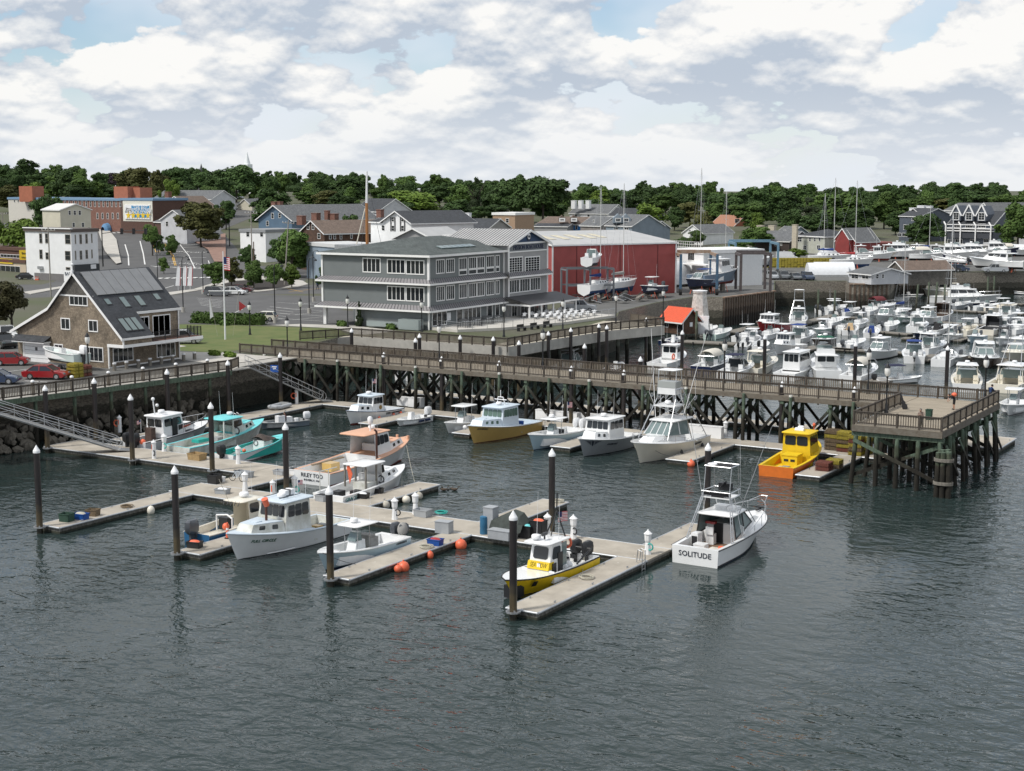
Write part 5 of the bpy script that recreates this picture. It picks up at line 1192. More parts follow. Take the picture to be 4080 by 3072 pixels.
class Boat:
 def __init__(s,name,label,loc,head,L,B,fb,fs,hull,bottom=ANTIK,stripe=None,dr=.55,bp=2.3,rake=.09,group=None,name2=None,wl=.9,zoff=0,trans_in=0):
  s.o=thing(name,label,'boat',(loc[0],loc[1],zoff),math.radians(head),group)
  s.L,s.B,s.fb,s.fs,s.bp,s.rake,s.wl=L,B,fb,fs,bp,rake,wl
  m=MB();N=18;rings=[]
  for i in range(N+1):
   u=(i/N);u=1-(1-u)**1.35;rings.append(s.ring(u,dr))
  n=len(rings[0]);v=[p for r in rings for p in r];f=[];mi=[]
  bands=[0,0,1,2,3,3,2,1,0,0] if 0 else None
  k=n-1
  for i in range(N):
   for j in range(k):
    f.append((i*n+j,(i+1)*n+j,(i+1)*n+j+1,i*n+j+1));q=min(j,k-1-j);mi.append(0 if q<2 else 1 if q==2 else 2)
  f.append(tuple(range(n)));mi.append(0)
  m.v=v;m.f=f;m.m=mi
  m.obj('hull',[hull,stripe or hull,bottom],s.o,smooth=35)
  s.hullm=hull
 def bs(s,u):
  if u<.42:return s.B/2*(.90+.10*math.sin(PI/2*u/.42))
  return s.B/2*max(0,1-((u-.42)/.58)**s.bp)**.85
 def bw(s,u):
  if u<.3:return s.B/2*s.wl*(.97)
  return s.B/2*s.wl*.97*max(0,1-((u-.3)/.66)**1.75) if u<.96 else 0
 def sz(s,u):return s.fs+(s.fb-s.fs)*u**1.9
 def X(s,u):return -s.L/2+s.L*u
 def ring(s,u,dr):
  z=s.sz(u);b,w=s.bs(u),min(s.bw(u),s.bs(u));x=s.X(u);x0=-s.L/2+s.L*u*(1-s.rake)
  lev=[(b,z,x),(w+(b-w)*.42,.12+(z-.12)*.5,x0+(x-x0)*.55),(w+(b-w)*.05,.15,x0+(x-x0)*.1),(w,.03,x0),(w*.86,-dr*.45,x0-s.L*.02*u)]
  keel=(0,-dr,x0-s.L*.05*u)
  return [(x,y,z) for y,z,x in lev]+[(keel[2],0,keel[1])]+[(x,-y,z) for y,z,x in reversed(lev)]
 def sheer(s,u,side=1,inn=0,dz=0):return V(s.X(u)-inn*.4*(u>.7),side*max(0,s.bs(u)-inn),s.sz(u)+dz)
 def deck(s,uc,sole,w=.22,deckm=GEL,liner=None,rub=None,gun=None,u0=0.0,wt=None,camber=.07):
  liner=liner or deckm;m=MB();N=14;wt=w if wt is None else wt
  us=[uc+(1-uc)*(1-(1-i/N)**1.3) for i in range(N+1)]
  for a,b in zip(us,us[1:]):
   for f0,f1 in ((-1,-.5),(-.5,0),(0,.5),(.5,1)):
    def pt(u,f):p=s.sheer(u);return V(p.x,p.y*f*.985,p.z-.01+camber*(1-f*f)*min(1,s.bs(u)*2/s.B))
    m.poly([pt(a,f0),pt(b,f0),pt(b,f1),pt(a,f1)])
  ua=[u0+(uc-u0)*i/10 for i in range(11)]
  for sd in (-1,1):
   for a,b in zip(ua,ua[1:]):
    m.poly([s.sheer(a,sd,.01,-.01),s.sheer(b,sd,.01,-.01),s.sheer(b,sd,w,.0),s.sheer(a,sd,w,.0)])
  p,q=s.sheer(0,1,.01),s.sheer(0,-1,.01)
  m.poly([p,q,V(p.x+wt,q.y+.0,q.z),V(p.x+wt,p.y,p.z)])
  m.obj('deck',deckm,s.o)
  m=MB()
  for sd in (-1,1):
   for a,b in zip(ua,ua[1:]):
    A,Bq=s.sheer(a,sd,w),s.sheer(b,sd,w);m.poly([A,Bq,V(Bq.x,Bq.y,sole),V(A.x,A.y,sole)])
  for a,b in zip(ua,ua[1:]):
   A,C=s.sheer(a,1,w),s.sheer(b,1,w);m.poly([V(A.x,A.y,sole),V(C.x,C.y,sole),V(C.x,-C.y,sole),V(A.x,-A.y,sole)])
  A=s.sheer(uc,1,w);m.poly([V(A.x,A.y,sole),V(A.x,-A.y,sole),V(A.x,-A.y,A.z+.06),V(A.x,A.y,A.z+.06)])
  A=s.sheer(0,1,w);m.poly([V(A.x+wt,A.y,sole),V(A.x+wt,-A.y,sole),V(A.x+wt,-A.y,A.z),V(A.x+wt,A.y,A.z)])
  m.obj('cockpit',liner,s.o)
  if rub:
   for sd in (-1,1):
    m=MB();m.tube([s.sheer(i/16,sd,-.01,-.03) for i in range(17)],.045,6);m.obj('rub_rail',rub,s.o)
  return s
 def part(s,name,m,mt,smooth=None):return m.obj(name,mt,s.o,smooth)
 def cabin(s,x0,x1,wa,wf,z0,z1,rf=.4,ra=0,tb=.9,mt=GEL,name='cabin',front=0,sides=0,aft=0,zw=(.35,.85),glass=None,open_aft=False,z0f=None,z1f=None,gap=.08,edge=.06):
  z0f=z0 if z0f is None else z0f;z1f=z1 if z1f is None else z1f
  b=[V(x0,-wa/2,z0),V(x1,-wf/2,z0f),V(x1,wf/2,z0f),V(x0,wa/2,z0)]
  t=[V(x0+ra,-wa/2*tb,z1),V(x1-rf,-wf/2*tb,z1f),V(x1-rf,wf/2*tb,z1f),V(x0+ra,wa/2*tb,z1)]
  m=MB();F=[(0,1,5,4),(1,2,6,5),(2,3,7,6),(4,5,6,7)]
  if not open_aft:F.append((3,0,4,7))
  m.add(b+t,F);o=s.part(name,m,mt)
  def put(q,n,zz=zw,g=gap):
   A,Bq,C,D=q;nr=(Bq-A).cross(D-A).normalized()
   W= lambda a,h:(A.lerp(Bq,a)).lerp(D.lerp(C,a),h)+nr*.012
   for i in range(n):
    a0=edge+(1-2*edge)*i/n+g/2/n;a1=edge+(1-2*edge)*(i+1)/n-g/2/n
    h0,h1=zz;c_=.12
    P=[W(a0+(a1-a0)*c_,h0),W(a1-(a1-a0)*c_,h0),W(a1,h0+(h1-h0)*c_),W(a1,h1-(h1-h0)*c_),W(a1-(a1-a0)*c_,h1),W(a0+(a1-a0)*c_,h1),W(a0,h1-(h1-h0)*c_),W(a0,h0+(h1-h0)*c_)]
    MB().ext(P,nr*.02).obj('window',glass or GLASS,s.o)
  if front:put((b[1],b[2],t[2],t[1]),front)
  if sides:put((b[0],b[1],t[1],t[0]),sides);put((b[2],b[3],t[3],t[2]),sides)
  if aft:put((b[3],b[0],t[0],t[3]),aft)
  return b,t
 def top(s,x0,x1,wa,wf,z,th=.09,mt=GEL,name='roof',camber=.06,rc=.25):
  def pts(k,zz):
   out=[]
   for (cx,cy,a0) in ((x1-rc,wf/2-rc,0),(x0+rc,wa/2-rc,PI/2),(x0+rc,-wa/2+rc,PI),(x1-rc,-wf/2+rc,1.5*PI)):
    for i in range(4):a=a0+PI/2*i/3;out.append(V((cx+rc*math.cos(a)),(cy+rc*math.sin(a)),zz))
   return [V((p.x-(x0+x1)/2)*k+(x0+x1)/2,p.y*k,p.z) for p in out]
  m=MB();m.loft([pts(1,z-th),pts(1.01,z-th*.4),pts(.97,z),pts(.5,z+camber*.8),pts(.05,z+camber)]);return s.part(name,m,mt,50)
 def rail(s,pl,r=.022,mt=None,name='rail',posts=None,dz=None):
  m=MB();m.tube([V(*p) for p in pl],r,6)
  for a,b in (posts or ()):m.cyl(a,b,r*.9,n=5)
  return s.part(name,m,mt or STEEL)
 def bowrail(s,u0=.55,h=.55,inn=.12,mt=None,n=8):
  for sd in (-1,1):
   us=[u0+(.985-u0)*i/n for i in range(n+1)]
   s.rail([s.sheer(u,sd,inn)+V(0,0,h*min(1,.35+(u-u0)*3)) for u in us],posts=[(s.sheer(u,sd,inn),s.sheer(u,sd,inn)+V(0,0,h*min(1,.35+(u-u0)*3))) for u in us[1::2]],name='bow_rail',mt=mt)
 def radar(s,x,y,z,r=.3,h=.22):s.part('radar_dome',MB().lathe([(r*.5,0),(r*.55,.1),(r,.12),(r,.12+h*.7),(r*.8,.12+h)],(x,y,z),n=14),WHITE,50)
 def ant(s,x,y,z,h,lean=.05,r=.014):s.part('antenna',MB().cyl((x,y,z),(x-h*lean,y,z+h),r,r*.5,n=5),WHITE)
 def motor(s,x,y,z,k=1.0,mt=MOTG,name='outboard_motor'):
  o=MB().loft([[V(x+k*a,y+k*b*w,z+k*h) for a,b in ((-.42*w2,-.8),(-.5*w2,0),(-.42*w2,.8),(.28*w2,.8),(.4*w2,0),(.28*w2,-.8))] for h,w,w2 in ((.05,.16,.7),(.2,.24,1),(.5,.25,1.05),(.75,.22,.98),(.85,.12,.7))]).obj(name,mt,s.o,40)
  q=MB().cbox(x-.08*k,y,z-.25*k,.3*k,.16*k,.65*k).cbox(x-.05*k,y,z-.7*k,.36*k,.08*k,.4*k).cbox(x+.22*k,y,z-.05*k,.3*k,.3*k,.25*k).obj('motor_leg',mt if mt is not WHITE else BLACK,o)
  return o
 def text(s,body,size,mt,side,u,zf,width=None,name='boat_name',off=.03,shear=0,du=.08):
  if side==0:P=V(-s.L/2-off,0,zf);d=V(0,-1,0)
  else:
   def pt(uu):
    r=s.ring(uu,.5);z=s.sz(uu);i0=0 if side>0 else -1
    a,c=V(*r[0 if side>0 else -1]),V(*r[1 if side>0 else -2]);return a.lerp(c,(1-zf)*2)
   P0,P1=pt(u-du),pt(u+du);d=(P1-P0).normalized()*(-1 if side>0 else 1);P=pt(u)
  o=text_obj(body,size,mt,(0,0,0),(1,0,0),None,ext=.012,name=name,shear=shear,width=width)
  up=V(0,0,1);up=(up-d*up.dot(d)).normalized();n=d.cross(up)
  if side!=0:
   r=s.ring(u,.5);a,c=V(*r[0 if side>0 else -1]),V(*r[1 if side>0 else -2]);up=(a-c).normalized();up=(up-d*up.dot(d)).normalized();n=d.cross(up);P=P+n*off
  M=Matrix(((d.x,up.x,n.x,P.x),(d.y,up.y,n.y,P.y),(d.z,up.z,n.z,P.z),(0,0,0,1)))
  for v in o.data.vertices:v.co=M@V(v.co.x,v.co.z,-v.co.y)
  o.parent=s.o;return o
def flag_us(par,x,y,z,w=.9,h=.55,pole=True,ph=1.6,lean=.1):
 m=MB();NX=8
 def P(a,b):return V(x-a*w,y+.09*w*math.sin(a*7)*a,z+ph-h+b*h-.12*a*w)
 for j in range(13):
  for i in range(NX):
   mi=2 if (j>=6 and i<4) else (0 if j%2==0 else 1)
   m.add([P(i/NX,j/13),P((i+1)/NX,j/13),P((i+1)/NX,(j+1)/13),P(i/NX,(j+1)/13)],[(0,1,2,3)],mi)
 o=m.obj('flag',[mat('flag_red',(.5,.02,.03),.8),WHITE,mat('flag_blue',(.015,.025,.11),.8)],par)
 if pole:MB().cyl((x,y,z),(x,y,z+ph+.05),.018,n=5).obj('flag_staff',WHITE,par)
 return o
def fender(b,x,y,z,mt,r=.12,h=.5):b.part('fender',MB().sph((x,y,z),r,r,h/2,8,6),mt,60)
def lobster(name,label,loc,head,L=10,B=3.3,fb=1.7,fs=.95,hull=GEL,top=GEL,house=GEL,deck=NONSKID,liner=None,bottom=ANTIR,stripe=None,rub=None,hx=(-.05,.17),tx=.36,zt=3.0,front=4,sides=3,open_aft=True,split=False,trunkw=.62,rooflen=0,ports=2,uc=None,hw=.72,trunk_h=.62,group=None,antennas=2,radar=True,aft=0,sole=.35,glass=None,roofback=.0):
 b=Boat(name,label,loc,head,L,B,fb,fs,hull,bottom,stripe,group=group)
 x0,x1,x2=hx[0]*L,hx[1]*L,tx*L;uc=uc or (hx[0]+.5)
 b.deck(uc,sole,.2,deck,liner or house,rub or deck)
 u1=x1/L+.5;z1=b.sz(u1);wa=B*hw
 zt_=z1+trunk_h
 b.cabin(x1-.02,x2,wa*.98,B*trunkw*.62,z1-.12,zt_,.35,0,.9,house,'trunk_cabin',sides=ports,zw=(.42,.82),gap=.45,edge=.1,z0f=b.sz(x2/L+.5)-.1,z1f=zt_+.12,glass=glass)
 m=MB();bq=[V(x1+.05,-wa*.44,zt_+.005),V(x2-.42,-B*trunkw*.62*.44,zt_+.11),V(x2-.42,B*trunkw*.62*.44,zt_+.11),V(x1+.05,wa*.44,zt_+.005)]
 m.ext(bq,(0,0,.04));m.cbox((x1+x2)/2+.1,0,zt_+.13,.6,.6,.07);b.part('cabin_top',m,deck)
 zr=zt
 b.cabin(x0,x1,wa,wa,fs if open_aft else fs-.05,zr,.32,0,.9,house,'wheelhouse',front=front,sides=sides,aft=aft,zw=(.52,.9),open_aft=open_aft,z0f=z1-.1,glass=glass)
 if open_aft:b.part('inner_floor',MB().box(x0,-wa*.45,sole+.01,x1-.3,wa*.45,sole+.05),GREYDK);b.part('console',MB().box(x1-.9,-wa*.42,sole,x1-.35,wa*.42,zt_-.05),house)
 b.top(x0-.35-roofback,x1+.05,wa*1.0,wa*.96,zr+.1,.1,top)
 if radar:b.radar((x0+x1)/2+.3,.1,zr+.14)
 for i in range(antennas):b.ant((x0+x1)/2-.2,(-1)**i*wa*.32,zr+.12,2.4)
 return b
def console(name,label,loc,head,L=7.5,B=2.6,fb=1.35,fs=.85,hull=GEL,top=GEL,motors=1,motm=MOTG,bottom=ANTIK,stripe=None,ttop=True,cover=None,deckm=GEL,group=None,mk=1.0,radar=False,ant=1,liner=None,rub=None,seat=None,hull2=None,canvas=None):
 b=Boat(name,label,loc,head,L,B,fb,fs,hull,bottom,stripe,group=group,bp=2.6)
 b.deck(.84,.32,.24,deckm,liner or deckm,rub or deckm,wt=.45)
 cx=.03*L
 b.cabin(cx-.45,cx+.75,.95,.8,.32,1.5,.35,.05,.9,deckm,'console')
 b.cabin(cx-.1,cx+.55,.85,.7,1.5,2.05,.3,.05,.85,GLASSL,'windscreen')
 b.part('seat',MB().box(cx-1.35,-.48,.32,cx-.85,.48,1.05).box(cx-1.42,-.48,1.0,cx-1.3,.48,1.35),seat or deckm)
 b.part('bow_seat',MB().box(cx+1.0,-.4,.32,cx+1.7,.4,.75),deckm)
 if ttop:
  zt=2.55
  for sx,sy in ((-.75,.5),(-.75,-.5),(.55,.5),(.55,-.5)):b.part('top_leg',MB().cyl((cx+sx*1.0,sy,.4),(cx+sx*.95,sy*1.15,zt),.03,n=6),STEEL)
  b.top(cx-1.35,cx+1.05,1.95,1.75,zt+.08,.08,top,'hard_top')
  if radar:b.radar(cx+.2,0,zt+.1,.28)
  for i in range(ant):b.ant(cx-.6,(-1)**i*.7,zt+.1,2.2)
 if cover:b.cabin(cx-1.6,cx+.9,1.3,1.0,.4,1.75,.5,.2,.6,cover,'boat_cover')
 for i in range(motors):
  y=(i-(motors-1)/2)*.72;b.motor(-L/2-.28,y,fs-.1,mk,motm)
 return b
def express(name,label,loc,head,L=9.5,B=3.2,fb=1.6,fs=1.05,hull=GEL,deckm=GEL,top='hard',topm=GEL,bottom=ANTIK,stripe=None,group=None,canvas=None,motors=0,motm=MOTG,rails=True,zt=2.95,arch=False,glass=None,tower=False):
 b=Boat(name,label,loc,head,L,B,fb,fs,hull,bottom,stripe,group=group,bp=2.7)
 b.deck(.46,.45,.28,deckm,deckm,deckm,wt=.4)
 x1=.02*L;xw=.10*L;zc=b.sz(.6)
 b.cabin(-.06*L,.33*L,B*.76,B*.36,b.fs-.02,zc+.30,.9,0,.82,deckm,'cabin',z0f=b.sz(.8)-.1,z1f=b.sz(.72)+.22)
 z0=zc+.28
 b.cabin(-.14*L,.13*L,B*.74,B*.60,z0-.25,z0+.82,1.0,0,.82,glass or GLASSL,'windscreen',z0f=z0)
 m=MB()
 for sd in (-1,1):m.tube([V(-.14*L,sd*B*.37,z0-.25),V(-.14*L,sd*B*.37*.82,z0+.84),V(.13*L-1.0,sd*B*.30*.82,z0+.84),V(.13*L,sd*B*.30,z0)],.04,6)
 m.tube([V(.13*L,-B*.3,z0),V(.13*L,B*.3,z0)],.04).tube([V(.13*L-1.0,-B*.3*.82,z0+.84),V(.13*L-1.0,B*.3*.82,z0+.84)],.04).tube([V(.13*L,0,z0),V(.13*L-1.0,0,z0+.84)],.035)
 b.part('windscreen_frame',m,deckm)
 for sy in (-1,1):b.part('seat',MB().box(-.20*L,sy*B*.28-.3,.45,-.14*L,sy*B*.28+.3,1.25).box(-.20*L-.1,sy*B*.28-.3,1.15,-.20*L+.05,sy*B*.28+.3,1.75),deckm)
 if top=='hard':
  b.top(-.27*L,.06*L,B*.72,B*.62,zt+.1,.1,topm,'hard_top')
  for sy in (-1,1):b.part('top_leg',MB().bar((-.24*L,sy*B*.36,fs),(-.22*L,sy*B*.32,zt),.1,.12),deckm)
  b.radar(-.08*L,0,zt+.13)
 elif top=='canvas':
  cm=canvas or CANVC;hw_=B*.37
  b.part('canvas_top',MB().loft([[V(x,hw_*math.cos(a)*k,zt-.75+.85*math.sin(a)*k2) for a in [PI*i/8 for i in range(9)]] for x,k,k2 in ((-.33*L,.95,.8),(-.2*L,1,1),(.0,.95,.95),(.06*L,.8,.5))],closed=False,cap0=False,cap1=False),cm,60)
  for x in (-.33*L,-.18*L,0):b.part('canvas_bow',MB().tube([V(x,-hw_*.97,fs+.1),V(x,-hw_*.95,zt-.7),V(x,hw_*.95,zt-.7),V(x,hw_*.97,fs+.1)],.025),STEEL)
 elif top=='bimini':
  cm=canvas or CANVN
  b.top(-.30*L,-.02*L,B*.66,B*.62,zt+.05,.06,cm,'bimini',camber=.14)
  for x in (-.29*L,-.16*L,-.04*L):b.part('bimini_frame',MB().tube([V(-.16*L,-B*.36,fs),V(x,-B*.31,zt),V(x,B*.31,zt),V(-.16*L,B*.36,fs)],.02),STEEL)
 if arch:
  b.part('radar_arch',MB().bar((-.3*L,-B*.4,fs),(-.24*L,-B*.34,zt),.14,.3).bar((-.3*L,B*.4,fs),(-.24*L,B*.34,zt),.14,.3).bar((-.24*L,-B*.34,zt),(-.24*L,B*.34,zt),.14,.3),deckm)
 if rails:b.bowrail(.5)
 for i in range(motors):b.motor(-L/2-.28,(i-(motors-1)/2)*.75,fs-.15,1.0,motm)
 return b
def skiff(name,label,loc,head,L=5.2,B=2.0,fb=.85,fs=.55,hull=GEL,inner=GEL,motm=BLACK,bottom=ANTIK,rub=None,mk=.85,cons=True,group=None,motors=1):
 b=Boat(name,label,loc,head,L,B,fb,fs,hull,bottom,group=group,bp=2.4,dr=.3)
 b.deck(.86,.18,.1,inner,inner,rub or inner,camber=.03)
 for u in (.3,.62):p=b.sheer(u,1,.1);b.part('thwart',MB().box(p.x-.15,-p.y,fs-.2,p.x+.15,p.y,fs-.12),inner)
 if cons:b.cabin(-.2,.5,.6,.5,.18,1.25,.2,0,.9,GEL,'console')
 for i in range(motors):b.motor(-L/2-.2,(i-(motors-1)/2)*.7,fs-.05,mk,motm)
 return b
def sailboat(name,label,loc,head,L=9.5,B=3.0,hull=GEL,mast=12.5,cover=CANVB,group=None,zoff=0,fin=False,furl=None):
 b=Boat(name,label,loc,head,L,B,1.35,1.05,hull,ANTIB,None,group=group,bp=2.0,dr=.9,zoff=zoff)
 b.deck(.34,.7,.3,GEL,GEL,None)
 b.cabin(-.12*L,.25*L,B*.55,B*.35,1.0,1.65,.5,.1,.85,GEL,'cabin',sides=3,zw=(.35,.75),gap=.5,z1f=1.6)
 b.part('mast',MB().cyl((.07*L,0,1.2),(.07*L,0,1.2+mast),.075,.06,n=8),mat('mast_alu',(.62,.62,.60),.4,.3))
 b.part('boom',MB().cyl((.06*L,0,2.3),(-.30*L,0,2.35),.06,n=6),MATS['mast_alu'])
 b.part('sail_cover',MB().loft([[V(x,r*math.cos(a),2.5+r*1.2*math.sin(a)) for a in [2*PI*i/8 for i in range(8)]] for x,r in ((.065*L,.28),(-.05*L,.22),(-.29*L,.12))]),cover,60)
 m=MB();tp=V(.07*L,0,1.2+mast)
 for q in (V(L/2-.1,0,1.35),V(-L/2+.1,0,1.1),V(.05*L,B/2-.1,1.15),V(.05*L,-B/2+.1,1.15)):m.cyl(tp,q,.012,n=4)
 m.cyl((.07*L,-.8,1.2+mast*.55),(.07*L,.8,1.2+mast*.55),.03,n=5)
 b.part('rigging',m,STEEL)
 if furl:b.part('furled_jib',MB().cyl(V(L/2-.1,0,1.6),tp.lerp(V(L/2-.1,0,1.35),.08),.09,.05,n=6),furl)
 b.bowrail(.3,.5)
 if fin:b.part('keel',MB().loft([[V(x*L,y,z) for x,y in ((-.12,0),(-.05,.12),(.1,.1),(.16,0),(.1,-.1),(-.05,-.12))] for z in (-.7,-1.7)]),ANTIB)
 return b
def yacht(name,label,loc,head,L=13,B=4.3,hull=GEL,cab=GEL,group=None,fly=True,deckm=GEL,canvas=None,tower=False,zoff=0):
 b=Boat(name,label,loc,head,L,B,2.1,1.3,hull,ANTIK,group=group,bp=2.6,zoff=zoff)
 b.deck(.28,.7,.3,deckm,deckm,deckm)
 b.cabin(-.22*L,.24*L,B*.78,B*.5,1.25,3.0,1.4,0,.88,cab,'saloon',front=3,sides=3,aft=2,zw=(.5,.9),z0f=b.sz(.74))
 b.top(-.34*L,.15*L,B*.8,B*.6,3.1,.12,cab,'coach_roof')
 if fly:
  b.cabin(-.2*L,.08*L,B*.66,B*.5,3.1,3.75,.5,0,.95,cab,'flybridge');b.cabin(-.02*L,.07*L,B*.6,B*.48,3.75,4.1,.35,0,.9,GLASSL,'fly_windscreen')
  if canvas:b.top(-.2*L,.04*L,B*.6,B*.55,5.3,.08,canvas,'bimini',camber=.12)
  for x in (-.18*L,.02*L):
   for y in (-1,1):b.part('top_leg',MB().cyl((x,y*B*.3,3.7),(x,y*B*.28,5.25),.03,n=6),STEEL) if canvas else None
 b.bowrail(.4,.7);b.radar(-.1*L,0,5.4 if canvas else 3.8)
 return b
GRN=mat('green_letters',(.01,.10,.05),.5);NAVL=mat('dark_letters',(.02,.025,.04),.5)
b=lobster('lobster_boat','white lobster boat lettered FULL CIRCLE with weathered wheelhouse',(-66.35,77.6),-91,11.2,3.7,2.05,1.05,GEL,LBLUE,GELD,LBLUE,hx=(-.13,.11),tx=.36,zt=3.35,front=4,sides=3,bottom=ANTIK,roofback=.1,trunk_h=.72)
b.text('FULL CIRCLE',.34,GRN,1,.80,.66,width=1.9,shear=.2);b.text('FULL CIRCLE',.34,GRN,-1,.80,.66,width=1.9,shear=.2)
for y in (-.75,.6):b.part('roof_rail',MB().tube([(-1.2,y,3.62),(1.0,y,3.62)],.025),DARK)
b.part('life_raft',MB().cbox(-.6,-.1,3.75,1.0,.6,.34).cbox(-.9,-.1,3.76,.06,.62,.36).cbox(-.35,-.1,3.76,.06,.62,.36),WHITE);b.part('raft_strap',MB().cbox(-.62,-.1,3.76,.06,.63,.37).cbox(-.5,-.1,3.76,.06,.63,.37),BLACK)
b.part('exhaust_stack',MB().cyl((1.9,.2,2.2),(1.9,.2,3.4),.09,n=8),mat('rusty_pipe',(.09,.04,.03),.9));b.part('bucket',MB().cyl((1.82,.2,3.25),(2.05,.2,3.75),.19,.24,n=10),ORANGE)
for x in (-2.6,-3.2):b.part('deck_box',MB().cbox(x,.9,.75,.5,.6,.7),TANH if x>-3 else GREYDK)
for sd in (1,-1):b.part('spray_strip',MB().tube([b.sheer(u,sd,-.0)*1-V(0,sd*(.25 if u<.8 else .32),1.15+(u-.55)*1.2) for u in (.55,.62,.7,.76)],.04),GEL)
flag_us(b.o,-1.3,.3,3.6,.5,.32,True,.9);b.ant(-1.4,.9,3.5,2.8)
b=console('open_boat','pale blue centre console with white hard top and covered motor',(-59.45,77.2),-91,8.4,2.75,1.45,.95,PALEB,GEL,2,MOTG,ANTIK,radar=True,ant=2,seat=CANVG,stripe=NAVY);b.part('motor_cover',MB().sph((-4.45,.35,1.3),.42,.36,.5,10,6),CANVG,60)
b.part('seat_cover',MB().cbox(-1.0,0,.9,.9,1.1,1.1).cbox(-.95,0,1.5,.6,.9,.25),CANVG);b.text('CONTENDER 28',.2,DARK,1,.14,.75,width=1.2)
b=Boat('work_skiff','blue hulled skiff with small white pilothouse and grey outboard',(-71.75,79.3),89,9.0,2.7,1.5,.8,BLUH,ANTIK)
b.deck(.7,.3,.12,CREAM,CREAM,CREAM);b.motor(-4.75,.1,.75,1.25,MOTG)
b.cabin(.1,1.5,1.6,1.5,.35,2.35,.3,-.1,.92,CREAM,'pilothouse',front=2,sides=1,zw=(.55,.9),open_aft=True);b.top(-.9,1.6,1.9,1.8,2.45,.08,CREAM);b.radar(.4,0,2.5,.36,.26)
b.part('arch_rail',MB().tube([(-1.7,.75,.4),(-1.7,.75,1.5),(-1.6,-.2,1.6),(-1.7,-.75,1.4),(-1.7,-.75,.4)],.06),WHITE);b.part('gear_rack',MB().cbox(-1.4,.2,.9,.5,.8,.9),BLACK);b.part('buoy',MB().sph((-2.3,-.7,.95),.26),ORANGE,60)
for i in range(5):b.part('rod_holder',MB().cyl((-.85,-.7+.35*i,2.45),(-1.05,-.7+.35*i,2.15),.03,n=6),DARK)
b.part('gaff',MB().cyl((-.6,.5,2.2),(-1.2,.9,4.0),.02,n=5),ROPE);b.ant(.6,-.6,2.5,2.6)
b=Boat('tow_boat','yellow and white tow boat lettered SEA TOW with flag',(-45.8,78.7),-91,9.5,2.8,1.35,.95,YELH,ANTIK,YELH,bp=4.2,rake=.10)
b.deck(.60,.4,.2,GEL,GEL,RUBBER,camber=.02)
b.cabin(-.55,1.0,1.75,1.55,.5,2.75,.55,0,.93,GEL,'pilothouse',front=1,sides=1,zw=(.56,.9),edge=.1)
b.part('yellow_band',MB().add([(.93,-.79,1.18),(.93,.79,1.18),(.80,.75,1.72),(.80,-.75,1.72)],[(0,1,2,3)]),YELH) if 0 else b.cabin(.2,1.02,1.6,1.575,1.15,1.62,.14,0,.985,YELH,'yellow_band')
b.part('door_panel',MB().cbox(.35,.83,1.05,.45,.06,.95).cbox(-.35,.82,1.3,.55,.1,1.6),BLACK);b.part('clear_curtain',MB().cbox(-.85,.8,1.9,.7,.03,1.5).cbox(-.85,-.8,1.9,.7,.03,1.5),GLASSL)
b.top(-1.5,1.25,2.0,1.9,2.9,.1,GEL);b.radar(.7,-.3,2.95,.3);b.part('horn',MB().cyl((.5,.2,3.0),(.5,.2,3.3),.06).cyl((.3,.2,3.35),(.75,.2,3.35),.12,.12),DARK)
o=text_obj('SEA  TOW',.42,BLACK,(0,0,0),(1,0,0),None,ext=.01,width=1.25,shear=.25,name='boat_name')
for v in o.data.vertices:v.co=V(.955-.27*(v.co.z+.02),v.co.x,1.4+v.co.z)
o.parent=b.o
b.part('emblem',MB().cbox(.96,-.02,1.4,.03,.1,.26).cbox(.96,.1,1.4,.03,.1,.26),WHITE);b.text('boat number',.01,BLACK,1,.6,.6) if 0 else None
b.part('tow_mast',MB().tube([(-1.2,-.7,2.9),(-1.3,0,4.5),(-1.2,.7,2.9)],.05).tube([(-1.3,0,4.5),(-.6,0,2.95)],.04).cyl((-1.3,0,4.4),(-1.35,0,5.6),.05,n=6),BLACKP);flag_us(b.o,-1.45,0,2.9,1.1,.65,False,1.45)
for y in (-.8,.8):b.ant(-.2,y,2.95,2.8)
b.part('life_ring',MB().torus((-1.6,.55,2.45),.34,.09,'X'),ORANGE);b.part('tow_bitt',MB().cyl((-2.2,0,.4),(-2.2,0,1.4),.14).cyl((-2.2,-.4,1.25),(-2.2,.4,1.25),.08),BLACKP)
for i,(x,y) in enumerate(((-1.5,.5),(-1.75,.65),(-1.5,-.3),(-2.7,-.6))):b.part('white_buoy',MB().sph((x,y,.85+.1*(i%2)),.26),WHITE,60)
b.part('stern_rail',MB().tube([(-2.0,-1.1,1.0),(-3.4,-1.15,1.55),(-4.2,-.9,1.5),(-4.2,.9,1.5),(-3.4,1.15,1.55),(-2.0,1.1,1.0)],.06),BLACKP)
for y in (-.45,.4):b.motor(-4.5,y,.9,1.15,BLACK)
b.part('black_stripe',MB().add([b.sheer(.80,1,-.02,-.2),b.sheer(.84,1,-.02,-.2),V(*b.ring(.84,.5)[1])*1+V(0,.03,-.1),V(*b.ring(.80,.5)[1])+V(0,.03,-.1)],[(0,1,2,3)]),BLACK);b.part('bow_tunnel',MB().cbox(3.75,0,.45,.9,.9,.75),BLACK)
b=Boat('sport_boat','white sport fishing boat lettered SOLITUDE with tuna tower',(-39.6,93.3),89,11.0,3.75,1.75,1.2,GEL,ANTIB,BLACK,bp=2.9)
b.deck(.42,.5,.3,GEL,GEL,DARK,wt=.3);L=11.0
b.cabin(-.08*L,.36*L,2.9,1.3,1.15,1.95,1.0,0,.85,GEL,'cabin',z0f=1.5,z1f=1.85)
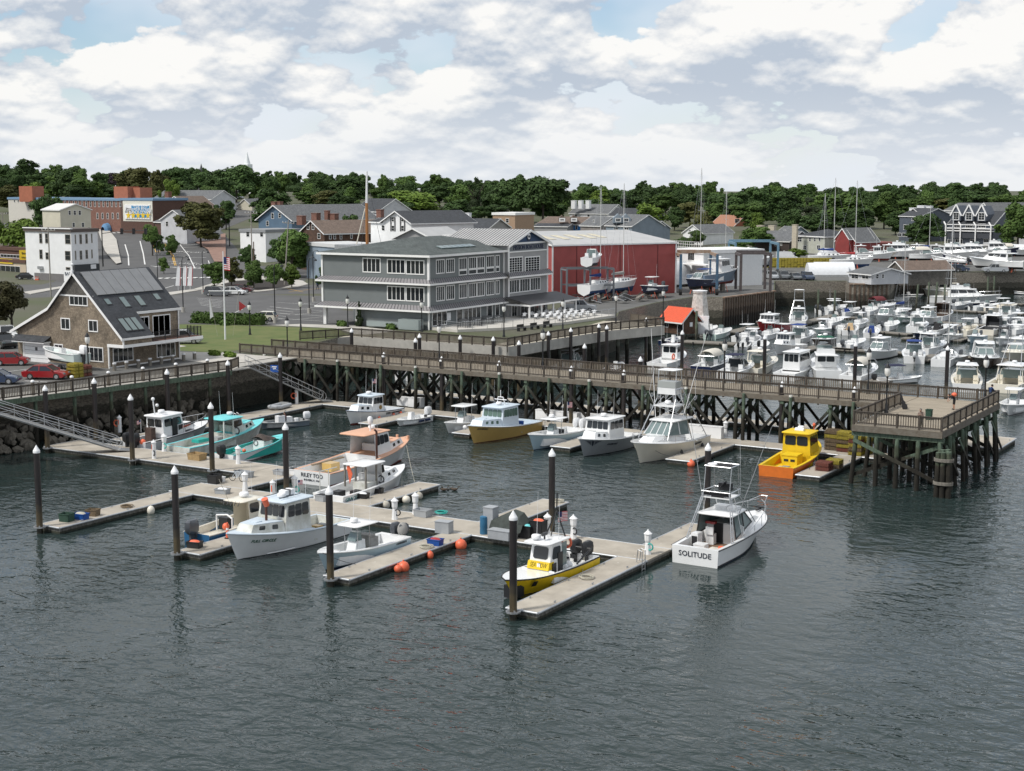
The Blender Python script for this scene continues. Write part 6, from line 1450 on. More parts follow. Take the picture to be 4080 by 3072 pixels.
b.part('cockpit_sole',MB().box(-4.9,-1.45,.505,-.9,1.45,.52),mat('teak_sole',(.23,.15,.10),.8,var=.2));b.part('bulkhead',MB().box(-.95,-1.45,.5,-.85,1.45,1.9),GEL);b.part('companion_door',MB().box(-1.0,.05,.55,-.955,.75,1.95),BLACK)
b.cabin(-2.2,1.2,2.9,2.2,1.35,2.75,1.1,0,.85,GLASSL,'windscreen',open_aft=True,z0f=1.8)
for sd in (-1,1):
 m=MB();m.tube([(-2.2,sd*1.45,1.35),(-2.2,sd*1.24,2.75),(.1,sd*.95,2.75),(1.2,sd*1.1,1.8),(-2.2,sd*1.45,1.3)],.05);m.tube([(-.6,sd*1.35,1.5),(-.5,sd*1.1,2.75)],.05);b.part('windscreen_frame',m,BLACK)
b.top(-2.6,.3,2.7,2.3,2.9,.1,GEL,'hard_top')
for sd in (-1,1):
 m=MB().tube([(-3.4,sd*1.65,1.25),(-2.4,sd*1.05,4.0),(-2.3,sd*.95,4.3)],.035).tube([(-1.5,sd*1.6,1.35),(-1.7,sd*1.05,4.0)],.035).tube([(1.4,sd*1.3,1.75),(-.6,sd*.95,4.0)],.03)
 for i in range(8):f=i/8;a,c=V(-3.4,sd*1.65,1.25).lerp(V(-2.4,sd*1.05,4.0),f),V(-3.05,sd*1.65,1.25).lerp(V(-2.1,sd*1.05,4.0),f);m.cyl(a,c,.022,n=5)
 m.tube([(-3.05,sd*1.65,1.25),(-2.1,sd*1.05,4.0)],.03)
 m.tube([(-2.4,sd*1.05,4.0),(-.5,sd*.95,4.0),(-.5,sd*.95,4.4),(-2.4,sd*1.05,4.4),(-2.4,sd*1.05,4.0)],.03).tube([(-2.3,sd*.95,4.0),(-2.0,sd*.95,6.1)],.025).tube([(-.6,sd*.9,4.0),(-.8,sd*.9,6.1)],.025)
 b.part('tower_frame',m,STEEL)
b.part('tower_rail',MB().tube([(-2.4,-1.05,4.4),(-2.4,1.05,4.4)],.03).tube([(-.5,-1,4.4),(-.5,1,4.4)],.03),STEEL);b.part('tower_belt',MB().cbox(-2.2,0,4.25,.15,2.0,.3).cbox(-2.0,0,4.15,.5,.8,.3),CANVK);b.part('tower_console',MB().cbox(-.8,0,4.5,.4,.9,.5).cyl((-1.1,.0,4.7),(-1.1,.05,4.75),.3,n=12),BLACK)
b.part('tower_floor',MB().box(-2.3,-.95,3.92,-.6,.95,4.0),GEL);b.part('sunshade',MB().box(-2.1,-.85,6.08,-.8,.85,6.12),CANVK);b.part('shade_frame',MB().tube([(-2.15,-.95,6.1),(-.7,-.95,6.1),(-.7,.95,6.1),(-2.15,.95,6.1),(-2.15,-.95,6.1)],.04),STEEL);b.part('radar_disc',MB().lathe([(.28,0),(.34,.05),(.3,.1)],(-1.9,.5,6.15)),WHITE,50)
for sd in (-1,1):b.part('outrigger',MB().cyl((-1.4,sd*1.3,2.9),(-.2,sd*3.0,8.8),.03,.015,n=5).cyl((-.45,sd*2.6-.3,7.4),(-.45,sd*2.6+.3,7.6),.02).cyl((-.45-.3,sd*2.6,7.6),(-.15,sd*2.6,7.4),.02),ALU)
b.ant(-.6,-1.0,4.2,3.8);b.part('roof_box',MB().cbox(-.6,.3,3.05,.8,.9,.25).cbox(-.7,-.6,3.05,1.0,.6,.2),GEL)
b.part('helm_chair',MB().box(-1.75,.4,.55,-1.3,.95,1.3).box(-1.85,.4,1.25,-1.7,.95,1.8).cyl((-1.5,.65,.5),(-1.5,.65,.6),.2),GEL)
b.part('cooler',MB().box(-4.3,-.1,.52,-3.6,.7,1.05).box(-4.32,-.12,1.051,-3.58,.72,1.13),GEL);b.part('tackle_station',MB().box(-3.3,.85,.52,-2.6,1.35,1.6),GEL);b.part('station_door',MB().box(-3.34,.9,.6,-3.305,1.3,1.4),BLACK);b.part('bait_tub',MB().box(-4.6,-1.3,.52,-3.9,-.5,1.0),CREAM);b.part('bucket',MB().cyl((-4.0,-1.2,1.0),(-4.0,-1.2,1.12),.2,n=12),ORANGE);b.part('life_jacket',MB().cbox(-1.3,.8,2.0,.35,.7,.15),RED)
b.bowrail(.46,.8);b.part('pulpit',MB().tube([b.sheer(.93,1,.1)+V(0,0,.8),V(6.0,.25,2.65),V(6.0,-.25,2.65),b.sheer(.93,-1,.1)+V(0,0,.8)],.03),STEEL);b.part('anchor',MB().cbox(5.0,0,1.85,.8,.12,.12).cbox(5.3,0,1.95,.2,.7,.08),BLACK)
b.text('SOLITUDE',.5,NAVL,0,0,.72,width=2.35)
b=lobster('lobster_boat','big white lobster boat with peach roof lettered RILEY TOO',(-78.2,102.3),90,14.0,4.3,2.15,1.15,GEL,PEACH,GEL,PEACH,liner=GEL,rub=PEACH,hx=(.0,.17),tx=.36,zt=3.4,front=3,sides=3,stripe=ANTIR,roofback=1.2,hw=.66,antennas=3)
b.text('RILEY TOO',.48,NAVL,0,0,.78,width=2.3);b.text('BEVERLY, MA',.22,NAVL,0,0,.38,width=1.7)
b.part('exhaust_stack',MB().cyl((-.2,-1.7,1.2),(-.2,-1.7,3.7),.1,n=8).cyl((-.2,-1.7,3.7),(-.45,-1.7,3.9),.09,n=8),MATS['rusty_pipe']);b.part('fish_bin',MB().cbox(-3.2,1.0,.85,1.2,1.0,.7),TANH);b.part('hauler_rail',MB().box(-4.8,1.7,1.1,-.4,1.95,1.2),mat('worn_teak',(.24,.19,.13),.9,var=.2));b.part('satellite_dome',MB().lathe([(.2,0),(.24,.2),(.24,.5),(.12,.66)],(.5,-.5,4.2)).cyl((.5,-.5,3.5),(.5,-.5,4.2),.07),WHITE,50)
for y in (-.3,.3):b.part('bow_bitt',MB().cyl((6.0,y*2,1.9),(6.0,y*2,2.35),.12,n=8),PEACH)
b=lobster('lobster_boat','small white lobster boat with open shelter and orange flag',(-71.7,94.4),90,10.2,3.3,1.75,.95,GEL,GEL,GEL,GEL,hx=(.04,.1),tx=.34,zt=2.7,front=3,sides=1,roofback=1.9,antennas=0,radar=False,trunk_h=.5)
for x in (-1.6,-.2):
 for y in (-1.05,1.05):b.part('shelter_post',MB().box(x-.06,y-.06,.9,x+.06,y+.06,2.7),OLDWOOD)
b.part('pot_hauler',MB().torus((.2,-1.2,1.4),.3,.06,'X'),DARK);b.part('bait_box',MB().cbox(-.9,-.4,.85,1.3,1.4,1.0),GELD);b.part('orange_flag',MB().ext([(-1.7,.5,1.2),(-1.75,.75,2.6),(-1.75,.5,2.7),(-1.65,.25,2.0)],(.05,0,0)),ORANGE)
b.part('stern_frame',MB().tube([(-4.6,1.2,1.0),(-4.6,1.2,2.6),(-2.4,1.2,2.6)],.04).tube([(-3.5,1.2,1.0),(-3.5,1.2,2.6)],.04),GELD);b.text('GRACE',.4,mat('teal_letters',(.02,.2,.2),.5),-1,.1,.6,width=1.4);b.part('bin',MB().cbox(-2.6,-.8,.7,.8,.6,.5).cbox(-3.4,.3,.7,.9,.7,.5),BLACK)
b=Boat('patrol_boat','grey and white patrol boat with dark pilothouse windows and orange lettering',(-102.5,103.8),92,10.4,3.2,1.6,1.0,mat('light_grey_gel',(.50,.51,.53),.35,coat=.2,var=.06),ANTIK,bp=3.0)
b.deck(.66,.4,.25,WHITE,mat('liner_grey',(.42,.43,.44),.7),BLACK,camber=.1)
b.cabin(-2.3,.9,2.2,1.9,.95,3.0,.55,-.1,.92,WHITE,'pilothouse',front=2,sides=2,aft=2,zw=(.52,.88));b.top(-2.7,.6,2.35,2.1,3.1,.12,WHITE);b.cabin(.9,3.0,1.9,1.0,1.3,1.9,.7,0,.85,WHITE,'foredeck_cabin')
b.part('side_door',MB().cbox(-.75,-1.07,1.85,.7,.06,1.7),BLACK)
for sd in (-1,1):b.part('black_band',MB().add([(-.2,sd*1.04,1.45),(2.6,sd*.66,1.75),(2.5,sd*.62,1.98),(-.2,sd*1.03,1.95)],[(0,1,2,3)]),BLACK)
o=text_obj('BEVERLY',.34,ORANGE,(0,0,0),(1,0,0),None,ext=.01,width=1.3,name='lettering');
for v in o.data.vertices:v.co=V(1.0+v.co.x,-.955+(v.co.x)*.13+v.co.y-.02,1.72+v.co.z+v.co.x*.06)
o.parent=b.o
b.radar(-1.2,.2,3.15,.33);b.part('light_mast',MB().cyl((-2.3,0,3.1),(-2.5,0,4.6),.06).sph((-2.5,0,4.7),.18).sph((-2.3,-.3,4.1),.16),WHITE);b.part('fire_pump',MB().cbox(-3.0,0,1.3,.6,.8,1.4).cyl((-2.9,.2,2.0),(-3.1,.2,2.4),.06),mat('pump_brown',(.08,.05,.04),.8,var=.4))
for sd in (-1,1):b.rail([b.sheer(u,sd,.15)+V(0,0,.75) for u in (.5,.6,.7,.8,.9,.97)],posts=[(b.sheer(u,sd,.15),b.sheer(u,sd,.15)+V(0,0,.75)) for u in (.5,.65,.8,.92)],name='bow_rail')
for y in (-.5,.5):b.motor(-5.5,y,.9,1.15,BLACK)
b.part('orange_float',MB().sph((-5.0,-.9,1.0),.3),ORANGE,60);flag_us(b.o,-3.6,.6,1.6,.5,.35,True,1.2)
b=lobster('lobster_boat','white lobster boat with turquoise deck and wheelhouse roof',(-97.2,105.0),90,12.2,3.7,1.95,.95,GELD,TURQ,GELD,TURQ,liner=GELD,hx=(.02,.15),tx=.33,zt=2.75,front=3,sides=1,roofback=1.0,antennas=2,bottom=ANTIB)
b.part('fish_box',MB().cbox(-2.6,.3,1.0,1.4,.9,.3),TEAL);b.part('pot_hauler',MB().torus((.6,-1.4,1.6),.32,.07,'X'),DARK);b.part('yellow_hose',MB().torus((-.4,.9,1.5),.25,.05,'X'),YELLOW);b.part('tank',MB().cbox(-1.2,-.6,.8,.9,.8,.8),GREYDK)
for x in (-1.0,.3):b.part('shelter_post',MB().box(x-.05,-1.3,.9,x+.05,-1.2,2.7),GELD)
b=skiff('open_skiff','open white skiff with turquoise interior and black outboard',(-91.2,103.0),90,8.6,2.6,1.5,.85,GEL,TEAL,BLACK,ANTIR,rub=TURQ,mk=1.1,cons=False)
b.part('foredeck',MB().add([b.sheer(u,sd,.06,.03) for sd in (1,-1) for u in (.8,.86,.92,.985)],[(0,1,5,4),(1,2,6,5),(2,3,7,6)]),TURQ)
b.part('console',MB().cbox(1.0,0,.8,1.1,1.3,1.2),GEL);b.part('steering_wheel',MB().torus((.4,.3,1.15),.25,.03,'X'),DARK);b.part('brown_tarp',MB().loft([[V(x,y*k,1.4+h*math.sin(PI*(y+1)/2)*k) for y in (-1,-.6,-.2,.2,.6,1)] for x,k,h in ((.3,.9,.4),(.8,1.0,.6),(1.5,.8,.45),(2.3,.6,.2))],closed=False,cap0=False,cap1=False),mat('brown_tarp',(.07,.055,.048),.9,var=.3));b.part('orange_buoy',MB().sph((-2.2,-.6,.9),.18),ORANGE,60)
b=skiff('work_skiff','small grey work skiff under way with a man at the console',(-99.9,117.0),-108,5.6,2.1,.8,.6,mat('slate_hull',(.14,.17,.20),.5),GREYDK,WHITE,mk=.95);SKIFF_MAN=b
b.part('white_box',MB().cbox(.25,.1,.75,.8,.7,1.0).cbox(-.9,-.2,.6,.7,.6,.8),WHITE);b.part('fuel_tank',MB().cyl((-1.7,.1,.3),(-1.7,.1,.8),.25),WHITE)
b=lobster('harbour_boat','white harbourmaster boat with police badge and red fenders',(-94.6,125.3),-90,8.6,3.0,1.65,.95,GEL,LBLUE,GEL,LBLUE,liner=NONSKID,rub=NAVY,hx=(-.1,.13),tx=.36,zt=2.75,front=3,sides=3,stripe=ANTIR,open_aft=True)
b.text('BEVERLY HARBORMASTER',.3,NAVL,1,.25,.7,width=2.9,shear=.2,du=.12);b.part('badge',MB().cyl((-.3,1.06,1.5),(-.3,1.1,1.5),.24,n=8),mat('badge_gold',(.25,.16,.04),.5));flag_us(b.o,-.6,-.2,2.8,.7,.45,True,1.6);b.ant(-.5,.3,2.8,2.6)
for x in (-3.3,-2.0,.6):fender(b,x,1.55,.45,ORANGE,.17,.5)
b=skiff('tender_boat','small white catamaran tender with white outboard and navy fenders',(-89.7,125.9),-92,5.2,2.0,.75,.6,GEL,GEL,WHITE,mk=1.1)
for x in (-1.4,-.3):b.part('fender',MB().cyl((x-.35,1.08,.35),(x+.35,1.08,.35),.12,n=8),NAVY)
b=console('open_boat','small white centre console left of the tan hulled boat',(-82.75,125.4),-91,6.8,2.4,1.25,.8,GEL,GEL,1,CREAM,ANTIK);b.part('white_fender',MB().sph((1.6,1.2,.6),.25),WHITE,60)
b=lobster('lobster_boat','tan hulled lobster boat with pale blue roof and round portholes',(-77.45,123.8),-90.5,11.4,3.6,1.95,1.0,TANH,LBLUE,mat('ice_blue_paint',(.62,.69,.75),.4,var=.05),LBLUE,liner=LBLUE,rub=GEL,hx=(-.14,.13),tx=.38,zt=3.1,front=4,sides=5,ports=3,bottom=ANTIR,trunk_h=.7,antennas=4,glass=mat('green_glass',(.10,.16,.13),.1));b.text('JOHN BENSON',.22,NAVL,1,.88,.82,width=1.2)
b.part('mast_frame',MB().tube([(-.3,-.5,3.2),(-.2,-.3,4.0),(-.2,.3,4.0),(-.3,.5,3.2)],.05).cyl((-.2,-.7,3.75),(-.2,.7,3.75),.05).cyl((-.2,0,4.0),(-.2,0,4.7),.04),WHITE);b.part('blue_bin',MB().cyl((-2.7,.8,.4),(-2.7,.8,1.3),.3,.34,n=10),BLUE)
b=console('open_boat','pale blue centre console with twin white motors moored by the pier',(-70.7,123.0),-90.5,9.4,2.9,1.65,1.0,PALEB,GEL,2,WHITE,ANTIB,radar=True,ant=2,seat=DARK,mk=1.15);flag_us(b.o,-2.0,.3,2.6,.9,.55,True,1.3)
b=lobster('lobster_boat','grey hulled pilothouse boat with winged emblem on its bow',(-64.95,122.5),-90.5,9.6,3.5,1.85,1.1,GREYH,GEL,GEL,GEL,hx=(-.16,.16),tx=.33,zt=3.15,front=4,sides=3,bottom=ANTIK,rub=GEL,open_aft=False,antennas=2,hw=.78)
b.part('exhaust_stack',MB().cyl((-1.2,-1.0,3.2),(-1.3,-1.0,4.0),.09,n=8),DARK);b.text('COUSIN KAT',.26,NAVL,1,.62,.62,width=1.5,shear=.2)
for sd in (1,-1):
 m=MB();cx_=.9;n_=(b.sheer(.9,sd)-b.sheer(.86,sd));
 def hp(u,k):r=b.ring(u,.5);a,c=V(*r[0 if sd>0 else -1]),V(*r[1 if sd>0 else -2]);return a.lerp(c,k)+V(.0,sd*.03,0)
 m.poly([hp(.895,.25),hp(.865,.25),hp(.87,.75),hp(.88,.95),hp(.89,.75)])
 for k in range(4):m.poly([hp(.90,.3+.14*k),hp(.955-.015*k,.22+.12*k),hp(.955-.015*k,.28+.12*k),hp(.90,.4+.14*k)]);m.poly([hp(.86,.3+.14*k),hp(.79+.02*k,.22+.12*k),hp(.79+.02*k,.28+.12*k),hp(.86,.4+.14*k)])
 b.part('winged_emblem',m,NAVL)
b=Boat('sport_fisher','large cream sport fishing boat with tall aluminium tower',(-58.95,123.2),-91,12.0,4.2,2.1,1.25,CREAM,ANTIK,bp=2.9);L=12.0
b.deck(.40,.5,.3,GEL,GEL,GEL);b.cabin(-.1*L,.36*L,3.3,1.4,1.3,2.35,1.1,0,.85,GEL,'cabin',z0f=1.7,z1f=2.2)
b.cabin(-.16*L,.15*L,3.2,2.5,1.9,3.25,1.3,0,.82,GLASSL,'windscreen',z0f=2.2);m=MB()
for sd in (-1,1):m.tube([(-.16*L,sd*1.6,1.9),(-.16*L,sd*1.31,3.27),(.15*L-1.3,sd*1.02,3.27),(.15*L,sd*1.25,2.2)],.06);m.tube([(-.02*L,sd*1.45,2.1),(-.02*L,sd*1.2,3.27)],.05)
for y in (-.6,0,.6):m.tube([(.15*L,y*1.1,2.2),(.15*L-1.3,y*.95,3.27)],.045)
b.part('windscreen_frame',m,GEL);b.top(-.26*L,.06*L,3.1,2.7,3.4,.12,GEL,'hard_top')
for sd in (-1,1):
 m=MB().tube([(-.42*L,sd*1.9,1.3),(-1.6,sd*.95,6.2)],.045).tube([(-.18*L,sd*1.75,1.35),(-1.0,sd*.95,6.2)],.045).tube([(.2*L,sd*1.5,1.9),(-.2,sd*.95,5.3),(-.4,sd*.9,7.9)],.045).tube([(-1.6,sd*.95,6.2),(-1.5,sd*.85,7.9)],.035)
 for i in range(9):f=i/9;a=V(-.42*L,sd*1.9,1.3).lerp(V(-1.6,sd*.95,6.2),f);m.cyl(a,a+V(.45,0,0),.025,n=5)
 m.tube([(-1.7,sd*1.1,4.6),(.1,sd*1.05,4.6)],.04).tube([(-1.7,sd*1.0,6.2),(-.1,sd*.95,6.2)],.04).tube([(-1.6,sd*1.0,5.3),(-.1,sd*1.0,4.6)],.03)
 b.part('tower_frame',m,STEEL)
b.part('tower_platform',MB().box(-1.9,-1.1,4.6,.3,1.1,4.7),GEL);b.part('tower_station',MB().box(-1.5,-.9,5.7,-.2,.9,6.3).box(-1.4,-.8,6.3,-.4,.8,6.5),GEL);b.part('tower_canvas',MB().box(-1.45,-.92,6.32,-.2,.92,6.9),mat('clear_vinyl',(.35,.37,.36),.3));b.top(-1.7,-.1,2.0,1.8,8.0,.08,GEL,'tower_roof')
b.part('tower_cross',MB().tube([(-1.8,-1.2,3.5),(-.1,1.0,4.6)],.03).tube([(-1.8,1.2,3.5),(-.1,-1.0,4.6)],.03).tube([(-1.7,-1.0,4.7),(-1.6,1.0,6.2)],.03),STEEL)
for sd in (-1,1):b.part('outrigger',MB().cyl((-.8,sd*1.4,3.4),(-2.6,sd*2.9,11.5),.035,.015,n=5).tube([(-1.0,sd*1.5,4.2),(-1.4,sd*2.4,5.6),(-1.7,sd*2.2,7.2)],.012),WHITE)
b.ant(-.8,-.9,8.0,4.5,0);b.ant(-.5,.9,8.0,4.2,0);b.bowrail(.42,.65);b.radar(-.6,0,4.75)
for x in (-3.6,.8):fender(b,x,2.15,.5,BLACK,.17,.75)
b.part('side_vent',MB().ext([b.sheer(.2,1,-.0,-.25)+V(0,.03,0),b.sheer(.33,1,-.0,-.3)+V(0,.03,0),b.sheer(.32,1,0,-.5)+V(0,.0,0),b.sheer(.2,1,0,-.4)+V(0,.01,0)],(0,.02,0)),GLASS)
b=lobster('lobster_boat','bright yellow lobster boat with orange hull beside trap stacks',(-46.3,123.9),91,10.4,3.5,1.75,.95,ORH,YELH,YELH,YELH,liner=YELH,rub=YELH,hx=(-.02,.2),tx=.36,zt=3.1,front=3,sides=3,aft=2,open_aft=False,antennas=0,bottom=ANTIK,hw=.76,trunk_h=.45);b.part('engine_box',MB().box(-1.9,-.7,.36,-.5,.7,1.35).box(-1.96,-.75,1.351,-.46,.75,1.45),YELH);b.part('engine_vent',MB().box(-1.93,-.5,.85,-1.905,-.1,1.05).box(-1.93,.1,.85,-1.905,.5,1.05),BLACK);b.part('grey_tarp',MB().loft([[V(x,y,.4+.12*math.sin(x*5+y*3)) for y in (.2,.6,1.0,1.4)] for x in (-4.6,-3.9,-3.2,-2.5)],closed=False,cap0=False,cap1=False),GREYDK);b.part('trap',MB().box(-4.9,-.9,.4,-4.1,-.3,.9),ALU)
b.part('life_raft',MB().cyl((.6,-.4,3.3),(.6,.4,3.3),.22),WHITE);b.part('buoy_mast',MB().cyl((1.8,-.9,3.1),(1.8,-.9,3.9),.03).sph((1.8,-.9,3.7),.14),ORANGE)
o=thing('inflatable_dinghy','grey inflatable dinghy lying on the long back dock','dinghy',(-106.4,124.2,DZ+.28),math.radians(-80));m=MB();pth=[(-1.4,.62,0),(.6,.62,0),(1.3,.45,.08),(1.65,0,.15),(1.3,-.45,.08),(.6,-.62,0),(-1.4,-.62,0)]
m.tube(pth,.22,8);m.obj('tube',mat('hypalon_grey',(.42,.44,.46),.6),o,60);MB().box(-1.2,-.5,-.2,.9,.5,-.12).obj('floor',GREYDK,o);MB().box(-1.25,-.5,-.15,-1.18,.5,.3).obj('transom',GREYDK,o);MB().box(-.3,-.6,.02,.0,.6,.08).obj('seat',GREYDK,o)
def wdock(c,u0,v0,u1,v1,w,label):
 p,q=V(*px(*c(u0,v0),.4),0),V(*px(*c(u1,v1),.4),0);d=q-p;L=d.length
 o=thing('wooden_float',label,'dock',((p.x+q.x)/2,(p.y+q.y)/2,0),math.atan2(d.y,d.x))
 MB().box(-L/2,-w/2,.25,L/2,w/2,.42).obj('deck',OLDWOOD,o);MB().box(-L/2+.1,-w/2+.1,-.3,L/2-.1,w/2-.1,.246).obj('float',FLOATM,o)
 for i in range(max(2,int(L/5))):
  x=-L/2+L*(i+.5)/max(2,int(L/5));MB().box(x-.08,-w/2-.12,-.2,x+.08,-w/2-.01,.5).obj('bumper',BLACK,o)
for i,a in enumerate(((R4,340,575,930,605,3.2,'grey wooden float in front of the little lighthouse'),(R4,850,480,1130,415,2.5,'wooden float leading from lighthouse to the red boat'),(R4,1545,700,1830,632,2.2,'wooden finger float right of white pilothouse boat'),(R4,1830,640,2212,672,2.4,'wooden walkway float before the two white posts'),(R5,0,815,850,862,2.2,'long wooden float behind the pier, left of the bowrider'),(R4,1650,380,2010,285,2.2,'wooden float beside the tower boat by red lobster boat'),(R5,40,455,420,470,2.0,'wooden float at the middle of the marina left half'),(R5,590,625,930,655,2.0,'wooden float right of the blue covered boat'),(R5,1235,515,2080,575,2.2,'long wooden float across the right half of the marina'),(R5,1210,375,2212,425,2.2,'far long wooden float before the motor yachts'),(R5,1050,950,1230,885,2.0,'dark finger float right of the bowrider stern'),(R5,1450,725,1570,690,1.6,'small finger float between pale centre consoles'),(R5,2030,305,2212,315,2.0,'far float at the right edge of the marina'),(R5,870,705,930,690,1.6,'stub float at the bow of the navy centre console'),(R5,520,1195,700,1150,3,'pale float behind the blue bimini runabout'),(R5,1560,925,1640,905,1.5,'float with tan barrels beside the brown hulled cruiser'),(R5,1900,990,2000,930,1.8,'finger float right of the brown hulled cruiser'))):
 wdock(*a)
GP=zband('green_pile',[(-3,(.03,.03,.02)),(1.2,(.07,.07,.05)),(2.2,(.10,.125,.085))],var=.4)
for i,(c,u,v,top,lean,w_) in enumerate(((R4,1175,275,4.6,0,'behind the red lobster boat stern'),(R4,1335,285,4.6,0,'behind the red lobster boat, right one'),(R4,1820,280,4.8,0,'left of the far centre consoles'),(R4,2003,290,4.8,0,'in front of the far centre consoles'),(R4,480,590,5.0,0,'in front of the little lighthouse'),(R4,365,500,5.0,0,'in front of the orange roofed shed'),(R5,985,370,5,.06,'leftmost of the leaning cluster'),(R5,1130,340,5,0,'second of the leaning cluster'),(R5,1205,355,5.2,.05,'third of the leaning cluster'),(R5,1310,345,4.6,0,'right of the leaning cluster'),(R5,1797,265,5,0,'left of the capped pair by the far yachts'),(R5,1868,255,5,0,'right of the capped pair by the far yachts'))):
 x,y=px(*c(u,v),0);o=tag(MB().cyl((0,0,-2),(lean*5,lean*5,top),.24,.2,n=8).obj('mooring_pile',GP,smooth=50),'greenish timber mooring pile '+w_,'pile');o.location=(x,y,0)
def at(c,u,v,z=0):return px(*c(u,v),z)
E_,C_,L_,S_,Y_=express,console,lobster,skiff,yacht
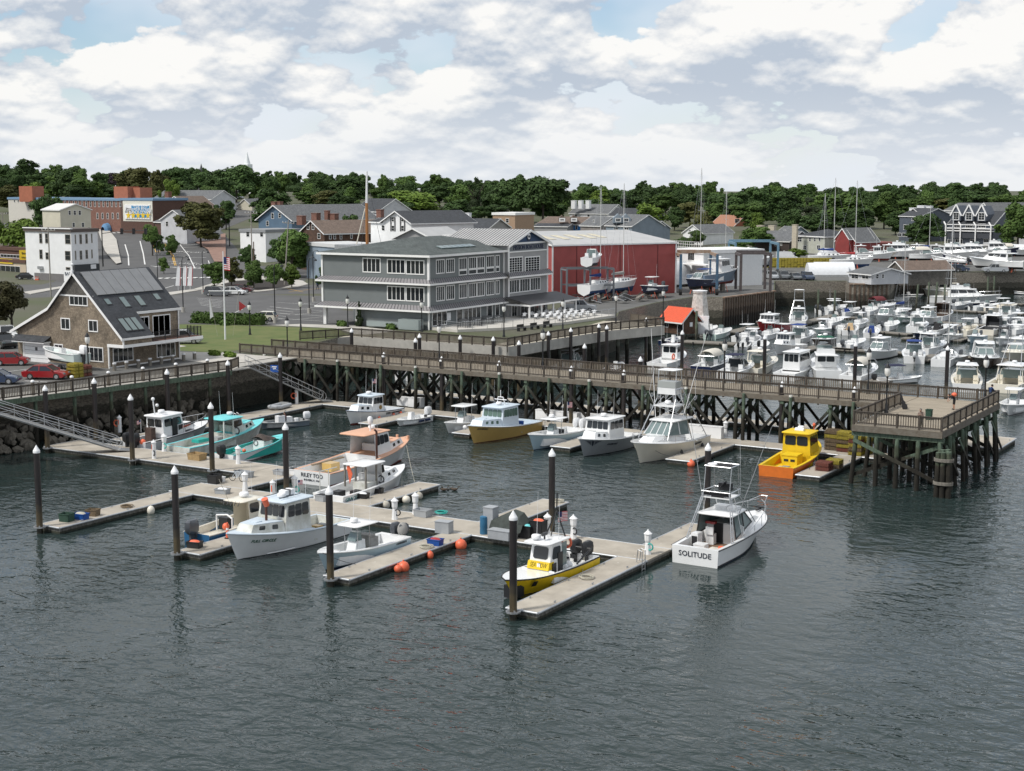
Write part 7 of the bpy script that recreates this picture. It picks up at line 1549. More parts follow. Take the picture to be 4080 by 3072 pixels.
MAR=[(L_,R4,200,855,92,'white pilothouse boat with orange life ring behind the pier',dict(L=9.5,hull=GEL,bottom=ANTIK,deck=GEL,top=GEL,open_aft=False,sides=3,aft=2,trunk_h=.4)),(E_,R4,690,895,92,'cruiser fully enclosed in pale canvas behind the pier',dict(L=10.5,hull=NAVY,top='canvas',canvas=CANVC)),(E_,R4,950,960,92,'white cruiser with navy bimini frame close behind the pier',dict(L=8.5,top='bimini',canvas=CANVN,glass=GLASS)),(E_,R4,1200,915,92,'cream hardtop cruiser with flag, right of the navy bimini',dict(L=10.5,hull=CREAM,deckm=CREAM,topm=CREAM)),(L_,R4,1600,965,90,'white square pilothouse boat beside the green canopy',dict(L=10,hull=GEL,deck=GEL,top=GEL,open_aft=False,sides=4,aft=3,hx=(-.25,.16),zt=3.4)),(Y_,R4,1880,960,118,'white flybridge boat with dark green canopy',dict(L=9.5,B=3.6,canvas=CANVGR)),(E_,R5,380,1165,92,'white express boat with sagging pale canvas and tall rails',dict(L=10.5,top='canvas',canvas=CANVC)),(S_,R4,230,595,85,'small white runabout with navy hull by the dock shed',dict(L=6,B=2.3,hull=NAVY,motm=BLACK)),(C_,R4,745,535,88,'pale cream boat with twin dark outboards by the lighthouse',dict(L=8,motors=2,hull=GREENP,ttop=False)),(C_,R4,1040,565,90,'white centre console with folded top right of the lighthouse float',dict(L=7.5)),(C_,R4,1285,545,90,'white centre console with open tower frame near the red boat',dict(L=7.5)),(S_,R4,1000,655,105,'low white skiff with black outboard facing the viewer',dict(L=6,B=2.2,motors=2)),(S_,R4,1200,665,105,'white bow rider with tall black outboard facing the viewer',dict(L=6.5,B=2.4,fb=1.1,fs=.8,mk=1.1)),(L_,R4,1475,700,-92,'white pilothouse fishing boat at the wooden finger float',dict(L=9,hull=GEL,deck=GEL,top=GEL,open_aft=False,sides=2,zt=2.9)),(E_,R4,1640,590,92,'white express cruiser with blue bimini',dict(L=9.5,top='bimini',canvas=CANVB,stripe=NAVY)),(L_,R4,1300,470,-88,'dark red lobster boat with white wheelhouse',dict(L=12.5,B=3.8,fb=2.3,hull=REDH,deck=GEL,top=GEL,bottom=ANTIR,sides=4,open_aft=False)),(E_,R4,1610,390,108,'white sport boat with slim tuna tower behind the red lobster boat',dict(L=10)),(C_,R4,1880,500,-88,'pale hulled centre console with cream outboard',dict(L=8.5,hull=GREENP,motm=WHITE)),(C_,R4,1860,618,-88,'dark hulled centre console with round white T top',dict(L=8,hull=BROWNH)),(C_,R4,1990,255,70,'white centre console with twin dark motors between green piles',dict(L=8.5,motors=2)),(S_,R4,1585,92,10,'white runabout moored alone under the far stone quay',dict(L=8,B=2.6,fb=1.2,fs=.8)),(C_,R4,1925,108,20,'white T top boat below the row of parked cars',dict(L=7.5)),(S_,R4,2110,112,0,'black and white inflatable hulled boat under the quay',dict(L=7,hull=BLACK)),(S_,R4,740,395,80,'skiff under blue tarpaulins beside the lighthouse',dict(L=6.5,inner=BLUE,hull=CANVN)),(C_,R5,250,645,105,'boat with tan canvas cockpit cover and dark outboard',dict(L=8,ttop=False,cover=CANVT)),(C_,R5,490,676,105,'boat wrapped in bright blue cover with black outboard',dict(L=7.5,ttop=False,cover=CANVB)),(C_,R5,290,812,80,'small white console boat behind the lamp post',dict(L=6.5,ttop=False)),(E_,R5,560,930,-92,'white walkaround with dark boot stripes and hard top',dict(L=9,stripe=BLACK,motors=1)),(E_,R5,960,950,108,'white bow rider with blue bimini, stern toward the viewer',dict(L=8.5,top='bimini',canvas=CANVB,hull=GEL,stripe=NAVY,motors=1,motm=WHITE,rails=False)),(E_,R5,1170,865,80,'white hardtop boat just behind the blue bimini',dict(L=8,motors=1)),(C_,R5,1390,985,-92,'plain white cuddy boat beside the dark finger float',dict(L=8,ttop=False)),(E_,R5,1770,1000,-72,'large white cruiser with dark brown hull sides',dict(L=11.5,B=3.8,hull=BROWNH,top='hard',arch=True)),(E_,R5,1560,1250,105,'cream express boat with hard top and twin seats, stern on',dict(L=10.5,B=3.7,hull=GEL,deckm=CREAM,stripe=NAVY)),(S_,R5,800,1205,40,'small runabout with navy bimini just behind the pier',dict(L=6.2,B=2.3)),(E_,R5,2120,1250,88,'big cream sport fisher with tower at the right edge',dict(L=13,B=4.4,hull=CREAM,deckm=CREAM)),(C_,R5,2090,1530,-85,'white centre console at the right picture edge by the pier head',dict(L=8.5,B=2.9)),(C_,R5,1050,705,-88,'navy hulled centre console with high white top',dict(L=8.5,hull=NAVY)),(C_,R5,1250,645,85,'boat under a black cover behind the navy centre console',dict(L=8,ttop=False,cover=CANVK)),(C_,R5,1390,730,-85,'white centre console left of the small finger float',dict(L=7.5)),(C_,R5,1660,745,-88,'pale lilac blue centre console right of the small finger float',dict(L=7.5,hull=PALEB,ttop=False)),(C_,R5,1580,650,85,'cream centre console with tan seats',dict(L=7.5,hull=CREAM,deckm=CREAM)),(L_,R5,1860,645,85,'dark topped pilothouse boat with cream hull',dict(L=8,hull=CREAM,house=DARK,top=GEL,deck=GEL)),(C_,R5,1980,770,-88,'white centre console with black canopy at right',dict(L=7.5,top=CANVK)),(E_,R5,640,512,-90,'white sedan cruiser with pale green windscreen',dict(L=10)),(C_,R5,850,525,-88,'pale green centre console',dict(L=7.5,hull=GREENP)),(E_,R5,1110,540,-90,'white hardtop cruiser with sloping windscreens',dict(L=9)),(L_,R5,1290,490,85,'white boat with dark brown deckhouse',dict(L=8,house=BROWNH,top=BROWNH,deck=GEL)),(C_,R5,1820,510,80,'white centre console with many rod holders',dict(L=8)),(C_,R5,240,440,80,'white T top boat with blue seat cover',dict(L=7.5,seat=CANVB)),(C_,R5,70,425,75,'white boat at left of marina beside green pile',dict(L=7.5)),(S_,R5,715,288,5,'white runabout under the pale quay shed',dict(L=8,B=2.6,fb=1.2,fs=.8)),(S_,R5,460,302,10,'dark hulled open boat with people under the quay shed',dict(L=8,B=2.2,hull=BLACK)),(S_,R5,250,308,5,'small white and blue skiff left of the quay shed',dict(L=6,hull=BLUH)),(E_,R5,600,395,60,'cruiser with maroon canvas',dict(L=7.5,top='canvas',canvas=CANVM)),(C_,R5,1490,365,75,'grey console boat with white motor, right of leaning piles',dict(L=7.5,hull=GREYH,motm=WHITE)),(C_,R5,1665,350,20,'navy hulled console before the motor yacht',dict(L=8,hull=NAVY)),(C_,R5,1780,385,60,'white console boat with black motor on the far float',dict(L=7.5,ttop=False)),(C_,R5,1970,395,60,'cream T top boat on the far float',dict(L=8,hull=CREAM,deckm=CREAM)),(S_,R5,2150,205,175,'navy runabout at the far right edge',dict(L=9,B=2.8,hull=NAVY,fb=1.4)),(C_,R5,2140,135,10,'white T top boat at the far upper right',dict(L=8)),(C_,R5,2150,640,80,'white console boat at right edge with yellow gear',dict(L=7.5)),(S_,R5,900,240,0,'white skiff below the far gangway',dict(L=7)),(C_,R5,2140,580,85,'white boat with tall rods at the right edge',dict(L=8)),(E_,R5,2150,940,-92,'cream cruiser with enclosed bridge at right edge',dict(L=12,B=4,hull=CREAM,deckm=CREAM,top='hard')),(E_,OV,1235,800,100,'white hardtop cruiser peeking above the pier rail at its middle',dict(L=9.5)),(C_,OV,905,815,90,'white open boat glimpsed between pier piles, left one',dict(L=7.5)),(E_,OV,985,812,90,'white cruiser glimpsed between pier piles',dict(L=8.5,top='bimini',canvas=CANVB)),(C_,OV,1090,815,90,'white open boat glimpsed between pier piles, right one',dict(L=7.5)),(S_,OV,1330,800,100,'small skiff behind the pier near the boardwalk end',dict(L=6,hull=NAVY)),(C_,R5,350,575,90,'white T top boat left of the blue covered boat',dict(L=7)),(C_,R5,700,600,85,'white console boat right of the blue covered boat',dict(L=6.5,ttop=False)),(E_,R5,1020,620,95,'small white cruiser behind the navy centre console',dict(L=7,rails=False)),(C_,R5,1480,640,95,'white console with grey cover left of the cream centre console',dict(L=6.5,ttop=False,cover=CANVG)),(C_,R5,470,430,90,'low white console left of the sedan cruiser',dict(L=7,ttop=False)),(S_,R5,1010,440,80,'white skiff in the gap left of the leaning piles',dict(L=6)),(C_,R5,1980,640,95,'white T top boat right of the dark topped pilothouse',dict(L=7)),(E_,R5,2040,480,80,'white cruiser near the right edge on the long float',dict(L=8)),(C_,R4,1100,620,100,'white console boat between two motor skiffs',dict(L=6.5)),(S_,R4,640,470,95,'white skiff by the lighthouse float corner',dict(L=6)),(C_,R4,2100,480,85,'white console boat right of the pale hulled one',dict(L=7)),(C_,R5,60,560,85,'white boat with swim platform at the marina left',dict(L=7.5,ttop=False)),(Y_,R5,1220,225,175,'cream double cabin cruiser moored by leaning piles',dict(L=13,hull=CREAM,cab=CREAM)),(Y_,R5,1540,305,10,'sleek white motor yacht with dark wraparound windows',dict(L=15,B=4.6)),(Y_,R5,1660,160,5,'white motor yacht behind the sleek one',dict(L=14,hull=NAVY)),]
for fn,c,u,v,h,lab,kw in MAR:
 nm={E_:'cruiser',C_:'open_boat',L_:'pilothouse_boat',S_:'runabout',Y_:'motor_yacht'}[fn]
 b=fn(nm,lab,at(c,u,v),h,group='boats in the marina',**kw)
 if 'life ring' in lab:b.part('life_ring',MB().torus((-1.8,-1.15,1.6),.36,.1,'Y'),ORANGE)
 if 'navy bimini just' in lab:b.top(-1.8,.6,1.9,1.8,2.3,.06,CANVN,'bimini',camber=.12);b.part('bimini_frame',MB().tube([(-1.5,-.95,.6),(-1.6,-.9,2.25),(-1.6,.9,2.25),(-1.5,.95,.6)],.02).tube([(.2,-.95,.6),(.4,-.9,2.25),(.4,.9,2.25),(.2,.95,.6)],.02),STEEL)
 if 'tower' in lab and fn is E_:
  k=1.0 if 'slim' in lab else 1.25
  for sd in (-1,1):b.part('tower_frame',MB().tube([(-3.2*k,sd*1.5,1.2),(-1.2,sd*.85,4.4*k),(-1.1,sd*.8,6.2*k)],.04).tube([(.8,sd*1.2,1.9),(-.2,sd*.85,4.4*k),(-.3,sd*.8,6.2*k)],.04).tube([(-1.2,sd*.85,4.4*k),(-.2,sd*.85,4.4*k)],.04),STEEL)
  b.part('tower_platform',MB().box(-1.4,-.9,4.3*k,0,.9,4.4*k),GEL);b.top(-1.4,0,1.8,1.6,6.3*k,.06,GEL,'tower_roof')
sailboat('sailboat','sailboat with slack blue sail cover among the marina boats',at(R5,830,450),80,8,2.6,mast=13,cover=CANVB,group='boats in the marina');sailboat('sailboat','sailboat with very tall black mast behind the pier head',at(R5,1340,985),95,9.5,3,mast=19.5,cover=CANVK,group='boats in the marina')
def stands(b,L,zg):
 for x in (-.3*L,.1*L):
  for sy in (-1,1):b.part('boat_stand',MB().cyl((x,sy*1.5,zg),(x,sy*.9,0),.05,n=5).cyl((x+.4,sy*1.2,zg),(x,sy*.9,0),.04,n=5),ORANGE)
 b.part('keel_block',MB().box(-.3*L,-.2,zg,-.22*L,.2,-.4),OLDWOOD);b.part('keel_block',MB().box(.1*L,-.2,zg,.18*L,.2,-.4),OLDWOOD)
def yb(fn,c,u,v,h,lab,z=1.3,**kw):
 b=fn({E_:'cruiser',C_:'open_boat',L_:'pilothouse_boat',S_:'runabout',Y_:'motor_yacht',sailboat:'sailboat'}[fn],lab,at(c,u,v,GZ),h,group='boats stored ashore',**kw);b.o.location.z=GZ+z;stands(b,kw.get('L',9),-z);return b
yb(sailboat,R1,1060,960,85,'white sailboat on stands left of the pair before the red warehouse',1.9,L=9,mast=16.5,cover=CANVB);yb(sailboat,R1,1310,930,85,'white and green keeled sailboat on stands, right of the pair',1.9,L=10.5,mast=17,cover=CANVG)
yb(C_,R1,1650,935,-90,'navy and white centre console on stands before the red warehouse',1.2,L=8.5,hull=NAVY);yb(E_,R2,265,1425,-95,'white and navy sport boat hanging in the rusty travel lift',1.5,L=10,hull=NAVY,top='bimini',canvas=CANVB,rails=False)
yb(L_,R2,470,1400,80,'big blue grey hulled workboat with white cabin ashore',1.9,L=14,B=4.4,fb=2.6,fs=1.6,hull=mat('slate_blue_gel',(.16,.22,.30),.4),deck=GEL,top=GEL,open_aft=False,zt=4.2)
yb(Y_,R2,900,1165,60,'white trawler standing in the blue travel lift',1.6,L=12);yb(E_,R2,690,1165,70,'white and grey cruiser ashore beside the blue lift',1.3,L=9);yb(S_,R2,830,1190,70,'small white runabout on a trailer by the blue lift',1.0,L=6,B=2.2)
yb(sailboat,R2,250,1200,85,'sailboat with tall white mast behind the white yard office',1.8,L=10,mast=20.5,cover=CANVN);yb(sailboat,R2,560,1080,85,'sailboat mast standing before the bushes',1.6,L=9,mast=15.5);yb(sailboat,R2,1745,1090,85,'sailboat with thin raked mast near the sage house',1.6,L=9,mast=15);yb(sailboat,R2,1840,1105,30,'white sailboat with the tallest raked mast by the red barn',1.8,L=10.5,mast=18.5)
for i,(u,v,h,fn,L,lab,kw) in enumerate(((520,1035,20,E_,9,'cream hulled cruiser ashore left of the white sport boat',dict(hull=CREAM)),(640,1035,15,Y_,12,'white sport yacht ashore with raised bow rail',{}),(790,1030,160,E_,10,'white cruiser with dark blue machine beside it',{}),(950,1060,20,E_,9,'white cruiser with canvas hoop ashore',dict(top='canvas')),(1090,1040,10,E_,9,'white cruiser low behind the parked cars',{}),(1290,1060,0,Y_,12,'white flybridge boat below the slate condominium',{}),(1330,1085,170,S_,9,'white runabout with dark hull side ashore',dict(hull=NAVY,B=2.8,fb=1.6)),(1530,1050,5,Y_,12,'second white flybridge boat below the slate condominium',{}),(1210,1105,175,S_,9,'low white hull with red stripe ashore',dict(B=2.6,fb=1.5)),(820,1190,10,S_,9.5,'long white hull parked beside the shingle shop',dict(B=2.6,fb=1.6,fs=1.1)),(1790,1160,175,Y_,13,'white sedan yacht ashore behind the silver pickup',{}),(1800,1010,10,Y_,11,'dark blue hulled yacht ashore under the steel gantry',dict(hull=NAVY)),(1960,1010,5,E_,10,'white boat with green edged canopy ashore at right',dict(top='canvas',canvas=CANVC)),(60,1120,20,S_,9,'white hull ashore beside the quay shed roof',dict(B=2.8,fb=1.6)),(180,1045,30,E_,9,'white cruiser ashore before the red barn',{}),(320,1060,20,L_,9,'white pilothouse boat ashore by the shingle roof',dict(top=GEL,deck=GEL)))):yb(fn,R3,u,v,h,lab,1.3,L=L,**kw)
yb(sailboat,R3,40,1150,30,'sailboat with red furled sail by the red barn',1.6,L=10,mast=18,cover=RED)
yb(sailboat,R3,940,1035,20,'sailboat with slanting mast before the dark trees',1.4,L=9,mast=12)
WRAP=mat('shrink_wrap',(.72,.74,.76),.35,var=.08,vs=2)
def wrapped(c,u,v,h,L,lab,hgt=2.6,z=GZ):
 p=at(c,u,v,z);o=thing('wrapped_boat',lab,'boat',(*p,z),math.radians(h),'shrink wrapped boats')
 MB().loft([[V(x*L,y*k*1.6,.5+q) for y,q in ((-1,0),(-1.05,.9),(-.6,hgt*.75*k2),(0,hgt*k2),(.6,hgt*.75*k2),(1.05,.9),(1,0))] for x,k,k2 in ((-.5,.8,.8),(-.25,1,1),(.1,.95,.95),(.4,.45,.7),(.5,.1,.55))]).obj('cover',WRAP,o,40);MB().box(-.3*L,-.3,0,.2*L,.3,.6).obj('keel_block',OLDWOOD,o)
wrapped(R1,1990,800,80,9,'boat wrapped in crinkled white film beside the rusty travel lift',3.4);wrapped(R2,60,1330,80,9,'large white wrapped boat left of the rusty travel lift',4.5);wrapped(R2,1825,1020,70,7,'white wrapped boat near the red barn',2.8);wrapped(R2,2005,1055,20,10,'long low white wrapped boat before the red barn',2.0);wrapped(R3,2050,1000,10,13,'domed white cover at the right edge of the yard',3.5);wrapped(R2,180,1180,60,9,'white wrapped hull behind the rusty travel lift',3.0)
for i,(u0,lab) in enumerate(((1560,'left white fabric storage tunnel behind the chain fence'),(1640,'right white fabric storage tunnel behind the chain fence'))):
 p=V(*at(R2,u0,1215 if i==0 else 1205,GZ),0);o=thing('storage_tunnel',lab,'tent',(p.x,p.y,GZ),HEAD);MB().loft([[V(x,2.6*math.cos(a),3.0*math.sin(a)) for a in [PI*k/10 for k in range(11)]] for x in (0,8.6)]).obj('cover',WRAP,o,50);MB().box(.2,-2.62,0,8.4,2.62,.5).obj('base',GREYDK,o)
def lift(c,u,v,w,d,h,lab,mt,topm,rz=0,wheels=True):
 p=at(c,u,v,GZ);o=thing('travel_lift',lab,'boat lift',(*p,GZ),HEAD+rz)
 for sx in (-1,1):
  for sy in (-1,1):
   MB().bar((sx*w/2,sy*d/2,.3),(sx*w/2,sy*d/2,h),.45,.45).obj('leg',mt,o)
   if wheels:MB().cyl((sx*w/2-.25,sy*d/2,.6),(sx*w/2+.25,sy*d/2,.6),.6,n=12).obj('wheel',RUBBER,o)
  MB().bar((sx*w/2,-d/2,h-.2),(sx*w/2,d/2,h-.2),.4,.5).obj('side_beam',topm,o)
 MB().bar((-w/2,d/2,h+.1),(w/2,d/2,h+.1),.5,.6).obj('cross_beam',topm,o);MB().bar((-w/2,-d/2,h+.1),(w/2,-d/2,h+.1),.4,.4).obj('cross_beam',topm,o) if not wheels else None
LB_=mat('lift_blue',(.06,.12,.19),.6,var=.3,vs=1);RUST=mat('rusty_beam',(.22,.10,.05),.85,var=.5,vs=1.5,col2=(.35,.30,.24))
lift(R2,215,1420,6.6,9,7.4,'blue legged travel lift with rusty top beam',LB_,RUST);lift(R2,905,1175,9.5,10,7.0,'pale blue travel lift by the yellow trap wall',mat('lift_pale_blue',(.13,.24,.32),.6,var=.2),MATS['lift_pale_blue'] if 'lift_pale_blue' in MATS else LB_);lift(R2,905,1400,5.5,6,7.2,'bare brown steel gantry on the sheet piled quay',mat('old_steel',(.09,.075,.075),.8,var=.3),MATS['old_steel'] if 'old_steel' in MATS else RUST,wheels=False)
rk=thing('storage_rack','grey steel boat rack before the red warehouse','rack',(*at(R1,940,960,GZ),GZ),HEAD+.25)
for x in (-4.2,0,4.2):
 for y in (-1.7,1.7):MB().box(x-.14,y-.14,0,x+.14,y+.14,5.6).obj('post',mat('rack_grey',(.16,.17,.185),.6),rk)
for y in (-1.7,1.7):
 for z in (2.6,5.5):MB().box(-4.2,y-.1,z,4.2,y+.1,z+.25).obj('beam',MATS['rack_grey'],rk)
for x in (-4.2,0,4.2):MB().box(x-.1,-1.6,5.25,x+.1,1.6,5.49).obj('beam',MATS['rack_grey'],rk)
b=yb(E_,R1,1000,962,100,'white and navy bow rider lying on top of the steel rack',6.5,L=7,B=2.4,hull=GEL,stripe=NAVY,top=None,rails=False)
for ch in list(b.o.children):
 if ch.name.startswith(('boat_stand','keel_block')):bpy.data.objects.remove(ch)
jk=thing('scrap_heap','heap of scrap timber and metal under the steel rack','scrap heap',(*at(R1,1150,965,GZ),GZ));rr=random.Random(5)
for i in range(46):MB().cbox(0,0,0,rr.uniform(1,3),rr.uniform(.15,.9),.08).obj('plank',[OLDWOOD,DARK,RAILW,ALU][i%4],jk,loc=(rr.uniform(-8.5,8.5)*.8,rr.uniform(2.0,10)*.8*rr.choice((-1,1))*.8,rr.uniform(.1,1.2))).rotation_euler=(rr.uniform(-.6,.6),rr.uniform(-.4,.4),rr.uniform(0,6))
def sheet_wall(pts_,z0,z1,lab,mt):
 o=thing('sheet_pile_wall',lab,'quay wall',(*pts_[0],0))
 for p,q in zip(pts_,pts_[1:]):
  p,q=V(*p,0),V(*q,0);n=int((q-p).length/.9);d=(q-p).normalized();nr=V(d.y,-d.x,0)
  for i in range(n):
   a=p+(q-p)*(i/n);c2=p+(q-p)*((i+.55)/n);m=MB().ext([a+V(0,0,z0),c2+V(0,0,z0),c2+nr*.3-d*.1+V(0,0,z0),a+nr*.3+d*.1+V(0,0,z0)],(0,0,z1-z0));rel(o,m,'sheet_pile',mt)
  rel(o,MB().bar(p+V(0,0,z1+.1)+nr*.1,q+V(0,0,z1+.1)+nr*.1,.6,.22),'cap',RUST)
RSTP=zband('rust_pile',[(-3,(.02,.016,.012)),(1.7,(.06,.04,.028)),(3.0,(.115,.082,.058))],var=.45,vs=1.0,stretch=(1,1,.3))
sheet_wall([px(2880,1185.5,GZ),px(3086,1159,GZ)],-2,GZ-.1,'rusty sheet piled wall of the boat yard quay',RSTP);sheet_wall([px(3384,1131,GZ),px(3546,1131,GZ)],-2,GZ-.1,'dark sheet piled wall below the pale quay shed',RSTP);sheet_wall([px(3582,1092,GZ),px(3760,1087,GZ)],-2,GZ-.2,'sheet piled bulkhead behind the leaning piles',RSTP)
b=skiff('trailer_boat','pale open boat on a trailer in front of the cottage',px(*K2(620,1150),GZ),172,7.2,2.4,1.25,.85,mat('pale_aqua_gel',(.52,.60,.58),.4),GEL,WHITE,mk=1.2);b.o.location.z=GZ+1.0;b.o['group']='boats stored ashore'
b.part('trailer_frame',MB().box(-3,-.6,-.75,3.6,-.5,-.6).box(-3,.5,-.75,3.6,.6,-.6).box(-1.2,-1.1,-.7,-1.0,1.1,-.6),ALU);b.part('trailer_wheel',MB().cyl((-1.1,-1.2,-.68),(-1.1,-1.0,-.68),.32,n=12),RUBBER);b.part('trailer_wheel',MB().cyl((-1.1,1.0,-.68),(-1.1,1.2,-.68),.32,n=12),RUBBER)
def leafmat(name,c1,c2):
 m,nt,b=nodes(name)
 oi=nn(nt,'ShaderNodeObjectInfo');pos=nn(nt,'ShaderNodeNewGeometry').outputs['Position']
 no=nn(nt,'ShaderNodeTexNoise',{'Vector':pos,'Scale':.35,'Detail':3.0})
 f=nn(nt,'ShaderNodeMath',{0:no.outputs[0],1:1.1,2:-.05},operation='MULTIPLY_ADD')
 mx=nn(nt,'ShaderNodeMix',{0:f.outputs[0],6:(*c1,1),7:(*c2,1)},data_type='RGBA')
 mr=nn(nt,'ShaderNodeMapRange',{0:oi.outputs['Random'],3:.75,4:1.25})
 mu=nn(nt,'ShaderNodeMix',{0:1.0,6:mx.outputs[2],7:mr.outputs[0]},data_type='RGBA',blend_type='MULTIPLY')
 nt.links.new(mu.outputs[2],b.inputs['Base Color']);b.inputs['Roughness'].default_value=.75;b.inputs['Specular IOR Level'].default_value=.2
 return m
LM={'d':leafmat('leaf_dark',(.020,.044,.013),(.066,.112,.032)),'m':leafmat('leaf_mid',(.032,.066,.015),(.10,.16,.038)),'b':leafmat('leaf_bright',(.045,.09,.012),(.14,.20,.035)),'o':leafmat('leaf_olive',(.045,.055,.016),(.125,.125,.04)),'p':leafmat('leaf_purple',(.02,.014,.02),(.05,.035,.045)),'n':leafmat('needle_dark',(.014,.026,.012),(.04,.058,.022)),'k':leafmat('pine_brown',(.022,.026,.012),(.075,.068,.03))}
BARK=mat('bark',(.055,.045,.036),.95,var=.3,vs=4)
def crown(seed,kind,n):
 rr=random.Random(seed);m=MB();bl=[]
 if kind=='round':
  for i in range(8):
   a=rr.uniform(0,2*PI);z=rr.uniform(.05,1);w=math.sin(PI*min(1,z*.8+.16))**.7;r=rr.uniform(.12,.34)*w;c=V(r*math.cos(a),r*math.sin(a),.14+.62*z)
   for j in range(6):
    d=V(rr.gauss(0,1),rr.gauss(0,1),rr.gauss(0,.8)).normalized()*rr.uniform(.04,.16);bl.append((c.x+d.x,c.y+d.y,c.z+d.z,rr.uniform(.05,.125)))
  bl.append((0,0,.45,.26));bl.append((.03,0,.62,.2))
 elif kind=='tall':
  for i in range(22):
   a=rr.uniform(0,2*PI);z=rr.random();w=1-.75*z**1.6;r=rr.uniform(0,.34)*w
   bl.append((r*math.cos(a),r*math.sin(a),.06+.82*z,rr.uniform(.08,.15)))
  bl.append((0,0,.45,.22))
 else:
  for i in range(30):
   a=rr.uniform(0,2*PI);z=rr.random();w=1.02-z*.93;r=.42*w*rr.uniform(.3,1)
   bl.append((r*math.cos(a)*.9,r*math.sin(a)*.9,.03+.82*z,.075+.08*w))
 tot=sum(b[3]**2 for b in bl);ls=(1.15 if kind!='pine' else 1.0)
 for x,y,z,r in bl:
  for i in range(int(n*r*r/tot)):
   u=rr.uniform(-.55,1);a=rr.uniform(0,2*PI);q=math.sqrt(1-u*u);k=r*rr.uniform(.72,1.08)
   d=V(q*math.cos(a),q*math.sin(a),u);p=V(x,y,z)+V(d.x,d.y,d.z*.8)*k
   nr=(d+V(rr.uniform(-.7,.7),rr.uniform(-.7,.7),rr.uniform(-.2,.9))).normalized();t=nr.cross(V(rr.random(),rr.random(),rr.random()+.1)).normalized();bt=nr.cross(t);s=.0185*rr.uniform(.5,1.5)*ls
   m.v+=[tuple(p+t*s*1.3),tuple(p+bt*s*.8),tuple(p-t*s*1.1),tuple(p-bt*s*.8)];k0=len(m.v)-4;m.f.append((k0,k0+1,k0+2,k0+3));m.m.append(0)
 for x,y,z,r in bl:m.sph((x,y,z),r*.6,r*.6,r*.52,6,4)
 me=bpy.data.meshes.new('crown');me.from_pydata(m.v,[],m.f);me.materials.append(LM['d']);return me
CR={'round':[crown(s,'round',7000) for s in (1,2,3,4,12)],'tall':[crown(s,'tall',4200) for s in (5,6)],'pine':[crown(s,'pine',4200) for s in (8,9)]}
tr_m=MB();tr_m.cyl((0,0,-.05),(.01,0,.38),.022,.015,n=7)
rt=random.Random(3)
for i in range(7):a=rt.uniform(0,2*PI);tr_m.cyl((.01,0,.22+.03*i),(.2*math.cos(a),.2*math.sin(a),.5+.04*i),.011,.004,n=5)
TRUNK=tr_m.mesh('trunk',BARK,50)
LMK=[(15,'far left edge'),(70,'red rooftop box'),(150,'brick factory'),(255,'billboard'),(330,'grey hall roof'),(440,'climbing street'),(540,'white steeple'),(600,'blue house'),(700,'brown house chimneys'),(790,'wooden mast'),(880,'white gabled house'),(1000,'boathouse roof'),(1135,'boathouse gable'),(1250,'warehouse roof left end'),(1340,'twin dormer house'),(1440,'warehouse right end'),(1560,'orange brown house'),(1640,'dark chimney house'),(1740,'sage house'),(1840,'red barn'),(1960,'first condominium'),(2080,'arched dormer condominium'),(2190,'right picture edge')]
TONE={'d':'dark green','m':'mid green','b':'bright green','o':'olive green','p':'purple leaved','n':'dark conifer','k':'brown tinged pine'}
TREES=[];seen={}
def tree(u,vt,w,D,tone='d',form='round',where=None,base=None,z0=None):
 U,Vt=OV(u,vt);s,t=cw(U,D);zt=CAMH-(Vt-YH)/F*D;zg=land(s,t) if z0 is None else z0
 W=w*4080/2212/F*D*1.3;Hh=max(3,zt-zg);TREES.append((u,D))
 lm=min(LMK,key= lambda k:abs(k[0]-u))[1]
 lab=where or '%s %s tree %s %s'%(TONE[tone],{'round':'broad','tall':'upright','pine':'pointed'}[form],'on the skyline above the' if D>575 else 'behind the' if D>430 else 'standing near the',lm)
 k=seen.get(lab,0);seen[lab]=k+1
 if k and where is None:lab+=', '+['','second from left','third from left','fourth one','fifth one','sixth one','seventh one','eighth one','ninth one'][min(k,8)]
 o=thing('tree',lab,'tree',(s,t,zg-.2),R.uniform(0,6.28));o.empty_display_size=1
 cb=(.09 if form=='round' else .05)*Hh if base is None else base
 c=inst('crown',R.choice(CR[form]),o,(0,0,cb),(0,0,R.uniform(0,6)),(W,W*R.uniform(.9,1.1),(Hh-cb)*1.02));c.material_slots[0].link='OBJECT';c.material_slots[0].material=LM[tone]
 inst('trunk',TRUNK,o,(0,0,0),(0,0,0),(Hh*1.0,Hh*1.0,Hh*1.15));return o
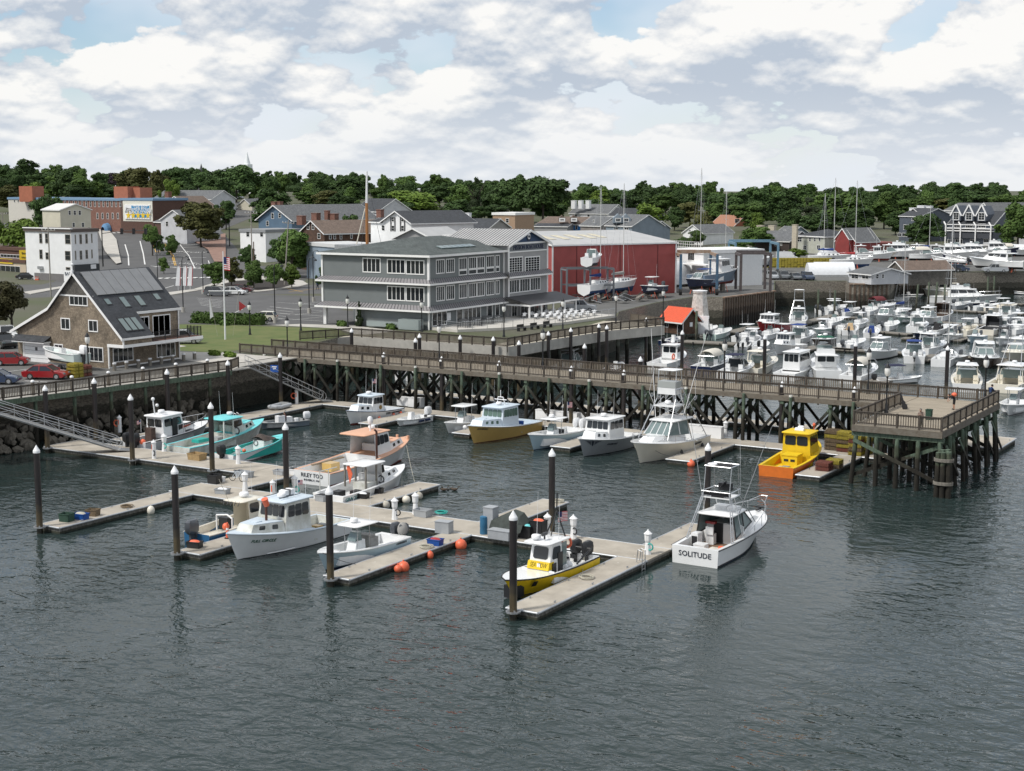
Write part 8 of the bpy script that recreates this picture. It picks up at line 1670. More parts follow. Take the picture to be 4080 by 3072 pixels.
for a in ((18,348,75,650),(62,338,75,640),(108,362,80,620),(150,356,70,600),(190,374,70,575,'m'),(30,392,80,540,'o'),(82,388,60,560,'b'),(222,386,55,580,'m'),(262,365,46,660,'p'),(300,353,95,560,'o'),(345,360,66,555,'o'),(376,378,46,520,'b'),(398,353,66,650),(432,364,62,680),(470,362,66,650),(515,342,96,600),(552,374,50,660),(485,380,70,560),(455,390,50,545,'m'),(594,400,112,470),(640,396,46,680),(668,415,50,640,'m'),(706,408,86,560,'o','tall'),(757,380,92,640),(735,412,70,545),(822,400,60,640,'m'),(878,375,76,720,'m'),(900,398,150,520,'b'),(950,392,70,640),(945,370,50,720,'m'),(1000,393,80,620,'m'),(1030,374,44,560,'n','pine'),(1068,404,80,580),(1120,368,96,560),(1172,362,120,540),(1215,400,60,580,'m'),(1250,408,64,660,'m'),(1292,404,70,660,'b'),(1340,412,76,600),(1390,392,90,640),(1436,408,84,620,'m'),(1482,410,70,620),(1405,432,100,500,'b'),(1488,425,70,540,'o'),(1545,412,70,640),(1585,408,90,600),(1640,394,100,560),(1618,424,90,520,'m'),(1690,402,84,580),(1742,418,76,540,'n','pine'),(1788,408,80,640,'m'),(1830,410,130,540,'m'),(1905,406,90,540,'m'),(1945,422,60,620,'m'),(1990,418,76,640,'m'),(2042,420,76,640,'o'),(2098,404,110,620),(2160,408,86,600,'m'),(2195,428,90,430,'m'),(2150,455,70,470),(2002,446,84,430),(1930,450,70,500),(1850,440,90,480),(1275,425,60,600),(1060,432,80,520),(985,425,90,540),(870,425,60,500),(800,428,70,520),(660,438,70,520),(250,395,70,580),(170,392,70,570),(1455,440,60,520),(1700,440,70,500),(1770,450,90,480),(2060,440,60,560),(2120,440,70,540),(2210,415,60,620),(5,372,60,600),(415,392,60,560),(1195,430,60,560),(1520,450,50,480,'o'),(1980,470,60,440)):tree(*a)
for a in ((104,398,78,395,'d','round','dark maple standing before the brick factory left half'),(45,452,110,352,'b','round','bright green trees left of the white corner block'),(-10,448,80,365,'b','round','bright green tree cut by the left picture edge above pizza shop'),(332,470,44,385,'m','round','young street tree in front of the billboard wall'),(374,500,36,380,'m','round','small street tree before the pale grey gabled house'),(436,424,112,410,'o','round','large olive tree beside the pale grey gabled house'),(492,425,52,470,'d','round','dark tree along the climbing street'),(755,450,66,355,'d','round','dark tree left of the wooden mast behind the boathouse'),(632,474,108,318,'m','round','spreading locust tree above the car park island'),(463,552,52,288,'m','round','leftmost small tree of the car park island'),(500,546,56,292,'o','round','second small tree of the car park island'),(548,553,52,284,'m','round','third small tree of the car park island'),(590,556,56,284,'m','round','fourth small tree of the car park island'),(630,560,44,288,'b','round','rightmost small tree of the car park island'),(540,520,40,340,'d','round','clipped tree beside the low white house'),(1505,492,50,440,'m','round','leafy tree left of the white yard office'),(1545,520,80,355,'m','round','bushy tree right of the white yard office'),(1592,512,60,400,'m','round','green tree below the orange brown house'),(1625,478,80,420,'m','round','rounded tree before the dark chimney house'),(1715,530,46,385,'b','round','white flowering bush beside the sage house'),(1632,452,50,480,'b','tall','light green tree beside the orange brown house'),(1475,505,50,400,'d','round','dark shrub tree above the yard office balcony'),(355,545,26,330,'m','round','tiny tree by the crosswalk corner'),(345,500,30,392,'d','round','street tree by the traffic lights'),(1160,520,22,300,'b','round','small shrub before the mansard house'),(700,566,30,270,'d','round','shrub at the left corner of the boathouse'),(605,500,50,330,'d','round','dark tree behind the spreading locust')):tree(*a)
tree(22,582,92,196,'k','round','brown tinged pine tree behind the cottage at the left',base=1.2,z0=GZ);tree(-25,600,60,185,'k','round','brown pine cut by the left picture edge',base=1.0,z0=GZ)
wm=MB();rw=random.Random(11)
wood=thing('woodland',None,None);wood['kind']='stuff'
me_=[]
for i in range(260):
 u=rw.uniform(-60,2280);D=rw.uniform(590,830) if i<130 else rw.uniform(850,1300);U,_=OV(u,0);s,t=cw(U,D);zg=land(s,t);hh=rw.uniform(7.5,16)*(1 if i<130 else 1.15);ww=rw.uniform(10,15)*(1 if i<130 else 1.6)
 c=inst('wood_crown',rw.choice(CR['round']),wood,(s,t,zg-1),(0,0,rw.uniform(0,6)),(ww,ww,hh));c.material_slots[0].link='OBJECT';c.material_slots[0].material=LM[rw.choice('ddm')];c['kind']='stuff'
def hedge(path,w,h,lab,n=900,tone='m',nm='hedge'):
 rr=random.Random(len(path));o=thing(nm,lab,'hedge' if nm=='hedge' else 'shrub',(*path[0],GZ));m=MB();P=[V(*p,0) for p in path];tot=sum((b-a).length for a,b in zip(P,P[1:])) or 1
 for i in range(n):
  q=rr.random()*tot
  for a,b in zip(P,P[1:]):
   if q<=(b-a).length:c=a.lerp(b,q/max(.01,(b-a).length));break
   q-=(b-a).length
  a_=rr.uniform(0,PI);k=rr.uniform(.75,1.05);p=c-P[0]+V(rr.uniform(-.3,.3),w/2*math.cos(a_)*k+rr.uniform(-.1,.1),h*math.sin(a_)*k+rr.uniform(0,.12));t=V(rr.uniform(-1,1),rr.uniform(-1,1),rr.uniform(-1,1)).normalized();bt=t.orthogonal().normalized();s=rr.uniform(.08,.17)
  m.add([p+t*s,p+bt*s,p-t*s,p-bt*s],[(0,1,2,3)])
 m.obj('foliage',LM[tone],o);st=MB()
 for a,b in zip(P,P[1:]):st.bar(a-P[0]+V(0,0,h*.4),b-P[0]+V(0,0,h*.4),w*.7,h*.8)
 st.obj('stems',LM[tone],o)
hedge([px(*K5(-60,455),GZ),px(*K5(300,470),GZ),px(*K5(610,478),GZ)],2.2,1.5,'long leafy green hedge beside the car park',2600)
for i,(c,u,v,w,h,lab) in enumerate(((K5,1350,490,1.2,.7,'low shrub at the boathouse corner bed'),(K5,1830,520,1.0,.7,'small shrub before the glass roofed bed'),(K5,1910,515,1.0,.6,'small round shrub left of the menu sign'),(K5,95,775,.8,.5,'yellow green shrub in the dark bed by the gangway'),(K5,245,790,.8,.5,'second yellow green shrub in the dark bed'),(K5,200,480,1,.6,'flower tuft at the base of the flagpole'))):p_=px(*c(u,v),GZ);hedge([p_,(p_[0]+1.2,p_[1])],w,h,lab,160,'b' if 'yellow' in lab else 'm','shrub')
x,y=px(*K5(1552,495),GZ);o=thing('cypress','slim dark cypress at the boathouse wall','tree',(x,y,GZ));c=inst('crown',CR['pine'][0],o,(0,0,0),(0,0,0),(1.5,1.5,4.1));c.material_slots[0].link='OBJECT';c.material_slots[0].material=LM['n'];MB().cyl((0,0,0),(0,0,.5),.08).obj('trunk',BARK,o)
CARP={'red':(.28,.015,.018),'white':(.72,.73,.73),'silver':(.42,.44,.46),'grey':(.14,.15,.16),'black':(.02,.021,.023),'maroon':(.10,.03,.035),'cream':(.66,.64,.54),'blue':(.03,.05,.10)}
for k_,v_ in CARP.items():mat('car_'+k_,v_,.25,.3 if k_ in ('silver','grey') else 0,coat=.6)
TYRE=MB().cyl((0,-.11,0),(0,.11,0),.33,n=14).mesh('tyre',RUBBER,40);RIM=MB().cyl((0,-.115,0),(0,.115,0),.2,n=10).mesh('rim',ALU,40)
CP={'sedan':(4.6,1.8,.92,1.44,(-1.75,-1.05,.35,1.15),.62),'hatch':(3.8,1.72,.95,1.42,(-1.75,-1.55,.3,.95),.62),'suv':(4.7,1.88,1.08,1.72,(-2.2,-1.95,.45,1.15),.70),'pickup':(5.7,1.95,1.15,1.86,(-.75,-.6,.75,1.35),.75),'van':(5.4,1.95,1.2,2.3,(-2.65,-2.6,1.1,1.9),.72)}
def car(kind,col,c,u,v,ang,lab,z=None,group='parked cars'):
 z=GZ if z is None else z;s,t=px(*c(u,v),z);zz=max(land(s,t),GZ)+.02
 o=thing(kind if kind!='hatch' else 'hatchback',lab,'car' if kind in ('sedan','hatch','suv') else kind,(s,t,zz),HEAD+math.radians(ang),group)
 L,W,zb,H,(a,b,cc,d),gr=CP[kind];m_=MATS['car_'+col];h=L/2
 prof=[(-h,.35),(-h-.04,.6),(-h+.08,zb-.06),(-h+.3,zb),(d,zb),(h-.25,zb-.16),(h-.02,zb-.35),(h,.4),(h-.2,.24),(-h+.2,.24)]
 MB().loft([[V(x*(.97 if abs(y)>.9 else 1),y*W/2,.3+(q-.3)*(.93 if abs(y)>.9 else 1)) for x,q in prof] for y in (-1,-.86,.86,1)]).obj('body',m_,o,30)
 k=.86 if kind!='van' else .95
 g=MB().loft([[V(x,sy*W/2*w,q) for x,sy in ((x0,-1),(x1,-1),(x1,1),(x0,1))] for x0,x1,w,q in ((a,d,.95,zb-.02),(b,cc,.95*k,H-.05))]).obj('glasshouse',GLASS if kind!='van' else m_,o)
 if kind=='van':MB().cbox(1.75,0,1.6,.9,W*.93,.6,ry=-.6).obj('windscreen',GLASS,o)
 MB().box(b-.03,-W/2*k*.97,H-.06,cc+.03,W/2*k*.97,H).obj('roof',m_,o)
 for sy in (-1,1):
  if kind!='van':MB().bar((a,sy*W/2*.955,zb),(b,sy*W/2*k*.955,H-.04),.1,.05).bar((d,sy*W/2*.955,zb),(cc,sy*W/2*k*.955,H-.04),.07,.05).bar(((a+d)/2-.1,sy*W/2*.96,zb),((b+cc)/2-.05,sy*W/2*k*.96,H-.04),.09,.05).obj('pillar',m_,o)
  MB().cbox(h-.12,sy*W*.36,zb-.28,.2,.35,.14).obj('headlight',GLASSL,o);MB().cbox(-h+.05,sy*W*.4,zb-.2,.12,.25,.2).obj('tail_light',RED,o);MB().cbox(d-.15,sy*(W/2+.08),zb+.08,.12,.16,.12).obj('mirror',m_,o)
  for x in (-L*.3,L*.31):w_=inst('wheel',TYRE,o,(x,sy*(W/2-.1),.33));inst('rim',RIM,w_)
 if kind=='pickup':MB().box(-h+.12,-W/2+.12,zb+.001,a-.05,W/2-.12,zb+.012).obj('bed',BLACK,o)
 return o
for a in (('hatch','red',K2,120,1118,5,'red hatchback with white wheels left of the garage'),('sedan','red',K2,455,1252,-6,'red sedan parked beside the boardwalk rail'),('pickup','white',K2,60,870,-60,'white pickup truck at the left edge behind the garage'),('suv','black',K2,45,945,-55,'black SUV at the left picture edge'),('sedan','blue',K2,-25,1300,0,'dark blue car end cut by the left picture edge'),('suv','grey',K5,165,195,-8,'dark grey SUV at the car park row end by the flagpole'),('sedan','white',K5,325,182,-12,'white sedan in the car park row beside the grey SUV'),('sedan','maroon',K5,400,158,-12,'dark maroon sedan behind the white sedan'),('hatch','cream',K5,620,440,172,'cream hatchback behind the hedge'),('suv','silver',K2,1800,905,0,'silver car showing below the cottage balcony'),('sedan','grey',K1,985,895,0,'grey sedan beside the brick factory entrance'),('sedan','black',K1,270,1262,0,'black car beside the white corner block'),('van','white',K1,1565,905,70,'white van by the pale grey gabled house'),('pickup','white',K1,1680,918,60,'white pickup beside the street trees'),('van','white',K1,1880,880,20,'white box van at the climbing street corner'),('suv','white',K4,620,1085,170,'white SUV half hidden behind the island trees'),('sedan','black',K4,1020,1172,170,'black car left of the boathouse'),('suv','black',K4,1150,1140,170,'black SUV before the grey blue workshop'),('pickup','silver',R1,845,1080,-5,'silver pickup truck beside the patio'),('suv','grey',R2,655,1245,-80,'grey SUV near the travel lifts'),('suv','silver',R2,1140,1250,-85,'first of four cars nosed to the stone quay'),('suv','grey',R2,1277,1250,-85,'second of four cars nosed to the stone quay'),('sedan','grey',R2,1420,1256,-85,'third of four cars nosed to the stone quay'),('suv','blue',R2,1567,1258,-85,'fourth of four cars nosed to the stone quay'),('van','white',R2,1315,1050,0,'white van behind the yellow trap wall'),('pickup','silver',R3,1770,1168,175,'silver pickup on the far quay'),('sedan','grey',R3,950,1150,20,'leftmost car behind the shingle shop'),('sedan','blue',R3,1020,1148,20,'dark car second in the far quay row'),('sedan','silver',R3,1085,1146,20,'silver car third in the far quay row'),('sedan','white',R3,1150,1142,20,'white car fourth in the far quay row'),('suv','black',R3,1230,1165,10,'dark SUV near the quay edge right of the car row'),('suv','blue',R3,1330,1162,10,'blue SUV near the quay edge')):car(*a)
for (u,v,k_,cl,lab) in ((235,790,'suv','white','white SUV coming down the climbing street'),(250,838,'sedan','silver','silver car lowest on the climbing street'),(300,775,'suv','grey','grey car parked along the climbing street'),(345,760,'sedan','black','black car parked along the climbing street'),(398,755,'sedan','silver','silver car at the top of the climbing street'),(390,715,'pickup','black','black pickup crossing above the climbing street')):car(k_,cl,K4,u,v,-65 if k_!='pickup' else 0,lab,z=6.9)
GLOBE=mat('lamp_glass',(.75,.75,.72),.4)
lamp0=thing('lamp_post','x','lamp',(0,0,-50));MB().lathe([(.2,0),(.2,.12),(.13,.3),(.12,.8),(.075,.95),(.065,3.1),(.1,3.15),(.1,3.3)],n=10).obj('post',BLACKP,lamp0,50);g_=MB().lathe([(.12,3.3),(.25,3.55),(.26,3.85),(.22,4.02)],n=12).obj('globe',GLOBE,lamp0,50);MB().lathe([(.25,4.02),(.22,4.15),(.06,4.42),(.03,4.5),(.0,4.72)],n=12).obj('cap',BLACKP,lamp0,50)
LAMPS=[(K5,850,765,'at the shore end of the pier'),(K5,482,575,'on the lawn by the flagpole'),(K5,980,535,'on the lawn right of the cream hatchback'),(K5,1440,500,'by the cypress at the boathouse'),(K5,2165,545,'at the boardwalk corner before the boathouse doors'),(K2,868,1212,'in front of the cottage windows'),(R1,670,1292,'on the boardwalk by the patio tables'),(R1,1255,1215,'on the boardwalk near the silver pickup'),(R1,1775,1152,'at the boardwalk end before the orange roof'),(K6,1787,1022,'on the boardwalk beside the benches')]
lp=[(*px(*c(u,v),GZ),w_) for c,u,v,w_ in LAMPS]
def scol(t,u):
 r=ray(u,1400);k=(t)/r.y;return r.x*k
lp+=[(scol(137.7,c(u,0)[0]),137.7,w_) for c,u,w_ in ((K6,1217,'on the pier before the boathouse entrance'),(R1,450,'on the pier left of the pier middle'),(R4,795,'on the pier before the canvas cruiser'),(R5,465,'on the pier left of the platform'))]
lp+=[(-39.2,126.6,'on the platform by the leaning black case'),(-33.4,137.4,'at the far corner of the platform')]
for i,(s,t,w_) in enumerate(lp):
 if i:dup(lamp0,(s,t,PZ),0,'black acorn lamp post '+w_,'black harbour lamps')
 else:lamp0.location=(s,t,PZ);lamp0['label']='black acorn lamp post '+w_;lamp0['group']='black harbour lamps'
def pole(c,u,v,h,lab,mt,r=.14,arm=None,z=GZ,nm='utility_pole',cat='pole'):
 s,t=px(*c(u,v),z);o=thing(nm,lab,cat,(s,t,max(GZ,land(s,t))-.1),HEAD);MB().cyl((0,0,0),(0,0,h),r,r*.75,n=8).obj('pole',mt,o,50)
 if arm=='cross':MB().box(-1.2,-.06,h-.6,1.2,.06,h-.45).obj('crossarm',mt,o);[MB().cyl((x,0,h-.45),(x,0,h-.2),.05,n=6).obj('insulator',WHITE,o) for x in (-1.1,-.5,.5,1.1)]
 if arm=='goose':MB().tube([(0,0,h),(.2,0,h+.5),(.7,0,h+.7),(1.1,0,h+.4)],.05).obj('arm',mt,o);MB().lathe([(.25,0),(.2,.2),(.08,.3)],(1.1,0,h+.05)).obj('lamp_head',BLACKP,o);MB().cyl((0,0,0),(0,0,.9),.3,n=10).obj('base',CONC,o)
 return o
GREYP=mat('grey_pole',(.30,.28,.25),.9,var=.2,vs=3)
pole(K1,45,1130,12.5,'wooden utility pole left of the white corner block',GREYP,arm='cross');pole(K1,500,1440,12.5,'pale utility pole rising behind the cottage roof',GREYP,arm='cross');pole(K4,508,1340,15,'tall wooden utility pole in the car park island',GREYP,arm='cross');pole(K4,820,1320,13,'leaning grey utility pole in the island',GREYP,arm='cross').rotation_euler.y=.08;pole(K4,525,1260,8,'short brown stub pole beside the tall pole',mat('brown_pole',(.10,.065,.05),.9))
for c,u,v,h,l in ((K2,1795,600,8.2,'black gooseneck street light behind the cottage roof'),(K5,728,460,8.2,'black gooseneck street light behind the cream hatchback'),(K5,1063,365,8.2,'black street light left of the boathouse porch'),(K5,1105,250,8.2,'black street light at the boathouse corner'),(K1,1990,1400,7.5,'black street light by the grey SUV'),(K1,1545,1290,8,'black street light right of the solar panels'),(K1,858,1170,9,'black street light before the white corner block')):pole(c,u,v,h,l,BLACKP,.09,'goose',nm='street_light',cat='street light')
SIGY=mat('signal_yellow',(.55,.33,.03),.6);SIGL=mat('signal_red_lit',(.9,.03,.01),.4);SIGL.node_tree.nodes['Principled BSDF'].inputs['Emission Color'].default_value=(1,.06,.02,1);SIGL.node_tree.nodes['Principled BSDF'].inputs['Emission Strength'].default_value=2.5
def signal(c,u,v,h,L,lab,heads,front=True,z=5.4):
 s,t=px(*c(u,v),z);o=thing('traffic_signal',lab,'traffic light',(s,t,land(s,t)),HEAD);sg=1 if L>0 else -1
 MB().cyl((0,0,0),(0,0,h),.16,.13,n=8).obj('mast',BLACKP,o);MB().tube([(0,0,h-.7),(L*.5,0,h-.1),(L,0,h)],.1).obj('arm',BLACKP,o)
 for x in heads:
  k=MB().box(L*x-.3,-.25,h-.9,L*x+.3,.25,h+.5).obj('signal_head',SIGY if front else BLACKP,o)
  if front:q=MB().cyl((L*x,-.26,h+.2),(L*x,-.33,h+.2),.16,n=10).obj('lens',SIGL,k);MB().cyl((L*x,-.26,h-.2),(L*x,-.29,h-.2),.15,n=10).cyl((L*x,-.26,h-.6),(L*x,-.29,h-.6),.15,n=10).obj('lens',BLACK,k)
 return o
signal(K1,1010,1150,8.6,10.5,'black mast arm signal beside the white corner block',(.45,.72,.99),False,5.3);signal(K4,285,1020,6.6,-9,'mast arm with lit red signals by the island',(.62,.98),True,5.6);signal(K1,1000,890,7.5,11,'mast arm signals before the brick factory',(.55,.78,1),True,6.2);signal(K1,1740,960,5,-.1,'single lit red signal at the crossing',(1,),True,6.2)
o=thing('road_sign','green route sign hanging over the climbing street','sign',(*px(*K4(75,990),6),6),HEAD);MB().box(-1.5,-.05,5.2,1.5,.05,7.2).obj('panel',mat('sign_green',(.01,.16,.09),.5),o);MB().cyl((0,.1,0),(0,.1,6),.06).obj('post',ALU,o);[MB().box(*q_).obj('sign_word',WHITE,o) for q_ in ((-.9,-.07,6.4,-.3,-.055,6.9),(0,-.07,5.5,1.2,-.055,5.7),(0,-.07,6.0,1.2,-.055,6.2))]
s,t=px(*K5(240,622),GZ);fp=thing('flagpole','tall white flagpole with yardarm and American flag','flagpole',(s,t,GZ),HEAD);MB().cyl((0,0,0),(0,0,11.4),.12,.06,n=8).obj('pole',WHITE,fp);MB().cyl((-2.0,0,6.3),(2.0,0,6.3),.06,n=6).obj('yardarm',WHITE,fp);o=flag_us(fp,0,0,0,.85,1.7,False,10.7);o.rotation_euler=(0,0,PI);MB().ext([(1.9,0,3.7),(2.8,.1,4.3),(1.9,0,5.0)],(0,.05,0)).obj('red_pennant',RED,fp);MB().ext([(-1.9,0,2.7),(-1.5,.1,3.0),(-1.9,0,5.4)],(0,.05,0)).obj('white_pennant',WHITE,fp);MB().tube([(1.9,0,6.3),(1.0,0,.5)],.015).tube([(-1.9,0,6.3),(-1.0,0,.5)],.015).obj('halyard',ROPE,fp)
s,t=cw(K4(1635,0)[0],268);o=thing('wooden_mast','varnished wooden ship mast behind the boathouse roof','mast',(s,t,GZ),HEAD);zt=CAMH-(K4(0,510)[1]-YH)/F*268-GZ;MB().cyl((0,0,0),(0,0,zt),.32,.26,n=10).obj('lower_mast',mat('varnish',(.34,.15,.05),.4),o);MB().cyl((0,0,zt),(.1,0,zt+5.6),.22,.16,n=8).obj('topmast',WHITE,o);MB().cyl((-3.5,0,3),(-.3,0,zt-1),.12,.1,n=6).obj('gaff',CREAM,o);MB().tube([(0,0,zt+5),(4,0,2)],.03).tube([(0,0,zt),(-2,0,2)],.03).obj('rigging',DARK,o)
for i,u in enumerate((1745,1808,1862)):
 s,t=px(*K1(u,1370),GZ);o=thing('feather_flag',['left','middle','right'][i]+' one of three white red edged feather flags','banner',(s,t,GZ),HEAD);MB().cyl((0,0,0),(0,0,4.6),.03).obj('pole',WHITE,o);MB().ext([(-.5,0,.9),(.3,0,.9),(.5,0,4.2),(.3,0,4.7),(-.1,0,4.2)],(0,.03,0)).obj('banner',WHITE,o);MB().ext([(.3,-.005,.9),(.42,-.005,.9),(.62,-.005,4.2),(.35,-.005,4.85),(.5,-.005,4.2)],(0,.03,0)).obj('edge',RED,o)
ped_m=MB().lathe([(.24,0),(.17,.75),(.14,.8)],n=8);ped0=thing('power_pedestal','x','pedestal',(0,0,-50));ped_m.obj('base',WHITE,ped0);MB().lathe([(.16,.8),(.22,.95),(.24,1.35),(.3,1.4),(.06,1.62),(.04,1.7)],n=8).obj('head',WHITE,ped0)
tall0=thing('power_pedestal','x','pedestal',(0,0,-50));MB().cyl((0,0,0),(0,0,1.45),.19,n=12).obj('column',WHITE,tall0,50);MB().lathe([(.24,1.45),(.24,1.52),(.06,1.66),(.05,1.74)],n=12).obj('lid',WHITE,tall0,50);MB().box(-.05,-.2,.8,.05,-.185,1.3).obj('label_strip',ORANGE,tall0)
PED=[(Q4,490,1375,0,'right of the tow boat, before SOLITUDE'),(Q3,150,400,0,'beside the green net pile'),(Q2,2095,1000,0,'behind the pale blue open boat'),(Q2,480,700,0,'behind the blue skiff pilothouse'),(Q2,1015,745,0,'left of the white lobster boat'),(Q2,405,400,0,'at the turquoise skiff stern'),(Q3,1855,660,0,'behind the tow boat life ring'),(Q3,1575,640,0,'behind the tow boat flag'),(Q1,1775,400,0,'at the stern of the turquoise topped boat'),(Q2,780,805,1,'behind FULL CIRCLE'),(Q1,1665,480,1,'in front of the patrol boat stern'),(Q1,1295,195,1,'with life ring behind the left gangway'),(K5,940,1250,1,'with life ring at the second gangway'),(Q4,1330,110,0,'with life ring right of the tower sport boat')]
for i,(c,u,v,k,w_) in enumerate(PED):
 s,t=px(*c(u,v),DZ);o=dup(tall0 if k else ped0,(s,t,DZ),R.uniform(-.5,.5),'white %s power pedestal %s'%('round' if k else 'lantern topped',w_),'white power pedestals')
 if 'life ring' in w_ and 'tow' not in w_:MB().torus((-.34,0,.9),.3,.07,'Y').obj('life_ring',ORANGE,o)
 elif i%2==0:MB().torus((.25,-.1,.55),.22,.05,'Y').obj('power_cable',BLACK if i%4 else TEAL,o)
for q in (ped0,tall0):
 for ch in list(q.children):bpy.data.objects.remove(ch)
 bpy.data.objects.remove(q)
def crate(c,u,v,sx,sy,h,mt,lab,nm='crate',rz=0,z=DZ,cont=None,solid=False):
 s,t=px(*c(u,v),z);o=thing(nm,lab,nm.split('_')[-1],(s,t,z+.003),rz);m=MB()
 if solid:m.box(-sx/2,-sy/2,0,sx/2,sy/2,h).box(-sx/2-.03,-sy/2-.03,h,sx/2+.03,sy/2+.03,h+.05)
 else:
  k=.92
  for a,b,p,q in ((-1,-1,1,-1),(1,-1,1,1),(1,1,-1,1),(-1,1,-1,-1)):m.ext([(a*sx/2*k,b*sy/2*k,0),(p*sx/2*k,q*sy/2*k,0),(p*sx/2,q*sy/2,h),(a*sx/2,b*sy/2,h)],(-.03*(a+p)/2,-.03*(b+q)/2,0))
  m.box(-sx/2*.9,-sy/2*.9,.005,sx/2*.9,sy/2*.9,.04);m.box(-sx/2-.03,-sy/2-.03,h-.06,sx/2+.03,-sy/2+.005,h).box(-sx/2-.03,sy/2-.005,h-.06,sx/2+.03,sy/2+.03,h)
 m.obj('shell',mt,o)
 if cont:MB().sph((0,0,h-.05),sx*.42,sy*.42,.14,10,4).obj('contents',cont,o,60)
 return o
GREYC=mat('grey_crate',(.34,.36,.38),.7,var=.12,vs=2);NETG=mat('green_net',(.03,.07,.05),.95,var=.3,vs=8);WIREY=mat('yellow_trap',(.46,.38,.03),.7,var=.6,vs=7,col2=(.15,.12,.03));WIREB=mat('brown_trap',(.17,.125,.075),.8,var=.6,vs=7);WIRER=mat('red_trap',(.24,.055,.035),.7,var=.6,vs=7,col2=(.08,.04,.03))
for a in ((Q1,722,1155,.9,.75,.6,NETG,'dark green wire trap at the left dock tip','lobster_trap',.2),(Q1,872,1132,1.1,.7,.45,BLUE,'blue fish crate full of shells at the left dock tip','crate',.1,DZ,ROPE),(Q1,1005,1095,.9,.7,.5,WIREB,'brown trap right of the blue crate','lobster_trap',.3),(Q1,2105,1440,1.0,.6,.45,BLACK,'black tub of rope at the dock tip by the blue skiff','tub',.2,DZ,ORANGE),(Q2,150,610,.95,.8,.75,BLACK,'black tub beside the bicycle','tub',.1),(Q2,235,590,.35,.35,.4,WHITE,'white bucket beside the black tub','bucket'),(Q2,235,720,1.1,.7,.4,GREYC,'grey crate with white float left of FULL CIRCLE','crate',.2,DZ,WHITE),(Q2,470,540,1.6,.7,.5,GREYC,'long grey crate behind the bicycle','crate',0),(Q2,860,515,1.1,.7,.4,GREYC,'grey crate left of the pile near RILEY TOO','crate'),(Q2,1005,510,1.1,.9,.5,WHITE,'white bin with black tub near RILEY TOO','bin',0,DZ,BLACK),(Q2,1310,800,.9,.7,.5,GREYC,'grey blue tub at the white lobster boat stern','tub',0,DZ,BLACK),(Q2,1745,770,1.0,.7,.4,BLACK,'black tub of buoys on the dock by the white lobster boat','tub',.2,DZ,WHITE),(Q2,1915,715,.8,.6,.4,BLACK,'second black tub by the white lobster boat','tub',.2),(Q3,230,425,1.2,.8,.55,GREYC,'stack of grey crates by the green net','crate',0),(Q3,460,600,1.1,.75,.8,GREYC,'grey and blue crate stack at the walkway corner','crate_stack',.1,DZ,None,True),(Q3,365,735,1.0,.65,.45,BLUE,'blue crate with red bags near the orange buoys','crate',.1,DZ,RED),(Q3,965,610,.8,.8,1.9,GREYC,'tall column of nested grey crates with red band','crate_stack',0,DZ,None,True),(Q3,1090,660,1.7,1.2,.6,GREYC,'low grey pallet box under the dark tarp','pallet_box',0,DZ,None,True),(Q3,1350,655,1.0,.7,.9,BLACK,'black and cyan tub pile behind the tow boat','tub',0,DZ,TURQ),(Q3,1480,660,1.0,.8,1.3,BLACK,'tall black tub pile with orange rope behind the tow boat','tub',0,DZ,ORANGE),(Q1,2130,490,1.5,1.0,.6,mat('tan_crate',(.36,.25,.12),.8,var=.25,vs=4),'large tan crate before the turquoise topped boat','crate',0),(K5,1993,1265,1.5,.8,.9,WHITE,'left white dock box behind the harbourmaster boat','dock_box',0,DZ,None,True),(K5,2110,1280,1.7,.8,1.0,WHITE,'right white dock box behind the small tender','dock_box',0,DZ,None,True),(D4,490,500,5,.7,1.0,WHITE,'long white dock box behind the pale blue twin motor boat','dock_box',0,DZ,None,True),(D4,760,515,3.8,.7,.9,WHITE,'white dock box behind the grey hulled boat','dock_box',0,DZ,None,True),(D4,1760,640,4.4,.7,1.1,WHITE,'long white dock box right of the tower sport boat','dock_box',0,DZ,None,True),(D4,1875,652,.5,.5,.55,ORANGE,'orange bucket beside the long white dock box','bucket',0),(R6,1435,455,.5,.5,.9,NETG,'green trash bin on the platform','bin',0,PZ)):crate(*a)
x,y=px(*Q3(890,615),DZ);o=thing('drum','upright blue drum beside the grey crate column','drum',(x,y,DZ));MB().lathe([(.28,0),(.3,.1),(.28,.45),(.3,.5),(.28,.9),(.29,1.25),(.2,1.3)],n=12).obj('shell',mat('drum_blue',(.03,.14,.26),.5),o,40)
x,y=px(*Q3(1130,640),DZ);o=thing('tarp_cover','dark green tarpaulin draped over gear behind the near pile','tarpaulin',(x+.2,y+.3,DZ));MB().loft([[V(xx+.06*math.sin(yy*9),yy,max(.05,zz+.07*math.sin(yy*7+xx*5))) for yy,zz in ((-.8,.45),(-.6,1.0),(-.2,1.5*k),(.3,1.7*k),(.7,1.0),(.9,.3))] for xx,k in ((-1.3,.55),(-.6,.9),(.2,1.1),(.9,1.0),(1.3,.6))],closed=False,cap0=False,cap1=False).obj('sheet',mat('dark_tarp',(.045,.055,.05),.85,var=.3,vs=3),o,40)
